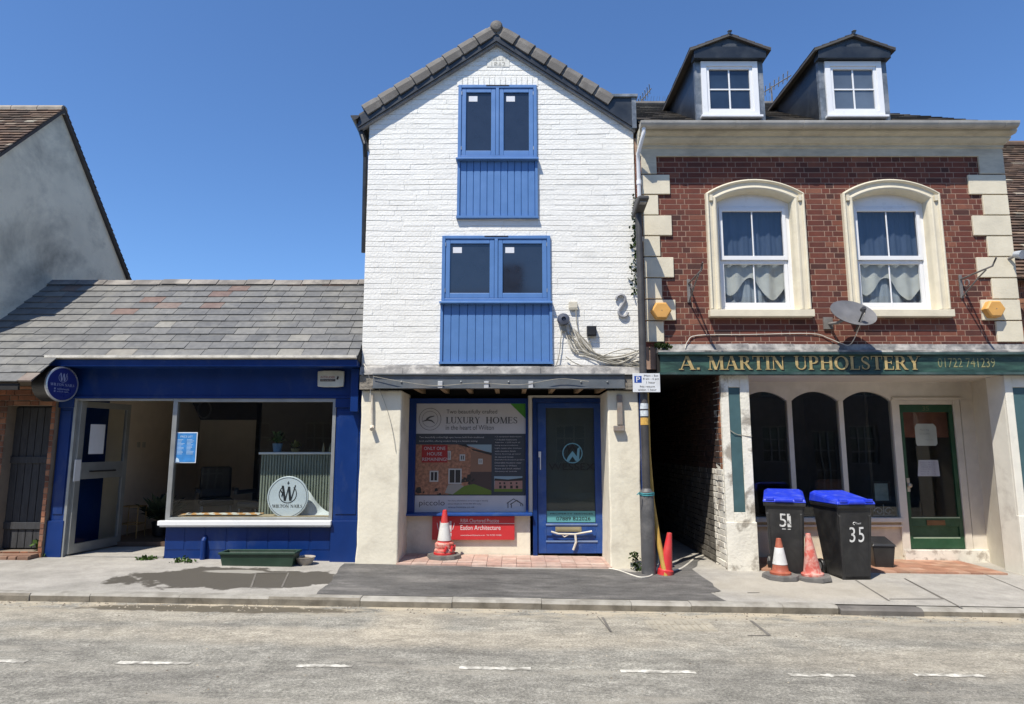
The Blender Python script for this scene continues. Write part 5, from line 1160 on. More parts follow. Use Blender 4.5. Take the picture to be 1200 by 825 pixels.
q = MB(); q.box(x0, x1, 8.10, 8.104, z0, z1); q.build('plate', mat('sign_white', (.66, .68, .70), rough=.4, var=.03, bump=0, dirt=(.4, .4, .38), dirtamt=.3, dscale=9), PS, bev=.0015)
q = MB(); q.box(x0 - .0 + .11, x0 + .20, 8.104, 8.13, z0 + .05, z0 + .07); q.box(x0 + .11, x0 + .20, 8.104, 8.13, z1 - .08, z1 - .06); q.build('bracket', M_iron, PS)
w_, h_ = x1 - x0, z1 - z0; fv = facade(8.10)
q = MB(); q.box(x0 + .06 * w_, x0 + .33 * w_, 8.0985, 8.10, z0 + .50 * h_, z0 + .86 * h_); q.build('blue_square', flat('sign_blue', (.01, .06, .32)), PS)
q = MB(); text(q, 'P', x0 + .13 * w_, x0 + .27 * w_, z0 + .54 * h_, z0 + .82 * h_, fv, .004); q.build('letter_p', flat('white_print', (.7, .7, .72)), PS)
q = MB()
for s_, a, b_, c, d in (('Mon - Sat', .42, .94, .83, .93), ('8 am - 6 pm', .38, .96, .64, .76), ('1 hour', .5, .82, .46, .57), ('No return', .26, .80, .25, .35), ('within 1 hour', .18, .86, .08, .18)):
    text(q, s_, x0 + a * w_, x0 + b_ * w_, z0 + c * h_, z0 + d * h_, fv, .003)
q.build('black_print', flat('sign_black', (.01, .01, .01)), PS)
# yellow pole leaning in behind the post
q = MB(); q.tube([(1.735, 8.30, 2.3), (1.74, 8.33, 1.5), (1.76, 8.32, .9), (1.80, 8.24, .45), (1.85, 8.10, .02)], [.018, .022, .03, .034, .034], 10); q.build('yellow_pipe', mat('ochre_yellow_pipe', (.42, .26, .05), rough=.6, var=.15, bump=.2, dirt=(.2, .16, .1), dirtamt=.4), origin=(1.85, 8.1, 0), smooth=True, label='ochre yellow plastic pipe propped behind the lamp post', cat='pipe')
# cables
def cable(pts, r, m=None, name='cable', **k):
    q = MB(); n = len(pts); out = []
    P = [Vector(p_) for p_ in pts]
    for i in range(n - 1):
        p0, p1, p2, p3 = P[max(i - 1, 0)], P[i], P[i + 1], P[min(i + 2, n - 1)]
        for s in range(5):
            t = s / 5; out.append(.5 * ((2 * p1) + (p2 - p0) * t + (2 * p0 - 5 * p1 + 4 * p2 - p3) * t * t + (3 * p1 - p0 - 3 * p2 + p3) * t ** 3))
    out.append(P[-1]); q.tube(out, r, 5); return q
def px(u, v, Y=8.47): return tuple(W(u, v, Y))
rc = random.Random(6)
allc = MB(); allw = MB()
ends = [(752, 416), (752, 421), (750, 427), (751, 412), (753, 432), (748, 436)]
for i in range(16):
    s = rc.choice([(660, 382), (662, 384), (667, 380), (672, 385), (664, 390)]); e = rc.choice(ends); j = lambda a: rc.uniform(-a, a)
    mid1 = (s[0] + 6 + i * .9 + j(3), s[1] + 22 + j(6)); mid2 = (s[0] + 28 + j(5), 416 + j(5)); mid3 = (s[0] + 55 + j(6), 425 + j(6) - 2)
    q = cable([px(*s), px(*mid1), px(*mid2), px(*mid3, 8.45 + j(.02)), px(*e, 8.43)], rc.choice([.006, .008, .010]))
    (allw if i % 3 == 0 else allc).raw(q.v, q.f)
for (pts_) in ([(675, 362), (676, 380), (682, 400), (694, 412), (718, 420), (750, 424)], [(690, 394), (692, 404), (697, 413), (712, 419), (735, 415), (752, 409)], [(659, 383), (657, 398), (656, 410), (650, 430), (632, 437)], [(700, 420), (720, 412), (738, 409), (752, 414)], [(663, 418), (675, 426), (700, 434), (725, 433), (750, 428)]):
    q = cable([px(u, v, 8.455) for u, v in pts_], .007); allc.raw(q.v, q.f)
CB = thing('cable_bundle', 'tangled bundle of old cables sagging across the white wall to the lamp post', 'cables', (.8, 8.45, 2.8))
allc.build('grey_cables', M_cable, CB); allw.build('white_cables', M_cable_w, CB)
def wire(pts, r, m, label, name='cable', cat='cable'):
    q = cable(pts, r); return q.build(name, m, origin=tuple(pts[0]), label=label, cat=cat)
wire([px(437, 441, 8.37), px(470, 447, 8.36), px(510, 452, 8.35), px(560, 449, 8.35), px(610, 451, 8.35), px(655, 444, 8.36), px(690, 447, 8.36)], .004, M_cable, 'thin slack wire strung along the grey steel lintel')
wire([px(425, 424, 8.46), px(431, 436, 8.42), px(434, 452, 8.44), px(434, 470, 8.46)], .008, M_cable_w, 'white cable looping down from the corner over the left pier')
wire([px(443, 452, 8.47), px(452, 475, 8.485), px(459, 500, 8.485), px(464, 530, 8.488)], .003, M_cable, 'hair thin wire trailing down the left render pier')
H = lambda u, v, l=.012: tuple(Vector(hit(u, v, .06)) + Vector((0, 0, l)))
wire([H(712, 667), H(726, 670), H(740, 675), H(752, 678), H(764, 675), H(771, 666, .03), H(772, 655, .12)], .010, M_cable_w, 'pale hose curling round the foot of the lamp post', 'hose', 'hose')
wire([H(786, 671), H(797, 668), H(806, 662), H(815, 655), H(828, 651)], .014, M_cable_w, 'short pale hose lying on the ground at the passage mouth', 'hose', 'hose')
# wall fittings on the white house
AB = thing('wall_speaker', 'round dark blue-grey bell housing on the white brick wall, trailing cables', 'bell', tuple(W(660, 375, 8.48)))
c0 = W(660, 375, 8.48); q = MB(); q.lathe([(.075, 0), (.083, .02), (.083, .05), (.070, .085), (.03, .095), (.0301, .07), (.018, .07), (.002, .08)], 24, tuple(c0), axis='y'); q.build('housing', mat('blue_grey_plastic', (.055, .065, .095), rough=.5, dirt=(.14, .15, .18), dirtamt=.4), AB, smooth=True)
q = MB(); q.box(c0.x - .03, c0.x + .035, c0.y - .03, c0.y, c0.z - .16, c0.z - .07); q.build('terminal_box', M_cable, AB, bev=.004)
q = MB(); a = Rc(666.5, 354, 676.5, 361.5, 8.47); q.box(a[0], a[1], 8.44, 8.485, a[2], a[3]); q.box(a[0] + .01, a[1] + .008, 8.445, 8.48, a[2] - .02, a[2]); q.build('junction_box', mat('yellowed_white_plastic', (.56, .52, .42), rough=.5), origin=(a[0], 8.48, a[2]), bev=.006, label='small yellowed white junction box above the round bell on the white wall', cat='junction box')
q = MB(); a = Rc(687.5, 382.5, 698.5, 394, 8.47); q.box(a[0], a[1], 8.42, 8.485, a[2], a[3]); q.box(a[0] + .01, a[1] - .01, 8.412, 8.42, a[2] + .01, a[3] - .01); q.build('junction_box', M_black, origin=(a[0], 8.48, a[2]), bev=.006, label='square black junction box right of the bell on the white wall', cat='junction box')
c0 = W(727.5, 357.5, 8.47); pts_ = []
for (u, v) in ((722.3, 351), (723.5, 347), (728, 345.5), (732, 348), (732.5, 353), (729, 358.5), (725.5, 364), (726, 369), (730, 371), (734, 369.5), (735.5, 366)): pts_.append(tuple(W(u, v, 8.468)))
q = cable(pts_, .020); q.build('tie_plate', mat('grey_painted_iron', (.25, .25, .26), rough=.5, metal=.3, var=.2, bump=.2, dirt=(.5, .5, .5), dirtamt=.4, dscale=8), origin=tuple(c0), smooth=True, label='large grey iron S shaped wall tie plate on the white brick wall', cat='tie plate')
q = MB(); q.tube([px(436, 462, 8.47), px(436, 498, 8.47)], .016, 8); q.tube([px(436, 500, 8.47), px(436, 503, 8.42)], .03, 8); q.build('conduit_stub', mat('cream_painted_conduit', (.6, .55, .45), rough=.6, dirt=(.25, .13, .07), dirtamt=.5, dscale=10), origin=px(436, 500), label='short cream conduit stub fixed high on the left render pier', cat='conduit')
q = MB(); q.box(*[W(723, 480, 8.49).x, W(729, 480, 8.49).x], 8.45, 8.505, W(723, 498, 8.49).z, W(723, 463, 8.49).z); q.box(W(719, 500, 8.49).x, W(731, 500, 8.49).x, 8.43, 8.505, W(723, 505, 8.49).z, W(723, 499, 8.49).z); q.build('iron_bracket', mat('rusty_grey_bracket', (.22, .20, .18), rough=.7, dirt=(.2, .09, .04), dirtamt=.6, dscale=10), origin=px(726, 500), bev=.004, label='rusty iron bracket let into the right render pier', cat='bracket')
# satellite dish
dcn = W(998, 370, 8.18); SD = thing('satellite_dish', 'grey oval satellite dish on the brick wall between the two arched windows', 'satellite dish', tuple(W(1000, 385, 8.5)))
ax_ = Vector((.10, -.80, .60)).normalized(); ux_ = Vector((1, 0, 0)); ux_ = (ux_ - ax_ * ux_.dot(ax_)).normalized(); uy_ = ax_.cross(ux_)
q = MB(); n = 28; k0 = 0; rings = [0, .25, .5, .75, 1]
for sgn, off in ((1, 0), (-1, -.006)):
    base_ = len(q.v)
    for r_ in rings:
        for j in range(n):
            t = 2 * pi * j / n; q.v.append(tuple(dcn + ux_ * (.30 * r_ * cos(t)) + uy_ * (.235 * r_ * sin(t)) + ax_ * (off + .055 * r_ * r_)))
    for i in range(len(rings) - 1):
        for j in range(n):
            f = (base_ + i * n + j, base_ + i * n + (j + 1) % n, base_ + (i + 1) * n + (j + 1) % n, base_ + (i + 1) * n + j); q.f.append(f if sgn > 0 else f[::-1]); q.m.append(0)
q.build('reflector', mat('mesh_grey_dish', (.13, .13, .135), rough=.5, var=.15, bump=.1, dirt=(.22, .21, .2), dirtamt=.3), SD, smooth=True)
lnb = dcn + ax_ * .26 - Vector((0, 0, .10)) + ux_ * .03
q = MB(); q.tube([dcn + Vector((.02, -.02, -.2)), lnb + Vector((0, .02, -.03))], .010, 6); q.build('feed_arm', M_black, SD)
q = MB(); q.tube([lnb, lnb + Vector((0, .06, -.01))], [.03, .025], 12); q.tube([lnb + Vector((0, .03, -.06)), lnb], .022, 10); q.build('receiver', mat('lnb_dark', (.05, .05, .055), rough=.5), SD)
q = MB(); q.tube([dcn - ax_ * .01, dcn + Vector((-.10, .16, -.06)), Vector((dcn.x - .16, 8.5, dcn.z - .05))], .02, 8); q.box(dcn.x - .22, dcn.x - .1, 8.47, 8.5, dcn.z - .12, dcn.z + .04); q.build('wall_bracket', M_iron, SD)
wire([tuple(lnb + Vector((0, 0, -.06))), px(998, 402, 8.35), px(985, 402, 8.46), px(970, 396, 8.48), px(950, 391, 8.485), px(880, 392, 8.487), px(818, 393, 8.487), px(806, 400, 8.47), px(803, 408, 8.46)], .006, M_cable_w, 'white coaxial cable running from the satellite dish along the brick wall')
# scroll brackets
def scroll(u, v, label):
    a = W(u, v, 8.49); t = thing('scroll_bracket', label, 'bracket', tuple(a), group='iron scroll brackets on the brick house', local=True)
    q = MB(); q.box(-.02, .02, -.012, .012, -.16, .16); q.build('wall_plate', M_iron, t, bev=.003)
    q = MB(); q.tube([(0, -.01, .10), (0, -.60, .12)], .012, 6)
    q.tube([(0, -.60 + .05 * cos(t_) * (1 - t_ / 9) - .04, .17 - .055 * sin(t_ + pi / 2) * (1 - t_ / 9)) for t_ in [i * .45 for i in range(13)]], .010, 6); q.build('arm', M_iron, t)
    q = MB(); q.tube([(0, -.01, -.14), (0, -.18, -.05), (0, -.34, .04), (0, -.48, .10)], .010, 6)
    q.tube([(0, -.12 + .045 * cos(t_), .02 + .045 * sin(t_)) for t_ in [i * .5 for i in range(11)]], .008, 6); q.build('scroll_strut', M_iron, t)
    return t
scroll(807, 341, 'grey iron scroll bracket on the brick left of the left arched window')
scroll(1126, 336, 'grey iron scroll bracket on the brick beside the right hand quoins')
# hexagonal alarm boxes
def hexalarm(u, v, label):
    a = W(u, v, 8.40); t = thing('alarm_box', label, 'alarm box', tuple(a), group='orange hexagonal alarm boxes', local=True)
    q = MB(); h1 = [(.135 * cos(R(60 * i)), .125 * sin(R(60 * i))) for i in range(6)]; h2 = [(x_ * .86, z_ * .86) for x_, z_ in h1]
    q.hexa([(x_, .075, z_) for x_, z_ in h1][::-1], [(x_, -.005, z_) for x_, z_ in h1][::-1]); q.hexa([(x_, -.0051, z_) for x_, z_ in h1][::-1], [(x_, -.03, z_) for x_, z_ in h2][::-1]); q.build('cover', M_orange, t, bev=.005)
    q = MB(); q.tube([(0, -.034, 0), (0, -.028, 0)], .006, 6); q.build('screw', M_iron, t)
hexalarm(775, 364, 'orange hexagonal alarm box on the quoins beside the lamp post')
hexalarm(1166, 362, 'orange hexagonal alarm box on the right hand quoins near the roof edge')
FL = thing('floodlight', 'small grey floodlight fixed on the far right edge of the brick house', 'floodlight', tuple(W(1189, 300, 8.5)))
c0 = W(1189, 300, 8.40); q = MB(); q.tube([(c0.x - .04, 8.5, c0.z - .03), (c0.x, 8.42, c0.z), (c0.x + .02, 8.36, c0.z + .01)], .02, 8); q.build('arm', M_iron, FL)
q = MB(); q.tube([(c0.x + .01, 8.40, c0.z + .02), (c0.x + .03, 8.30, c0.z - .01)], [.045, .06], 12); q.build('lamp', mat('pale_grey_lamp', (.35, .38, .42), rough=.4), FL)
# roof aerials
def aerial(u, v, Y, h, label, s=1):
    a = W(u, v, Y); t = thing('tv_aerial', label, 'aerial', tuple(a), local=True)
    q = MB(); q.tube([(0, 0, -h), (0, 0, .05)], .016, 6); q.build('mast', M_iron, t)
    q = MB(); q.tube([(-.35 * s, 0, -.2), (.4 * s, 0, .28)], .012, 5)
    for i in range(8): x_ = -.3 * s + i * .09 * s; z_ = -.165 + i * .062; q.tube([(x_ - .03, -.1, z_ + .05), (x_ + .03, .1, z_ - .05)], .006, 4); q.tube([(x_, -.0, z_ - .09), (x_, 0, z_ + .09)], .006, 4)
    q.build('antenna', M_iron, t)
aerial(904, 104, 11.8, 1.4, 'thin grey television aerial showing between the two dormers')
aerial(752, 119, 12.2, 1.2, 'small faint aerial behind the end of the white house roof', .5)
# ivy in the joint between the houses
def leaves(name, label, cat, pts_, n, spread, size, m, org, droop=0, seed=1):
    r_ = random.Random(seed); q = MB()
    for i in range(n):
        b_ = Vector(r_.choice(pts_)) + Vector((r_.gauss(0, spread[0]), r_.gauss(0, spread[1]), r_.gauss(0, spread[2])))
        s = size * r_.uniform(.5, 1.3); d = Vector((r_.uniform(-1, 1), r_.uniform(-1, .1), r_.uniform(-.6, 1))).normalized(); e = d.cross(Vector((r_.uniform(-1, 1), r_.uniform(-1, 1), r_.uniform(-1, 1)))).normalized()
        q.face([b_, b_ + d * s * .5 + e * s * .35, b_ + d * s, b_ + d * s * .5 - e * s * .35])
    for i in range(0, len(pts_) - 1): q.tube([pts_[i], (Vector(pts_[i]) + Vector(pts_[i + 1])) / 2 + Vector((0, -.01, 0)), pts_[i + 1]], .004, 4)
    return q.build(name, m, origin=org, label=label, cat=cat)
leaves('ivy', 'ragged dark ivy growing down the joint beside the lamp post', 'ivy', [px(744, v, 8.47) for v in range(235, 345, 6)], 230, (.025, .02, .03), .05, M_leaf_dark, px(745, 340, 8.47), seed=2)
leaves('wall_plant', 'small tuft of green weed on the left end of the lead flashing', 'weed', [px(u, 406, 8.42) for u in (768, 772, 776, 781)], 120, (.03, .02, .015), .05, M_leaf_dark, px(775, 408, 8.42), seed=3)
leaves('wall_plant', 'thin creeper at the foot of the right render pier', 'weed', [px(744, 652, 8.44), px(745, 660, 8.42), px(748, 668, 8.4), px(747, 672, 8.38)], 130, (.03, .02, .02), .045, M_leaf_dark, px(747, 672, 8.38), seed=4)
leaves('weed', 'leafy green weed growing against the foot of the left blue pilaster', 'weed', [H(46, 652, .02), H(48, 652, .08), H(46, 652, .14), H(50, 653, .05)], 110, (.03, .03, .02), .06, M_leaf, H(47, 653, 0), seed=5)
leaves('weed', 'low green weeds in the corner of the shop doorway by the blue wall', 'weed', [H(166, 657, .01), H(172, 657, .02), H(178, 656, .02)], 130, (.05, .02, .012), .045, M_leaf, H(172, 657, 0), seed=6)
leaves('weed', 'low dry weeds at the foot of the blue wall under the window', 'weed', [H(210, 660, .01), H(215, 659, .03), H(221, 660, .02)], 110, (.05, .02, .015), .04, M_leaf, H(215, 660, 0), seed=7)
leaves('weed', 'tiny weed by the brick step of the dark gate', 'weed', [H(33, 653, .01), H(36, 653, .03)], 40, (.03, .02, .01), .04, M_leaf, H(34, 653, 0), seed=8)
# traffic cones
def cone(u, v, h, label, mats, rot=0, zo=.058, tilt=(0, 0), bands=(), base=(.19, .05), top=.028, r0=.115, z0=.055, collar=False, slim=False):
    b_ = hit(u, v, zo); t = thing('traffic_cone', label, 'traffic cone', tuple(b_), group='traffic cones on the pavement', rz=rot, local=True)
    t.rotation_euler = (tilt[0], tilt[1], rot)
    bs, bh = base
    if bs:
        pts_ = [(bs * c, bs * s) for c, s in ((1, .45), (.45, 1), (-.45, 1), (-1, .45), (-1, -.45), (-.45, -1), (.45, -1), (1, -.45))]
        q = MB(); q.hexa([(x_, y_, 0) for x_, y_ in pts_], [(x_ * .95, y_ * .95, bh) for x_, y_ in pts_]); q.build('base', mats[1], t, bev=.008)
    zb_ = bh if bs else 0
    prof = [(r0 * 1.28, zb_), (r0 * 1.28, zb_ + .022), (r0 * 1.05, zb_ + .035)] if not slim else [(r0 * 1.15, 0), (r0 * 1.15, .06), (r0, .075)]
    n = 8
    for i in range(n + 1): prof.append((r0 + (top - r0) * i / n, zb_ + .04 + (h - zb_ - .04) * i / n))
    prof += [(top * .8, h + .004), (top * .55, h - .01)]
    q = MB(); q.lathe(prof, 28); q.build('body', mats[0], t, smooth=True)
    for (a, c, mm_, nm) in bands:
        ra, rc_ = [r0 + (top - r0) * (k_ * h - zb_ - .04) / (h - zb_ - .04) + .004 for k_ in (a, c)]
        q = MB(); q.lathe([(ra - .006, a * h), (ra, a * h + .002), (rc_, c * h - .002), (rc_ - .006, c * h)], 28); q.build(nm, mm_, t, smooth=True)
    if collar:
        q = MB(); q.lathe([(.10, zb_), (.135, zb_ + .01), (.14, zb_ + .055), (.12, zb_ + .075), (.128, zb_ + .095), (.13, zb_ + .14), (.105, zb_ + .155)], 10); q.build('collar', M_red_worn, t, bev=.01)
        for an in (-100, -60, -20): 
            q = MB(); q.tube([(.13 * cos(R(an)), .13 * sin(R(an)), zb_ + .04), (.135 * cos(R(an + 12)), .135 * sin(R(an + 12)), zb_ + .11)], .018, 6); q.build('lug', M_red, t)
    return t
cone(520.5, 654, .62, 'red and white cone with crumpled red collar, standing before the red architect sign', (M_red, M_cone_base), .3, .092, bands=[(.37, .74, M_cone_white, 'white_sleeve')], base=(.215, .055), r0=.110, collar=True)
cone(915, 678, .465, 'dull rusty cone with white band in front of the left wheelie bin', (M_cone_brown, M_cone_base), .15, bands=[(.36, .78, M_cone_white, 'white_sleeve')], base=(.20, .055), r0=.095)
cone(953, 679.5, .535, 'faded pinkish red cone without a band, between the two wheelie bins', (M_red_worn, M_cone_base), -.35, tilt=(.02, -.05), base=(.20, .055), r0=.10)
cone(779.5, 674, .50, 'slim bright red cone leaning at the mouth of the dark passage', (M_red, M_cone_base), 0, tilt=(-.04, .15), base=(0, 0), top=.03, r0=.082, slim=True)
# wheelie bins
def wheelie(u, v, rot, label, num, lidtilt=0):
    b_ = hit(u, v, .06); t = thing('wheelie_bin', label, 'wheelie bin', tuple(b_), group='black wheelie bins with blue lids', rz=rot, local=True)
    q = MB()                                                   # front at y=0, depth goes +y
    def sec(z, w0, y0, y1): return [(-w0, y0 + .03, z), (-w0 + .03, y0, z), (w0 - .03, y0, z), (w0, y0 + .03, z), (w0, y1, z), (-w0, y1, z)]
    secs = [sec(.0, .215, .075, .50), sec(.05, .22, .07, .52), sec(.50, .25, .04, .60), sec(.86, .272, .015, .665), sec(.90, .275, .01, .67)]
    for i in range(len(secs) - 1): q.hexa(secs[i], secs[i + 1]) if i == 0 else None
    k0 = len(q.v)
    for s_ in secs: q.v += s_
    for i in range(len(secs) - 1):
        for j in range(6): q.f.append((k0 + i * 6 + j, k0 + i * 6 + (j + 1) % 6, k0 + (i + 1) * 6 + (j + 1) % 6, k0 + (i + 1) * 6 + j)); q.m.append(0)
    q.build('body', M_bin, t, bev=.006)
    for sx_ in (-1, 1):
        q = MB(); q.hexa([(sx_ * .20 - .03, .075, .0), (sx_ * .20 + .01, .075, .0), (sx_ * .20 + .01, .095, .0), (sx_ * .20 - .03, .095, .0)], [(sx_ * .235 - .03, .005, .80), (sx_ * .235 + .01, .005, .80), (sx_ * .235 + .01, .05, .82), (sx_ * .235 - .03, .05, .82)]); q.build('corner_rib', M_bin, t, bev=.008)
    q = MB(); q.hexa([(-.295, -.015, .895), (.295, -.015, .895), (.295, .70, .895), (-.295, .70, .895)], [(-.30, -.02, .94), (.30, -.02, .94), (.30, .71, .94), (-.30, .71, .94)]); q.build('rim', M_bin, t, bev=.008)
    q = MB(); q.tube([(-.24, .75, .96), (.24, .75, .96)], .016, 8); q.box(-.26, -.23, .68, .77, .93, .98); q.box(.23, .26, .68, .77, .93, .98); q.build('handle', M_bin, t)
    lt = MB(); A = [(-.305, -.03, .945), (.305, -.03, .945), (.305, .71, .945), (-.305, .71, .945)]; B = [(-.29, -.015, .985), (.29, -.015, .985), (.29, .70, 1.055), (-.29, .70, 1.055)]; C = [(-.235, .03, 1.005), (.235, .03, 1.005), (.235, .66, 1.085), (-.235, .66, 1.085)]
    lt.hexa(A, B); lt.hexa([(x_, y_, z_ + .0005) for x_, y_, z_ in B], C)
    ld = lt.build('lid', M_lid, t, bev=.012, seg=3)
    q = MB(); q.hexa([(-.13, -.045, .955), (.13, -.045, .955), (.13, .0, .955), (-.13, .0, .955)], [(-.12, -.045, .99), (.12, -.045, .99), (.12, .02, .995), (-.12, .02, .995)]); 
    for sx_ in (-1, 1): q.box(sx_ * .20 - .06, sx_ * .20 + .06, -.035, .03, .97, 1.012)
    q.build('lid_grip', M_lid, ld, bev=.008)
    for sx_ in (-1, 1):
        q = MB(); q.tube([(sx_ * .235, .56, .10), (sx_ * .285, .56, .10)], .10, 20); q.build('wheel', M_black, t, bev=.012)
        q = MB(); q.tube([(sx_ * .286, .56, .10), (sx_ * .289, .56, .10)], .055, 16); q.build('wheel_hub', mat('grey_hub', (.16, .16, .16), rough=.5), t)
    q = MB(); zz = .66 if num == '35' else .80; 
    def fm(x_, z_, d):
        y_ = .04 + (.50 - z_) * .062 if z_ < .5 else .04 - (z_ - .5) * .0694; return (x_, y_ - d, z_)
    if num == '35':
        text(q, '3', -.105, -.015, zz - .19, zz + .0, fm, .003); text(q, '5', .035, .125, zz - .19, zz + .0, fm, .003)
        q.tube([(-.02 + .022 * cos(t_), fm(0, zz + .045, .002)[1], zz + .045 + .016 * sin(t_)) for t_ in [R(30 * i) for i in range(10)]], .004, 4); text(q, 'Council', .005, .08, zz + .035, zz + .06, fm, .003)
    else:
        text(q, '5', -.08, .015, zz - .17, zz + .0, fm, .003); text(q, '1', .03, .08, zz - .17, zz + .0, fm, .003); q.box(-.05, .07, fm(0, zz - .19, .002)[1], fm(0, zz - .19, .002)[1] + .001, zz - .20, zz - .192)
    t.scale = (.81, .84, .94)
    q.build('number_decal', M_decal if num == '35' else mat('peeling_number_decal', (.58, .58, .56), rough=.6, bump=0, dirt=(.03, .03, .03), dirtamt=1, dscale=16, dthr=(.56, .60)), t)
    return t
wheelie(924, 677, -.38, 'black wheelie bin with flat bright blue lid numbered 51 behind two cones', '51')
wheelie(1009, 681, .10, 'black wheelie bin with sloping blue lid numbered 35 nearest the green door', '35')
b0 = hit(1037, 668, .055); CD = thing('food_caddy', 'small black lidded caddy tucked behind the right wheelie bin', 'caddy', tuple(b0), rz=-.1, local=True)
q = MB(); q.hexa([(-.11, 0, 0), (.11, 0, 0), (.11, .2, 0), (-.11, .2, 0)], [(-.14, -.03, .30), (.14, -.03, .30), (.14, .24, .30), (-.14, .24, .30)]); q.build('body', M_bin, CD, bev=.01)
q = MB(); q.hexa([(-.155, -.045, .301), (.155, -.045, .301), (.155, .25, .301), (-.155, .25, .301)], [(-.13, -.03, .335), (.13, -.03, .335), (.13, .23, .40), (-.13, .23, .40)]); q.build('lid', M_bin, CD, bev=.008)
# planter and bowl
b0 = hit(301, 664, .062); PT = thing('planter_trough', 'long dark green plastic planter trough against the blue wall', 'planter', tuple(b0), rz=-.01, local=True)
q = MB(); L = .45; o = [(-L + .02, 0, 0), (L - .02, 0, 0), (L - .02, .20, 0), (-L + .02, .20, 0)]; o2 = [(-L - .01, -.02, .16), (L + .01, -.02, .16), (L + .01, .22, .16), (-L - .01, .22, .16)]
for i in range(4):
    j = (i + 1) % 4; q.face([o[i], o[j], o2[j], o2[i]])
q.face(o[::-1]); i1 = [(-L + .01, 0, .15), (L - .01, 0, .15), (L - .01, .20, .15), (-L + .01, .20, .15)]; i2 = [(x_ * .97, .02 + y_ * .8, .11) for x_, y_, z_ in i1]
for i in range(4): j = (i + 1) % 4; q.face([i1[j], i1[i], i2[i], i2[j]])
M_trough = mat('dark_green_trough_plastic', (.018, .045, .028), rough=.45, dirt=(.07, .08, .06), dirtamt=.4)
q.build('trough', M_trough, PT)
q = MB()
for k_ in ((-L - .025, L + .025, -.035, .005), (-L - .025, L + .025, .195, .235)): q.box(k_[0], k_[1], k_[2], k_[3], .145, .172)
q.box(-L - .025, -L + .012, .005, .195, .145, .172); q.box(L - .012, L + .025, .005, .195, .145, .172); q.build('rim', M_trough, PT, bev=.006)
q = MB(); q.box(-L + .012, L - .012, .01, .19, .09, .115); q.build('soil', mat('dry_soil', (.10, .075, .05), rough=.95, var=.3, bump=.8, bdist=.01), PT)
b0 = hit(357.5, 662, .062); BW = thing('bowl_planter', 'small pale shallow bowl of dry soil beside the green trough', 'bowl', tuple(b0), local=True)
q = MB(); q.lathe([(.07, 0), (.085, .02), (.115, .085), (.12, .095), (.125, .10), (.118, .102), (.105, .09), (.10, .075)], 24); q.build('bowl', mat('grubby_stone_bowl', (.34, .31, .27), rough=.8, var=.2, bump=.3, dirt=(.15, .13, .1), dirtamt=.5, dscale=9), BW, smooth=True)
q = MB(); q.lathe([(.0995, .06), (.0995, .078)], 20); q.build('soil', mat('dry_soil'), BW)
# blue shop: round projecting sign, alarm, poster, notices, window contents
c0 = W(64.5, 450.5, 8.36); RS = thing('round_hanging_sign', 'round navy sign with silver rim projecting from the left blue pilaster', 'sign', (c0.x, 8.6, c0.z))
an = 1.30; rt_ = lambda x_, y_: (c0.x + x_ * cos(an) - y_ * sin(an), c0.y + x_ * sin(an) + y_ * cos(an))
def spin(mb):
    mb.v = [(*rt_(x_, y_), z_) for x_, y_, z_ in mb.v]; return mb
rad = .22
q = MB(); q.lathe([(rad, -.12), (rad, .115)], 40, (0, 0, c0.z), axis='y'); spin(q).build('drum', M_black, RS, smooth=True)
q = MB(); q.lathe([(rad + .002, .095), (rad + .006, .10), (rad + .006, .125), (rad - .012, .13), (rad - .012, .122)], 40, (0, 0, c0.z), axis='y'); spin(q).build('rim', mat('satin_silver_rim', (.5, .52, .56), rough=.3, metal=.6, var=.03, bump=0), RS, smooth=True)
q = MB(); q.lathe([(rad - .013, .115), (rad - .013, .124)], 40, (0, 0, c0.z), axis='y'); spin(q).build('face', flat('navy_sign_face', (.012, .022, .16), .3), RS)
fm = lambda x_, z_, d: (*rt_(x_, -.1245 - d), c0.z + z_)
def wemblem(q, cx, cz_, s, mp, l=.002):
    for k_, poly in enumerate(band([(cx + s * cos(R(t)), cz_ + s * sin(R(t))) for t in range(125, 416, 15)], [s * .09] * 20)): q.face([mp(x_, z_, l) for x_, z_ in poly])
    for k_, (xa_, za_, xb_, zb_, w__) in enumerate(((-.62, .95, -.30, -.75, .26), (.05, .75, -.28, -.75, .12), (.10, .85, .32, -.75, .26), (.85, 1.0, .36, -.75, .12))):
        q.face([mp(cx + s * x_, cz_ + s * z_, l + .0005 * (k_ + 1)) for x_, z_ in ((xb_ - w__ / 2, zb_), (xb_ + w__ / 2, zb_), (xa_ + w__ / 2, za_), (xa_ - w__ / 2, za_))])
M_sprint = flat('silver_blue_print', (.30, .34, .52))
q = MB(); wemblem(q, 0, .085, .06, fm); serif(q, 'WILTON NAILS', -.165, .165, -.025, .008, fm)
text(q, 'wiltonnails', -.07, .10, -.075, -.05, fm); text(q, 'wilton nails', -.07, .09, -.105, -.085, fm)
for z_ in (-.062, -.095): 
    for poly in band([(-.10 + .008 * cos(R(t)), z_ + .008 * sin(R(t))) for t in range(0, 361, 60)], [.008] * 7): q.face([fm(x_, zz, .002) for x_, zz in poly])
q.build('lettering', M_sprint, RS)
q = MB(); q.tube([(c0.x, 8.5, c0.z + .05), (c0.x, 8.66, c0.z + .05)], .018, 8); q.tube([(c0.x, 8.5, c0.z - .05), (c0.x, 8.66, c0.z - .05)], .018, 8); q.build('wall_arm', M_black, RS)
x0, x1, z0, z1 = Rc(372, 434, 402.5, 453.5, 8.55); IA = thing('alarm_box', 'cream intruder alarm box with red lettering on the navy fascia', 'alarm box', (x0, 8.6, z0))
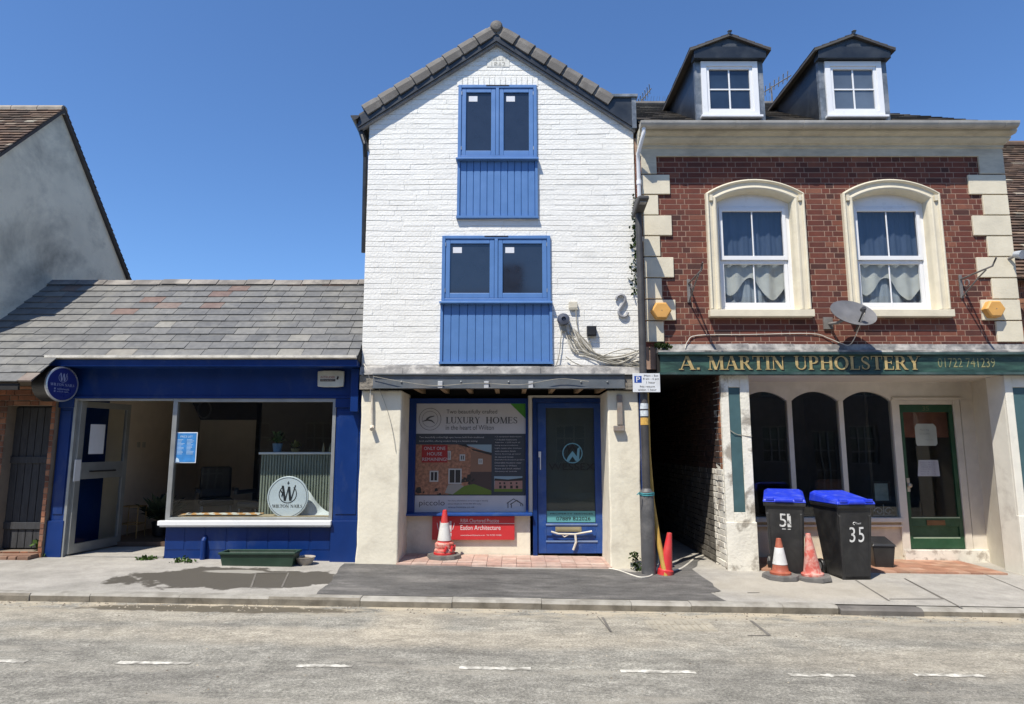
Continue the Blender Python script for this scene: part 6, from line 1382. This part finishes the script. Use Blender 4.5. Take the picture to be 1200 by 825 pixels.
q = MB(); zz_ = (z1 - z0); q.prism([(x0, z0 + .01), (x0 + .08, z0), (x1 - .08, z0), (x1, z0 + .01), (x1 + .005, z1 - .01), (x1 - .08, z1), (x0 + .08, z1), (x0 - .005, z1 - .01)], 'y', 8.56, 8.60); q.build('cover', mat('cream_alarm_cover', (.50, .50, .43), rough=.5, bump=0), IA, bev=.01)
fv = facade(8.56); q = MB(); text(q, 'INTRUDER', x0 + .04, x0 + .23, z0 + .115, z0 + .145, fv, .003); q.mi(1); q.box(x0 + .035, x0 + .235, 8.557, 8.5595, z0 + .075, z0 + .105); q.tube([(x0 + .26, 8.558, z0 + .10), (x0 + .27, 8.556, z0 + .14)], .012, 6); q.mi(2); text(q, 'FIRE & SECURITY', x0 + .045, x0 + .225, z0 + .082, z0 + .098, fv, .005)
q.build('print', [flat('dull_red_print', (.28, .06, .04)), flat('dark_print', (.03, .02, .02)), flat('pale_print', (.5, .45, .38))], IA)
x0, x1, z0, z1 = Rc(205.5, 506.5, 230.5, 542.5, 8.66); fv = facade(8.66)
WP = thing('blue_poster', 'bright blue price list poster hung inside the left edge of the nail shop window', 'poster', (x0, 8.66, z0))
q = MB(); q.box(x0, x1, 8.66, 8.663, z0, z1); q.build('border', flat('poster_white', (.62, .68, .74)), WP)
q = MB(); q.box(x0 + .012, x1 - .012, 8.657, 8.6595, z0 + .012, z1 - .012); q.build('sheet', mat('poster_blue', (.035, .20, .50), rough=.5, var=.15, bump=0, vscale=12), WP)
q = MB(); rr = random.Random(9); text(q, 'PRICE LIST', x0 + .06, x1 - .06, z1 - .07, z1 - .045, fv, .005); fv2 = fv
for r_ in range(12):
    for cx in (0, 1):
        a = x0 + .025 + cx * .125; zz = z1 - .10 - r_ * .017; q.box(a, a + rr.uniform(.05, .1), 8.6555, 8.6565, zz, zz + .005)
q.prism([(x0 + .012, z0 + .012), (x0 + .07, z0 + .012), (x0 + .06, z0 + .05), (x0 + .03, z0 + .07), (x0 + .012, z0 + .05)], 'y', 8.6545, 8.6555)
q.build('print', flat('poster_print', (.45, .6, .75)), WP)
q = MB(); dbox(q, .17, .42, .048, .050, 1.47, 1.87); q.build('paper_notice', M_paper, origin=dmap(.3, 1.47, .05), label='blank white paper notice taped inside the glass of the open shop door', cat='notice')
DK = thing('round_logo_sign', 'round white logo disc propped in the nail shop window before the ribbed counter', 'sign', tuple(W(337.5, 607, 8.80)))
c0 = W(337.5, 582.5, 8.78); rad = .272; q = MB(); q.lathe([(rad, -.01), (rad, .008), (rad - .006, .012)], 56, tuple(c0), axis='y'); q.build('disc', mat('bluish_white_board', (.62, .68, .74), rough=.45, var=.04, bump=0), DK)
fm = lambda x_, z_, d: (c0.x + x_, c0.y - .0125 - d, c0.z + z_)
q = MB()
for poly in band([((rad - .02) * cos(R(t)), (rad - .02) * sin(R(t))) for t in range(0, 361, 8)], [.006] * 46): q.face([fm(x_, z_, .001) for x_, z_ in poly])
wemblem(q, 0, .04, .115, fm); serif(q, 'WILTON NAILS', -.20, .20, -.135, -.095, fm)
for a_, b__ in (((-.014, .185), (.014, .185)), ((0, .165), (0, .205))): q.tube([fm(*a_, .002), fm(*b__, .002)], .005, 4)
q.tube([fm(-.10, .09, .002), fm(-.07, .05, .002), (fm(-.08, .01, .002))], .008, 5)
q.build('logo_print', flat('black_logo_print', (.02, .022, .025)), DK)
# counter with ribbed front
ca, cb, _, _ = Rc(305, 530, 396, 600, 9.05); zt_ = W(350, 530, 9.05).z
CT = thing('ribbed_counter', 'white topped reception counter with grey green ribbed front inside the nail shop', 'counter', (ca, 9.05, .2))
q = MB(); q.box(ca, cb + .1, 9.05, 9.6, .15, zt_ - .03); n = 30
for i in range(n): a = ca + (cb + .1 - ca) * i / n; q.box(a + .006, a + .026, 9.03, 9.05, .15, zt_ - .03)
q.build('ribbed_front', mat('grey_green_ribbing', (.24, .27, .225), rough=.6, var=.08), CT)
q = MB(); q.box(ca - .03, cb + .1, 9.01, 9.62, zt_ - .028, zt_); q.build('counter_top', M_upvc, CT, bev=.005)
# window shelf, cloth
q = MB(); q.box(-4.43, -2.4, 8.72, 9.0, .60, .665); q.build('window_shelf', mat('pale_shelf_wood', (.45, .36, .25), rough=.6), SH)
ck = MB(); nx, ny = 26, 8; rr = random.Random(12)
zc0 = .675
def cz2(i, j): return zc0 + .012 * sin(i * .9 + j * .4) * sin(j * .8) + .01
xa_, xb_ = W(212, 604, 8.8).x, W(303, 604, 8.8).x
for j in range(ny):
    for i in range(nx):
        ck.cm = 0 if (i + j // 2) % 4 < 2 else 1
        f = lambda a, b_: (xa_ + (xb_ - xa_) * a / nx, 8.74 + .24 * b_ / ny + .01 * sin(a), cz2(a, b_))
        ck.face([f(i, j), f(i + 1, j), f(i + 1, j + 1), f(i, j + 1)])
ck.build('striped_cloth', [mat('orange_stripe_cloth', (.55, .28, .10), rough=.9), mat('white_stripe_cloth', (.62, .60, .55), rough=.9)], origin=(xa_, 8.8, .61), label='orange and white striped cloth lying along the nail shop window shelf', cat='cloth')
# draped white sheet beside the disc
dr_ = MB(); nn = 22; xa_, xb_ = W(352, 600, 8.95).x, W(395, 600, 8.95).x; xs0 = xa_
zt2 = lambda t: .68 + .33 * math.exp(-((t - .05) / .42) ** 2)
for i in range(nn):
    t0, t1 = i / nn, (i + 1) / nn
    P_ = lambda t, h: (xs0 + (xb_ - xs0) * t, 8.97 - .10 * (1 - h) + .012 * sin(t * 14), .665 + (zt2(t) - .665) * h)
    for j in range(5): dr_.face([P_(t0, j / 5), P_(t1, j / 5), P_(t1, (j + 1) / 5), P_(t0, (j + 1) / 5)])
dr_.build('white_sheet', mat('white_sheet_cloth', (.62, .66, .70), rough=.85, bump=.1), origin=(xa_, 8.95, .6), smooth=True, label='draped white sheet beside the round disc in the nail shop window', cat='sheet')
# plants and bits on the counter
def potplant(x_, y_, z_, r_, h_, n, label, pot, leafm, sd, pr_=.07, ph=.12):
    t = thing('pot_plant', label, 'plant', (x_, y_, z_), local=True); rr = random.Random(sd)
    q = MB(); q.lathe([(pr_ * .75, 0), (pr_, ph), (pr_ * 1.05, ph), (pr_ * .85, ph - .01)], 16); q.build('pot', pot, t, smooth=True)
    q = MB()
    for i in range(n):
        a = rr.uniform(0, 2 * pi); e = rr.uniform(.2, 1.3); d = Vector((cos(a) * cos(e), sin(a) * cos(e), sin(e))); L = h_ * rr.uniform(.5, 1); b_ = Vector((0, 0, ph)); tip = b_ + d * L; tip.z -= .1 * L
        m__ = b_ + d * L * .6 + Vector((0, 0, .03)); s_ = d.cross(Vector((0, 0, 1))).normalized() * L * .10
        q.face([b_, m__ - s_, tip, m__ + s_])
    q.build('foliage', leafm, t); return t
M_leaf_in = mat('houseplant_leaf', (.06, .13, .03), rough=.5, var=.3, bump=0)
cp = W(325, 529, 9.3); potplant(cp.x, 9.3, zt_, .2, .24, 60, 'leafy plant in pale blue pot on the left end of the counter', mat('pale_blue_pot', (.18, .30, .42), rough=.4), M_leaf_in, 1)
cp = W(346, 529, 9.3); potplant(cp.x, 9.3, zt_, .2, .15, 50, 'small yellow green succulent on the middle of the counter', mat('ochre_pot', (.35, .26, .10), rough=.5), mat('yellow_green_leaf', (.22, .22, .06), rough=.5), 2, .06, .05)
for i, u in enumerate((379, 387)):
    cp = W(u, 529, 9.25); q = MB(); q.lathe([(.022, 0), (.022, .05), (.006, .11), (.004, .13)], 10, (cp.x, 9.25, zt_)); q.build('polish_bottle', mat('clear_gold_bottle', (.4, .33, .18), rough=.2), origin=(cp.x, 9.25, zt_), label=('left' if i == 0 else 'right') + ' one of two small pointed bottles at the right end of the counter', cat='bottle', group='pointed bottles on the counter')
cp = W(183, 622, 9.9); potplant(cp.x, 10.0, .25, .3, .55, 90, 'dark bushy house plant on the floor against the open doorway wall', M_black, mat('dark_plant_leaf', (.02, .035, .015), rough=.6), 4, .12, .2)  # one dark green for all its foliage
# wire side table near the door, chairs inside
q = MB(); tx_, ty_ = W(140, 610, 9.75).x, 9.75; zf_ = .24
for dx_ in (0, .26):
    for dy_ in (0, .22): q.tube([(tx_ + dx_, ty_ + dy_, zf_), (tx_ + dx_, ty_ + dy_, zf_ + .45)], .008, 5)
for z_ in (.2, .45):
    q.tube([(tx_, ty_, zf_ + z_), (tx_ + .26, ty_, zf_ + z_), (tx_ + .26, ty_ + .22, zf_ + z_), (tx_, ty_ + .22, zf_ + z_), (tx_, ty_, zf_ + z_)], .008, 5)
q.build('wire_rack', mat('brass_wire', (.35, .24, .10), rough=.4, metal=.5), origin=(tx_, ty_, zf_), label='thin brass wire rack standing inside the open shop door', cat='rack')
def salonchair(x_, y_, rz_c, label):
    t = thing('salon_chair', label, 'chair', (x_, y_, .25), rz=rz_c, local=True, group='dark chairs in the nail shop')
    q = MB(); q.box(-.24, .24, -.22, .24, .42, .52); q.build('seat', M_black, t, bev=.03)
    q = MB(); q.box(-.23, .23, .20, .28, .50, 1.0); q.build('backrest', M_black, t, bev=.04)
    for a in (-1, 1):
        q = MB(); q.box(a * .27 - .03, a * .27 + .03, -.2, .22, .62, .68); q.build('armrest', M_black, t, bev=.01)
        for b_ in (-1, 1): q = MB(); q.tube([(a * .2, b_ * .18, 0), (a * .2, b_ * .18, .43)], .015, 6); q.build('leg', M_alu, t)
salonchair(-4.6, 10.3, .5, 'dark padded chair nearest the blue poster in the nail shop'); salonchair(-3.75, 9.85, -.3, 'dark padded chair in the middle of the nail shop'); salonchair(-3.25, 9.8, .3, 'dark padded chair beside the ribbed counter')
q = MB(); mc = W(239, 480, 10.1); q.tube([(mc.x + .1 * cos(R(t)), 10.12, mc.z + .13 * sin(R(t))) for t in range(0, 361, 20)], .012, 6, cap=False); q.build('wall_hoop', M_black, origin=(mc.x, 10.12, mc.z), label='black oval hoop hanging on the wall inside the nail shop', cat='hoop')
# property poster
PO = thing('property_poster', 'large property poster with brick house photo filling the white house shop window', 'poster', (-.6, RY2, pz0))
w_, h_ = px1 - px0, pz1 - pz0; PY = RY2 + .006
def pr2(q, a, b_, c, d, l=0): q.box(px0 + a * w_, px0 + b_ * w_, PY - .001 - l, PY - l, pz0 + c * h_, pz0 + d * h_)
pf_ = lambda x_, z_, d: (px0 + x_ * w_, PY - .001 - d, pz0 + z_ * h_)
def poly2(q, pts_, l): q.face([pf_(x_, z_, l) for x_, z_ in pts_])
q = MB(); pr2(q, 0, 1, 0, 1, -.004); q.build('backing', flat('slate_navy_poster', (.035, .043, .055)), PO)
q = MB(); poly2(q, [(0, .72), (1, .72), (1, .86), (.86, 1), (0, 1)], .0); q.build('white_panel', flat('poster_offwhite', (.46, .46, .48)), PO)
q = MB(); poly2(q, [(0, 0), (1, 0), (1, .155), (0, .155)], .0); q.build('white_panel', flat('poster_offwhite'), PO)
q = MB(); poly2(q, [(.86, 1), (1, .86), (1, 1)], .0); q.build('green_corner', flat('poster_green', (.045, .22, .02)), PO)
# photo of houses, drawn in flat colours
ph_ = MB(); cols = [('photo_brick', (.30, .145, .085)), ('photo_sky', (.22, .31, .36)), ('photo_dark', (.025, .022, .02)), ('photo_lawn', (.10, .16, .02)), ('photo_window', (.42, .42, .40)), ('photo_paving', (.28, .27, .24)), ('photo_brick_dim', (.22, .12, .075)), ('photo_fence', (.06, .04, .035)), ('photo_pink', (.30, .17, .14))]
def PP(c, pts_, l): ph_.mi(c); poly2(ph_, pts_, l)
pb = mat('photo_brick', (.30, .145, .085), rough=.6, var=.35, vscale=26, bump=0)
PP(0, [(0, .165), (.69, .165), (.69, .62), (0, .62)], .001); PP(1, [(.44, .62), (.69, .54), (.69, .62)], .0015); PP(2, [(.38, .62), (.46, .62), (.52, .565), (.69, .52), (.69, .545), (.50, .585)], .0022)
PP(6, [(.50, .36), (.69, .36), (.69, .52), (.50, .56)], .0018); PP(7, [(.48, .22), (.69, .20), (.69, .37), (.50, .37)], .0026); PP(3, [(.30, .165), (.69, .165), (.69, .20), (.53, .26), (.44, .24)], .003); PP(5, [(.27, .18), (.34, .165), (.44, .24), (.40, .26), (.30, .255)], .0034)
for (a, b_, c, d) in ((.13, .21, .28, .38), (.30, .42, .26, .40), (.28, .32, .48, .56), (.40, .45, .47, .53), (.57, .61, .44, .49)): PP(4, [(a, c), (b_, c), (b_, d), (a, d)], .004); k_ = .012; PP(2, [(a + k_, c + k_), ((a + b_) / 2 - .004, c + k_), ((a + b_) / 2 - .004, d - k_), (a + k_, d - k_)], .0046); PP(2, [((a + b_) / 2 + .004, c + k_), (b_ - k_, c + k_), (b_ - k_, d - k_), ((a + b_) / 2 + .004, d - k_)], .0046)
rr = random.Random(31)
for i in range(26): a, c = rr.choice([(.02, .18), (.05, .2), (.46, .30), (.50, .28), (.2, .18)]); a += rr.uniform(-.03, .03); c += rr.uniform(-.02, .03); s_ = rr.uniform(.008, .02); PP(2, [(max(.001, a - s_), c - s_), (a + s_, c - s_ * .6), (a + s_ * .5, c + s_), (max(0.001, a - s_ * .8), c + s_ * .7)], .005 + i * .00002)
PP(1, [(.715, .20), (.97, .20), (.97, .33), (.715, .33)], .001); PP(8, [(.715, .20), (.97, .20), (.97, .29), (.72, .30)], .0016); PP(2, [(.715, .29), (.72, .31), (.84, .30), (.97, .315), (.97, .29), (.84, .285)], .0022); PP(3, [(.715, .19), (.97, .19), (.97, .215), (.715, .215)], .0028)
for a in (.76, .80, .86, .91): PP(2, [(a, .22), (a + .022, .22), (a + .022, .245), (a, .245)], .003); PP(2, [(a, .258), (a + .015, .258), (a + .015, .275), (a, .275)], .003)
ph_.build('house_photo', [pb] + [flat(n_, c_) for n_, c_ in cols[1:]], PO)
q = MB(); poly2(q, [(.055, .455), (.29, .455), (.29, .615), (.055, .615)], .0055); q.build('red_label', flat('label_red', (.30, .015, .015)), PO)
PPr = flat('pale_poster_print', (.44, .44, .45)); q = MB(); text(q, 'ONLY ONE', .075, .27, .57, .60, pf_, .008); text(q, 'HOUSE', .105, .24, .52, .55, pf_, .008); text(q, 'REMAINING!', .062, .285, .47, .50, pf_, .008); q.build('label_print', PPr, PO); q = MB()
rr = random.Random(2)
text(q, 'Two beautifully crafted high spec homes built from traditional', .03, .62, .675, .695, pf_, .002); text(q, 'brick and flint, offering modern living in a historic setting', .03, .56, .64, .66, pf_, .002)
q.build('introduction_print', PPr, PO); q = MB()
for i, s_ in enumerate(('• 2 reception bathrooms', '• 3 double bedrooms', 'Approx. 1,200 sq ft of', 'living accommodation', 'Light open plan kitchen', 'with modern finish', 'Stone flooring, ground', 'to second levels', 'Beautiful landscaped gardens', 'Desirable location near', 'riverside in Wilton', 'Stone and brick walled', 'driveway to include')):
    text(q, s_, .72, .72 + min(.27, .0105 * len(s_)), .685 - i * .0265, .698 - i * .0265, pf_, .002)
q.build('feature_list', PPr, PO)
DP = flat('dark_poster_print', (.07, .072, .08)); 
for s_, a, b_ in (('LUXURY', .27, .585), ('HOMES', .635, .93)): q = MB(); serif(q, s_, a, b_, .815, .875, pf_, .002); q.build('heading_word', DP, PO)
for s_, a, b_, c, d in (('Two beautifully crafted', .275, .74, .895, .945), ('in the heart of Wilton', .27, .71, .755, .80)): q = MB(); text(q, s_, a, b_, c, d, pf_, .002); q.build('heading_line', DP, PO)
q = MB()
text(q, 'piccolo', .04, .27, .05, .115, pf_, .002); q.build('agent_name', DP, PO); q = MB()
for i, s_ in enumerate(('For more information, or to arrange a viewing', 'please telephone 01722 000 000 today', 'www.homes.co.uk')): text(q, s_, .30, .66 - i * .06, .10 - i * .028, .115 - i * .028, pf_, .002)
q.build('contact_print', DP, PO); q = MB()
for i in range(2):                                            # twin roof outline logo
    o_ = i * .03; pts_ = [(.84 + o_, .045), (.84 + o_, .085 - i * .01), (.83 + o_, .085 - i * .01), (.89 + o_, .125 - i * .012), (.955 + o_ * .6, .085 - i * .01), (.955 + o_ * .6, .06)]
    for poly in band(pts_, [.008] * 6): poly2(q, poly, .002 + i * .001)
q.build('roof_logo', DP, PO); q = MB()
cxx, czz = .125, .855
for rr_, ww in ((.10, .004), (.072, .003)):
    for poly in band([(cxx + rr_ * cos(R(t)), czz + rr_ * sin(R(t)) * w_ / h_) for t in range(0, 361, 12)], [ww] * 31): poly2(q, poly, .002)
for pts_, ww in (([(.085, .84), (.10, .86), (.125, .875), (.165, .885)], [.006, .018, .014, .006]), ([(.06, .835), (.10, .848), (.14, .84), (.17, .815)], [.006, .016, .014, .004])):
    for poly in band(pts_, ww): poly2(q, poly, .003)
q.build('bird_emblem', DP, PO)
# red architect sign
x0, x1, z0, z1 = Rc(506.5, 605, 603, 632.5, RY2 - .02); AS = thing('architect_sign', 'long red board with white lettering under the poster window behind the cone', 'sign', (x0, RY2 - .02, z0))
q = MB(); q.box(x0, x1, RY2 - .03, RY2 + .018, z0, z1); q.build('board', mat('signboard_red', (.50, .030, .035), rough=.4, var=.04, bump=0), AS, bev=.002)
w_, h_ = x1 - x0, z1 - z0; fa = lambda x_, z_, d: (x0 + x_ * w_, RY2 - .03 - d, z0 + z_ * h_)
q = MB(); text(q, 'RIBA Chartered Practice', .345, .81, .74, .90, fa, .002); text(q, 'Eadon Architecture', .345, .83, .42, .62, fa, .002); text(q, 'www.eadonarchitecture.co.uk', .345, .64, .17, .23, fa, .002); text(q, 'Tel. 01722 741830', .66, .84, .17, .23, fa, .002)
q.face([fa(.33, .685, .0015), (fa(1, .685, .0015)), fa(1, .705, .0015), fa(.33, .705, .0015)])
for poly in band([(.06, .72), (.075, .45), (.10, .35)], [.008] * 3) + band([(.27, .72), (.25, .45), (.22, .4)], [.008] * 3) + [[(.19, .15), (.235, .15), (.235, .3), (.19, .3)], [(.21, .35), (.235, .35), (.235, .8), (.21, .8)], [(.09, .8), (.12, .8), (.12, .15), (.09, .15)]]: q.face([fa(x_, z_, .002) for x_, z_ in poly])
q.build('white_lettering', flat('sign_white_print', (.66, .60, .60)), AS)
# notices on the green door and things in the upholstery window
c0 = W(1086, 510, RB + .0); gy = RB + .034
q = MB(); pts_ = [(-.135, -.15), (.135, -.15), (.16, -.12), (.16, .12), (.12, .165), (-.12, .165), (-.15, .12), (-.15, -.12)]
q.prism([(c0.x + x_, c0.z + z_) for x_, z_ in pts_], 'y', gy - .012, gy - .010)
NT = q.build('door_notice', mat('greyed_paper', (.40, .41, .38), rough=.7, var=.04, bump=0), origin=tuple(c0), label='white shaped notice hanging higher in the green door glass', cat='notice')
q = MB(); fn = lambda x_, z_, d: (c0.x + x_, gy - .012 - d, c0.z + z_)
text(q, 'Please ring', -.08, .05, .06, .09, fn, .002); text(q, 'for attention', -.09, .06, .01, .035, fn, .002); text(q, 'thank you', -.02, .10, -.08, -.055, fn, .002); q.build('notice_print', flat('grey_print', (.15, .16, .17)), NT)
c1 = W(1089, 549, RB + .0); q = MB(); q.prism([(c1.x - .16, c1.z - .11), (c1.x + .16, c1.z - .11), (c1.x + .15, c1.z + .12), (c1.x - .13, c1.z + .12)], 'y', gy - .012, gy - .010)
NT = q.build('door_notice', mat('lilac_paper', (.42, .41, .47), rough=.7, var=.05, bump=0), origin=tuple(c1), label='square white opening hours sheet hanging lower in the green door glass', cat='notice')
q = MB(); fn = lambda x_, z_, d: (c1.x + x_, gy - .012 - d, c1.z + z_)
for i in range(6): text(q, ('Mon 9 - 5', 'Tue 9 - 5', 'Wed 9 - 1', 'Thu 9 - 5', 'Fri 9 - 5', 'Sat 9 - 12')[i], -.11, .10, .075 - i * .032, .092 - i * .032, fn, .002)
q.build('notice_print', flat('purple_grey_print', (.16, .12, .22)), NT)
a0, a1, b0_, b1_ = Rc(1022, 564, 1043, 589, RB + .25); PF = thing('picture_frame', 'small black framed certificate standing in the right arched shop window', 'picture frame', (a0, RB + .25, b0_))
q = MB()
for k_ in ((a0, a0 + .03, b0_, b1_), (a1 - .03, a1, b0_, b1_), (a0 + .03, a1 - .03, b1_ - .03, b1_), (a0 + .03, a1 - .03, b0_, b0_ + .03)): q.box(k_[0], k_[1], RB + .23, RB + .25, k_[2], k_[3])
q.build('frame', M_black, PF, bev=.003)
q = MB(); q.box(a0 + .03, a1 - .03, RB + .24, RB + .245, b0_ + .03, b1_ - .03); q.build('print', mat('pale_teal_print', (.32, .40, .40), rough=.6, var=.12, vscale=14, bump=0), PF)
q = MB(); zz = b0_ - .12; xc_ = (a0 + a1) / 2
for s_ in (-1, 1):
    q.tube([(xc_ + s_ * (.02 + .07 * (1 - t_ / 9) * cos(t_) + .05), RB + .22, zz + .06 * (1 - t_ / 9) * sin(t_)) for t_ in [i * .6 for i in range(12)]], .009, 5)
q.tube([(xc_ - .16, RB + .22, zz - .06), (xc_ + .16, RB + .22, zz - .06)], .008, 5); q.tube([(xc_, RB + .22, zz - .06), (xc_, RB + .22, zz + .1)], .008, 5)
q.build('scroll_stand', mat('white_wire', (.5, .5, .48), rough=.4), origin=(xc_, RB + .22, zz - .06), label='white wire scroll stand under the framed certificate', cat='stand')
q = MB(); q.box(ux(880), ux(1040), RB + .2, RB + .5, zs2 - .05, zs2 - .01); q.build('window_shelf', M_dark, BH)
q = MB(); sx0 = ux(1000); q.box(sx0 - .15, sx0 + .35, RB + .6, RB + 1.1, .1, .55); q.box(sx0 - .15, sx0 + .35, RB + 1.0, RB + 1.12, .55, 1.05); q.build('armchair', mat('dusky_rose_fabric', (.20, .10, .08), rough=.9), origin=(sx0, RB + .8, .1), bev=.06, seg=3, label='dusky rose armchair inside the upholstery shop behind the glass', cat='armchair')
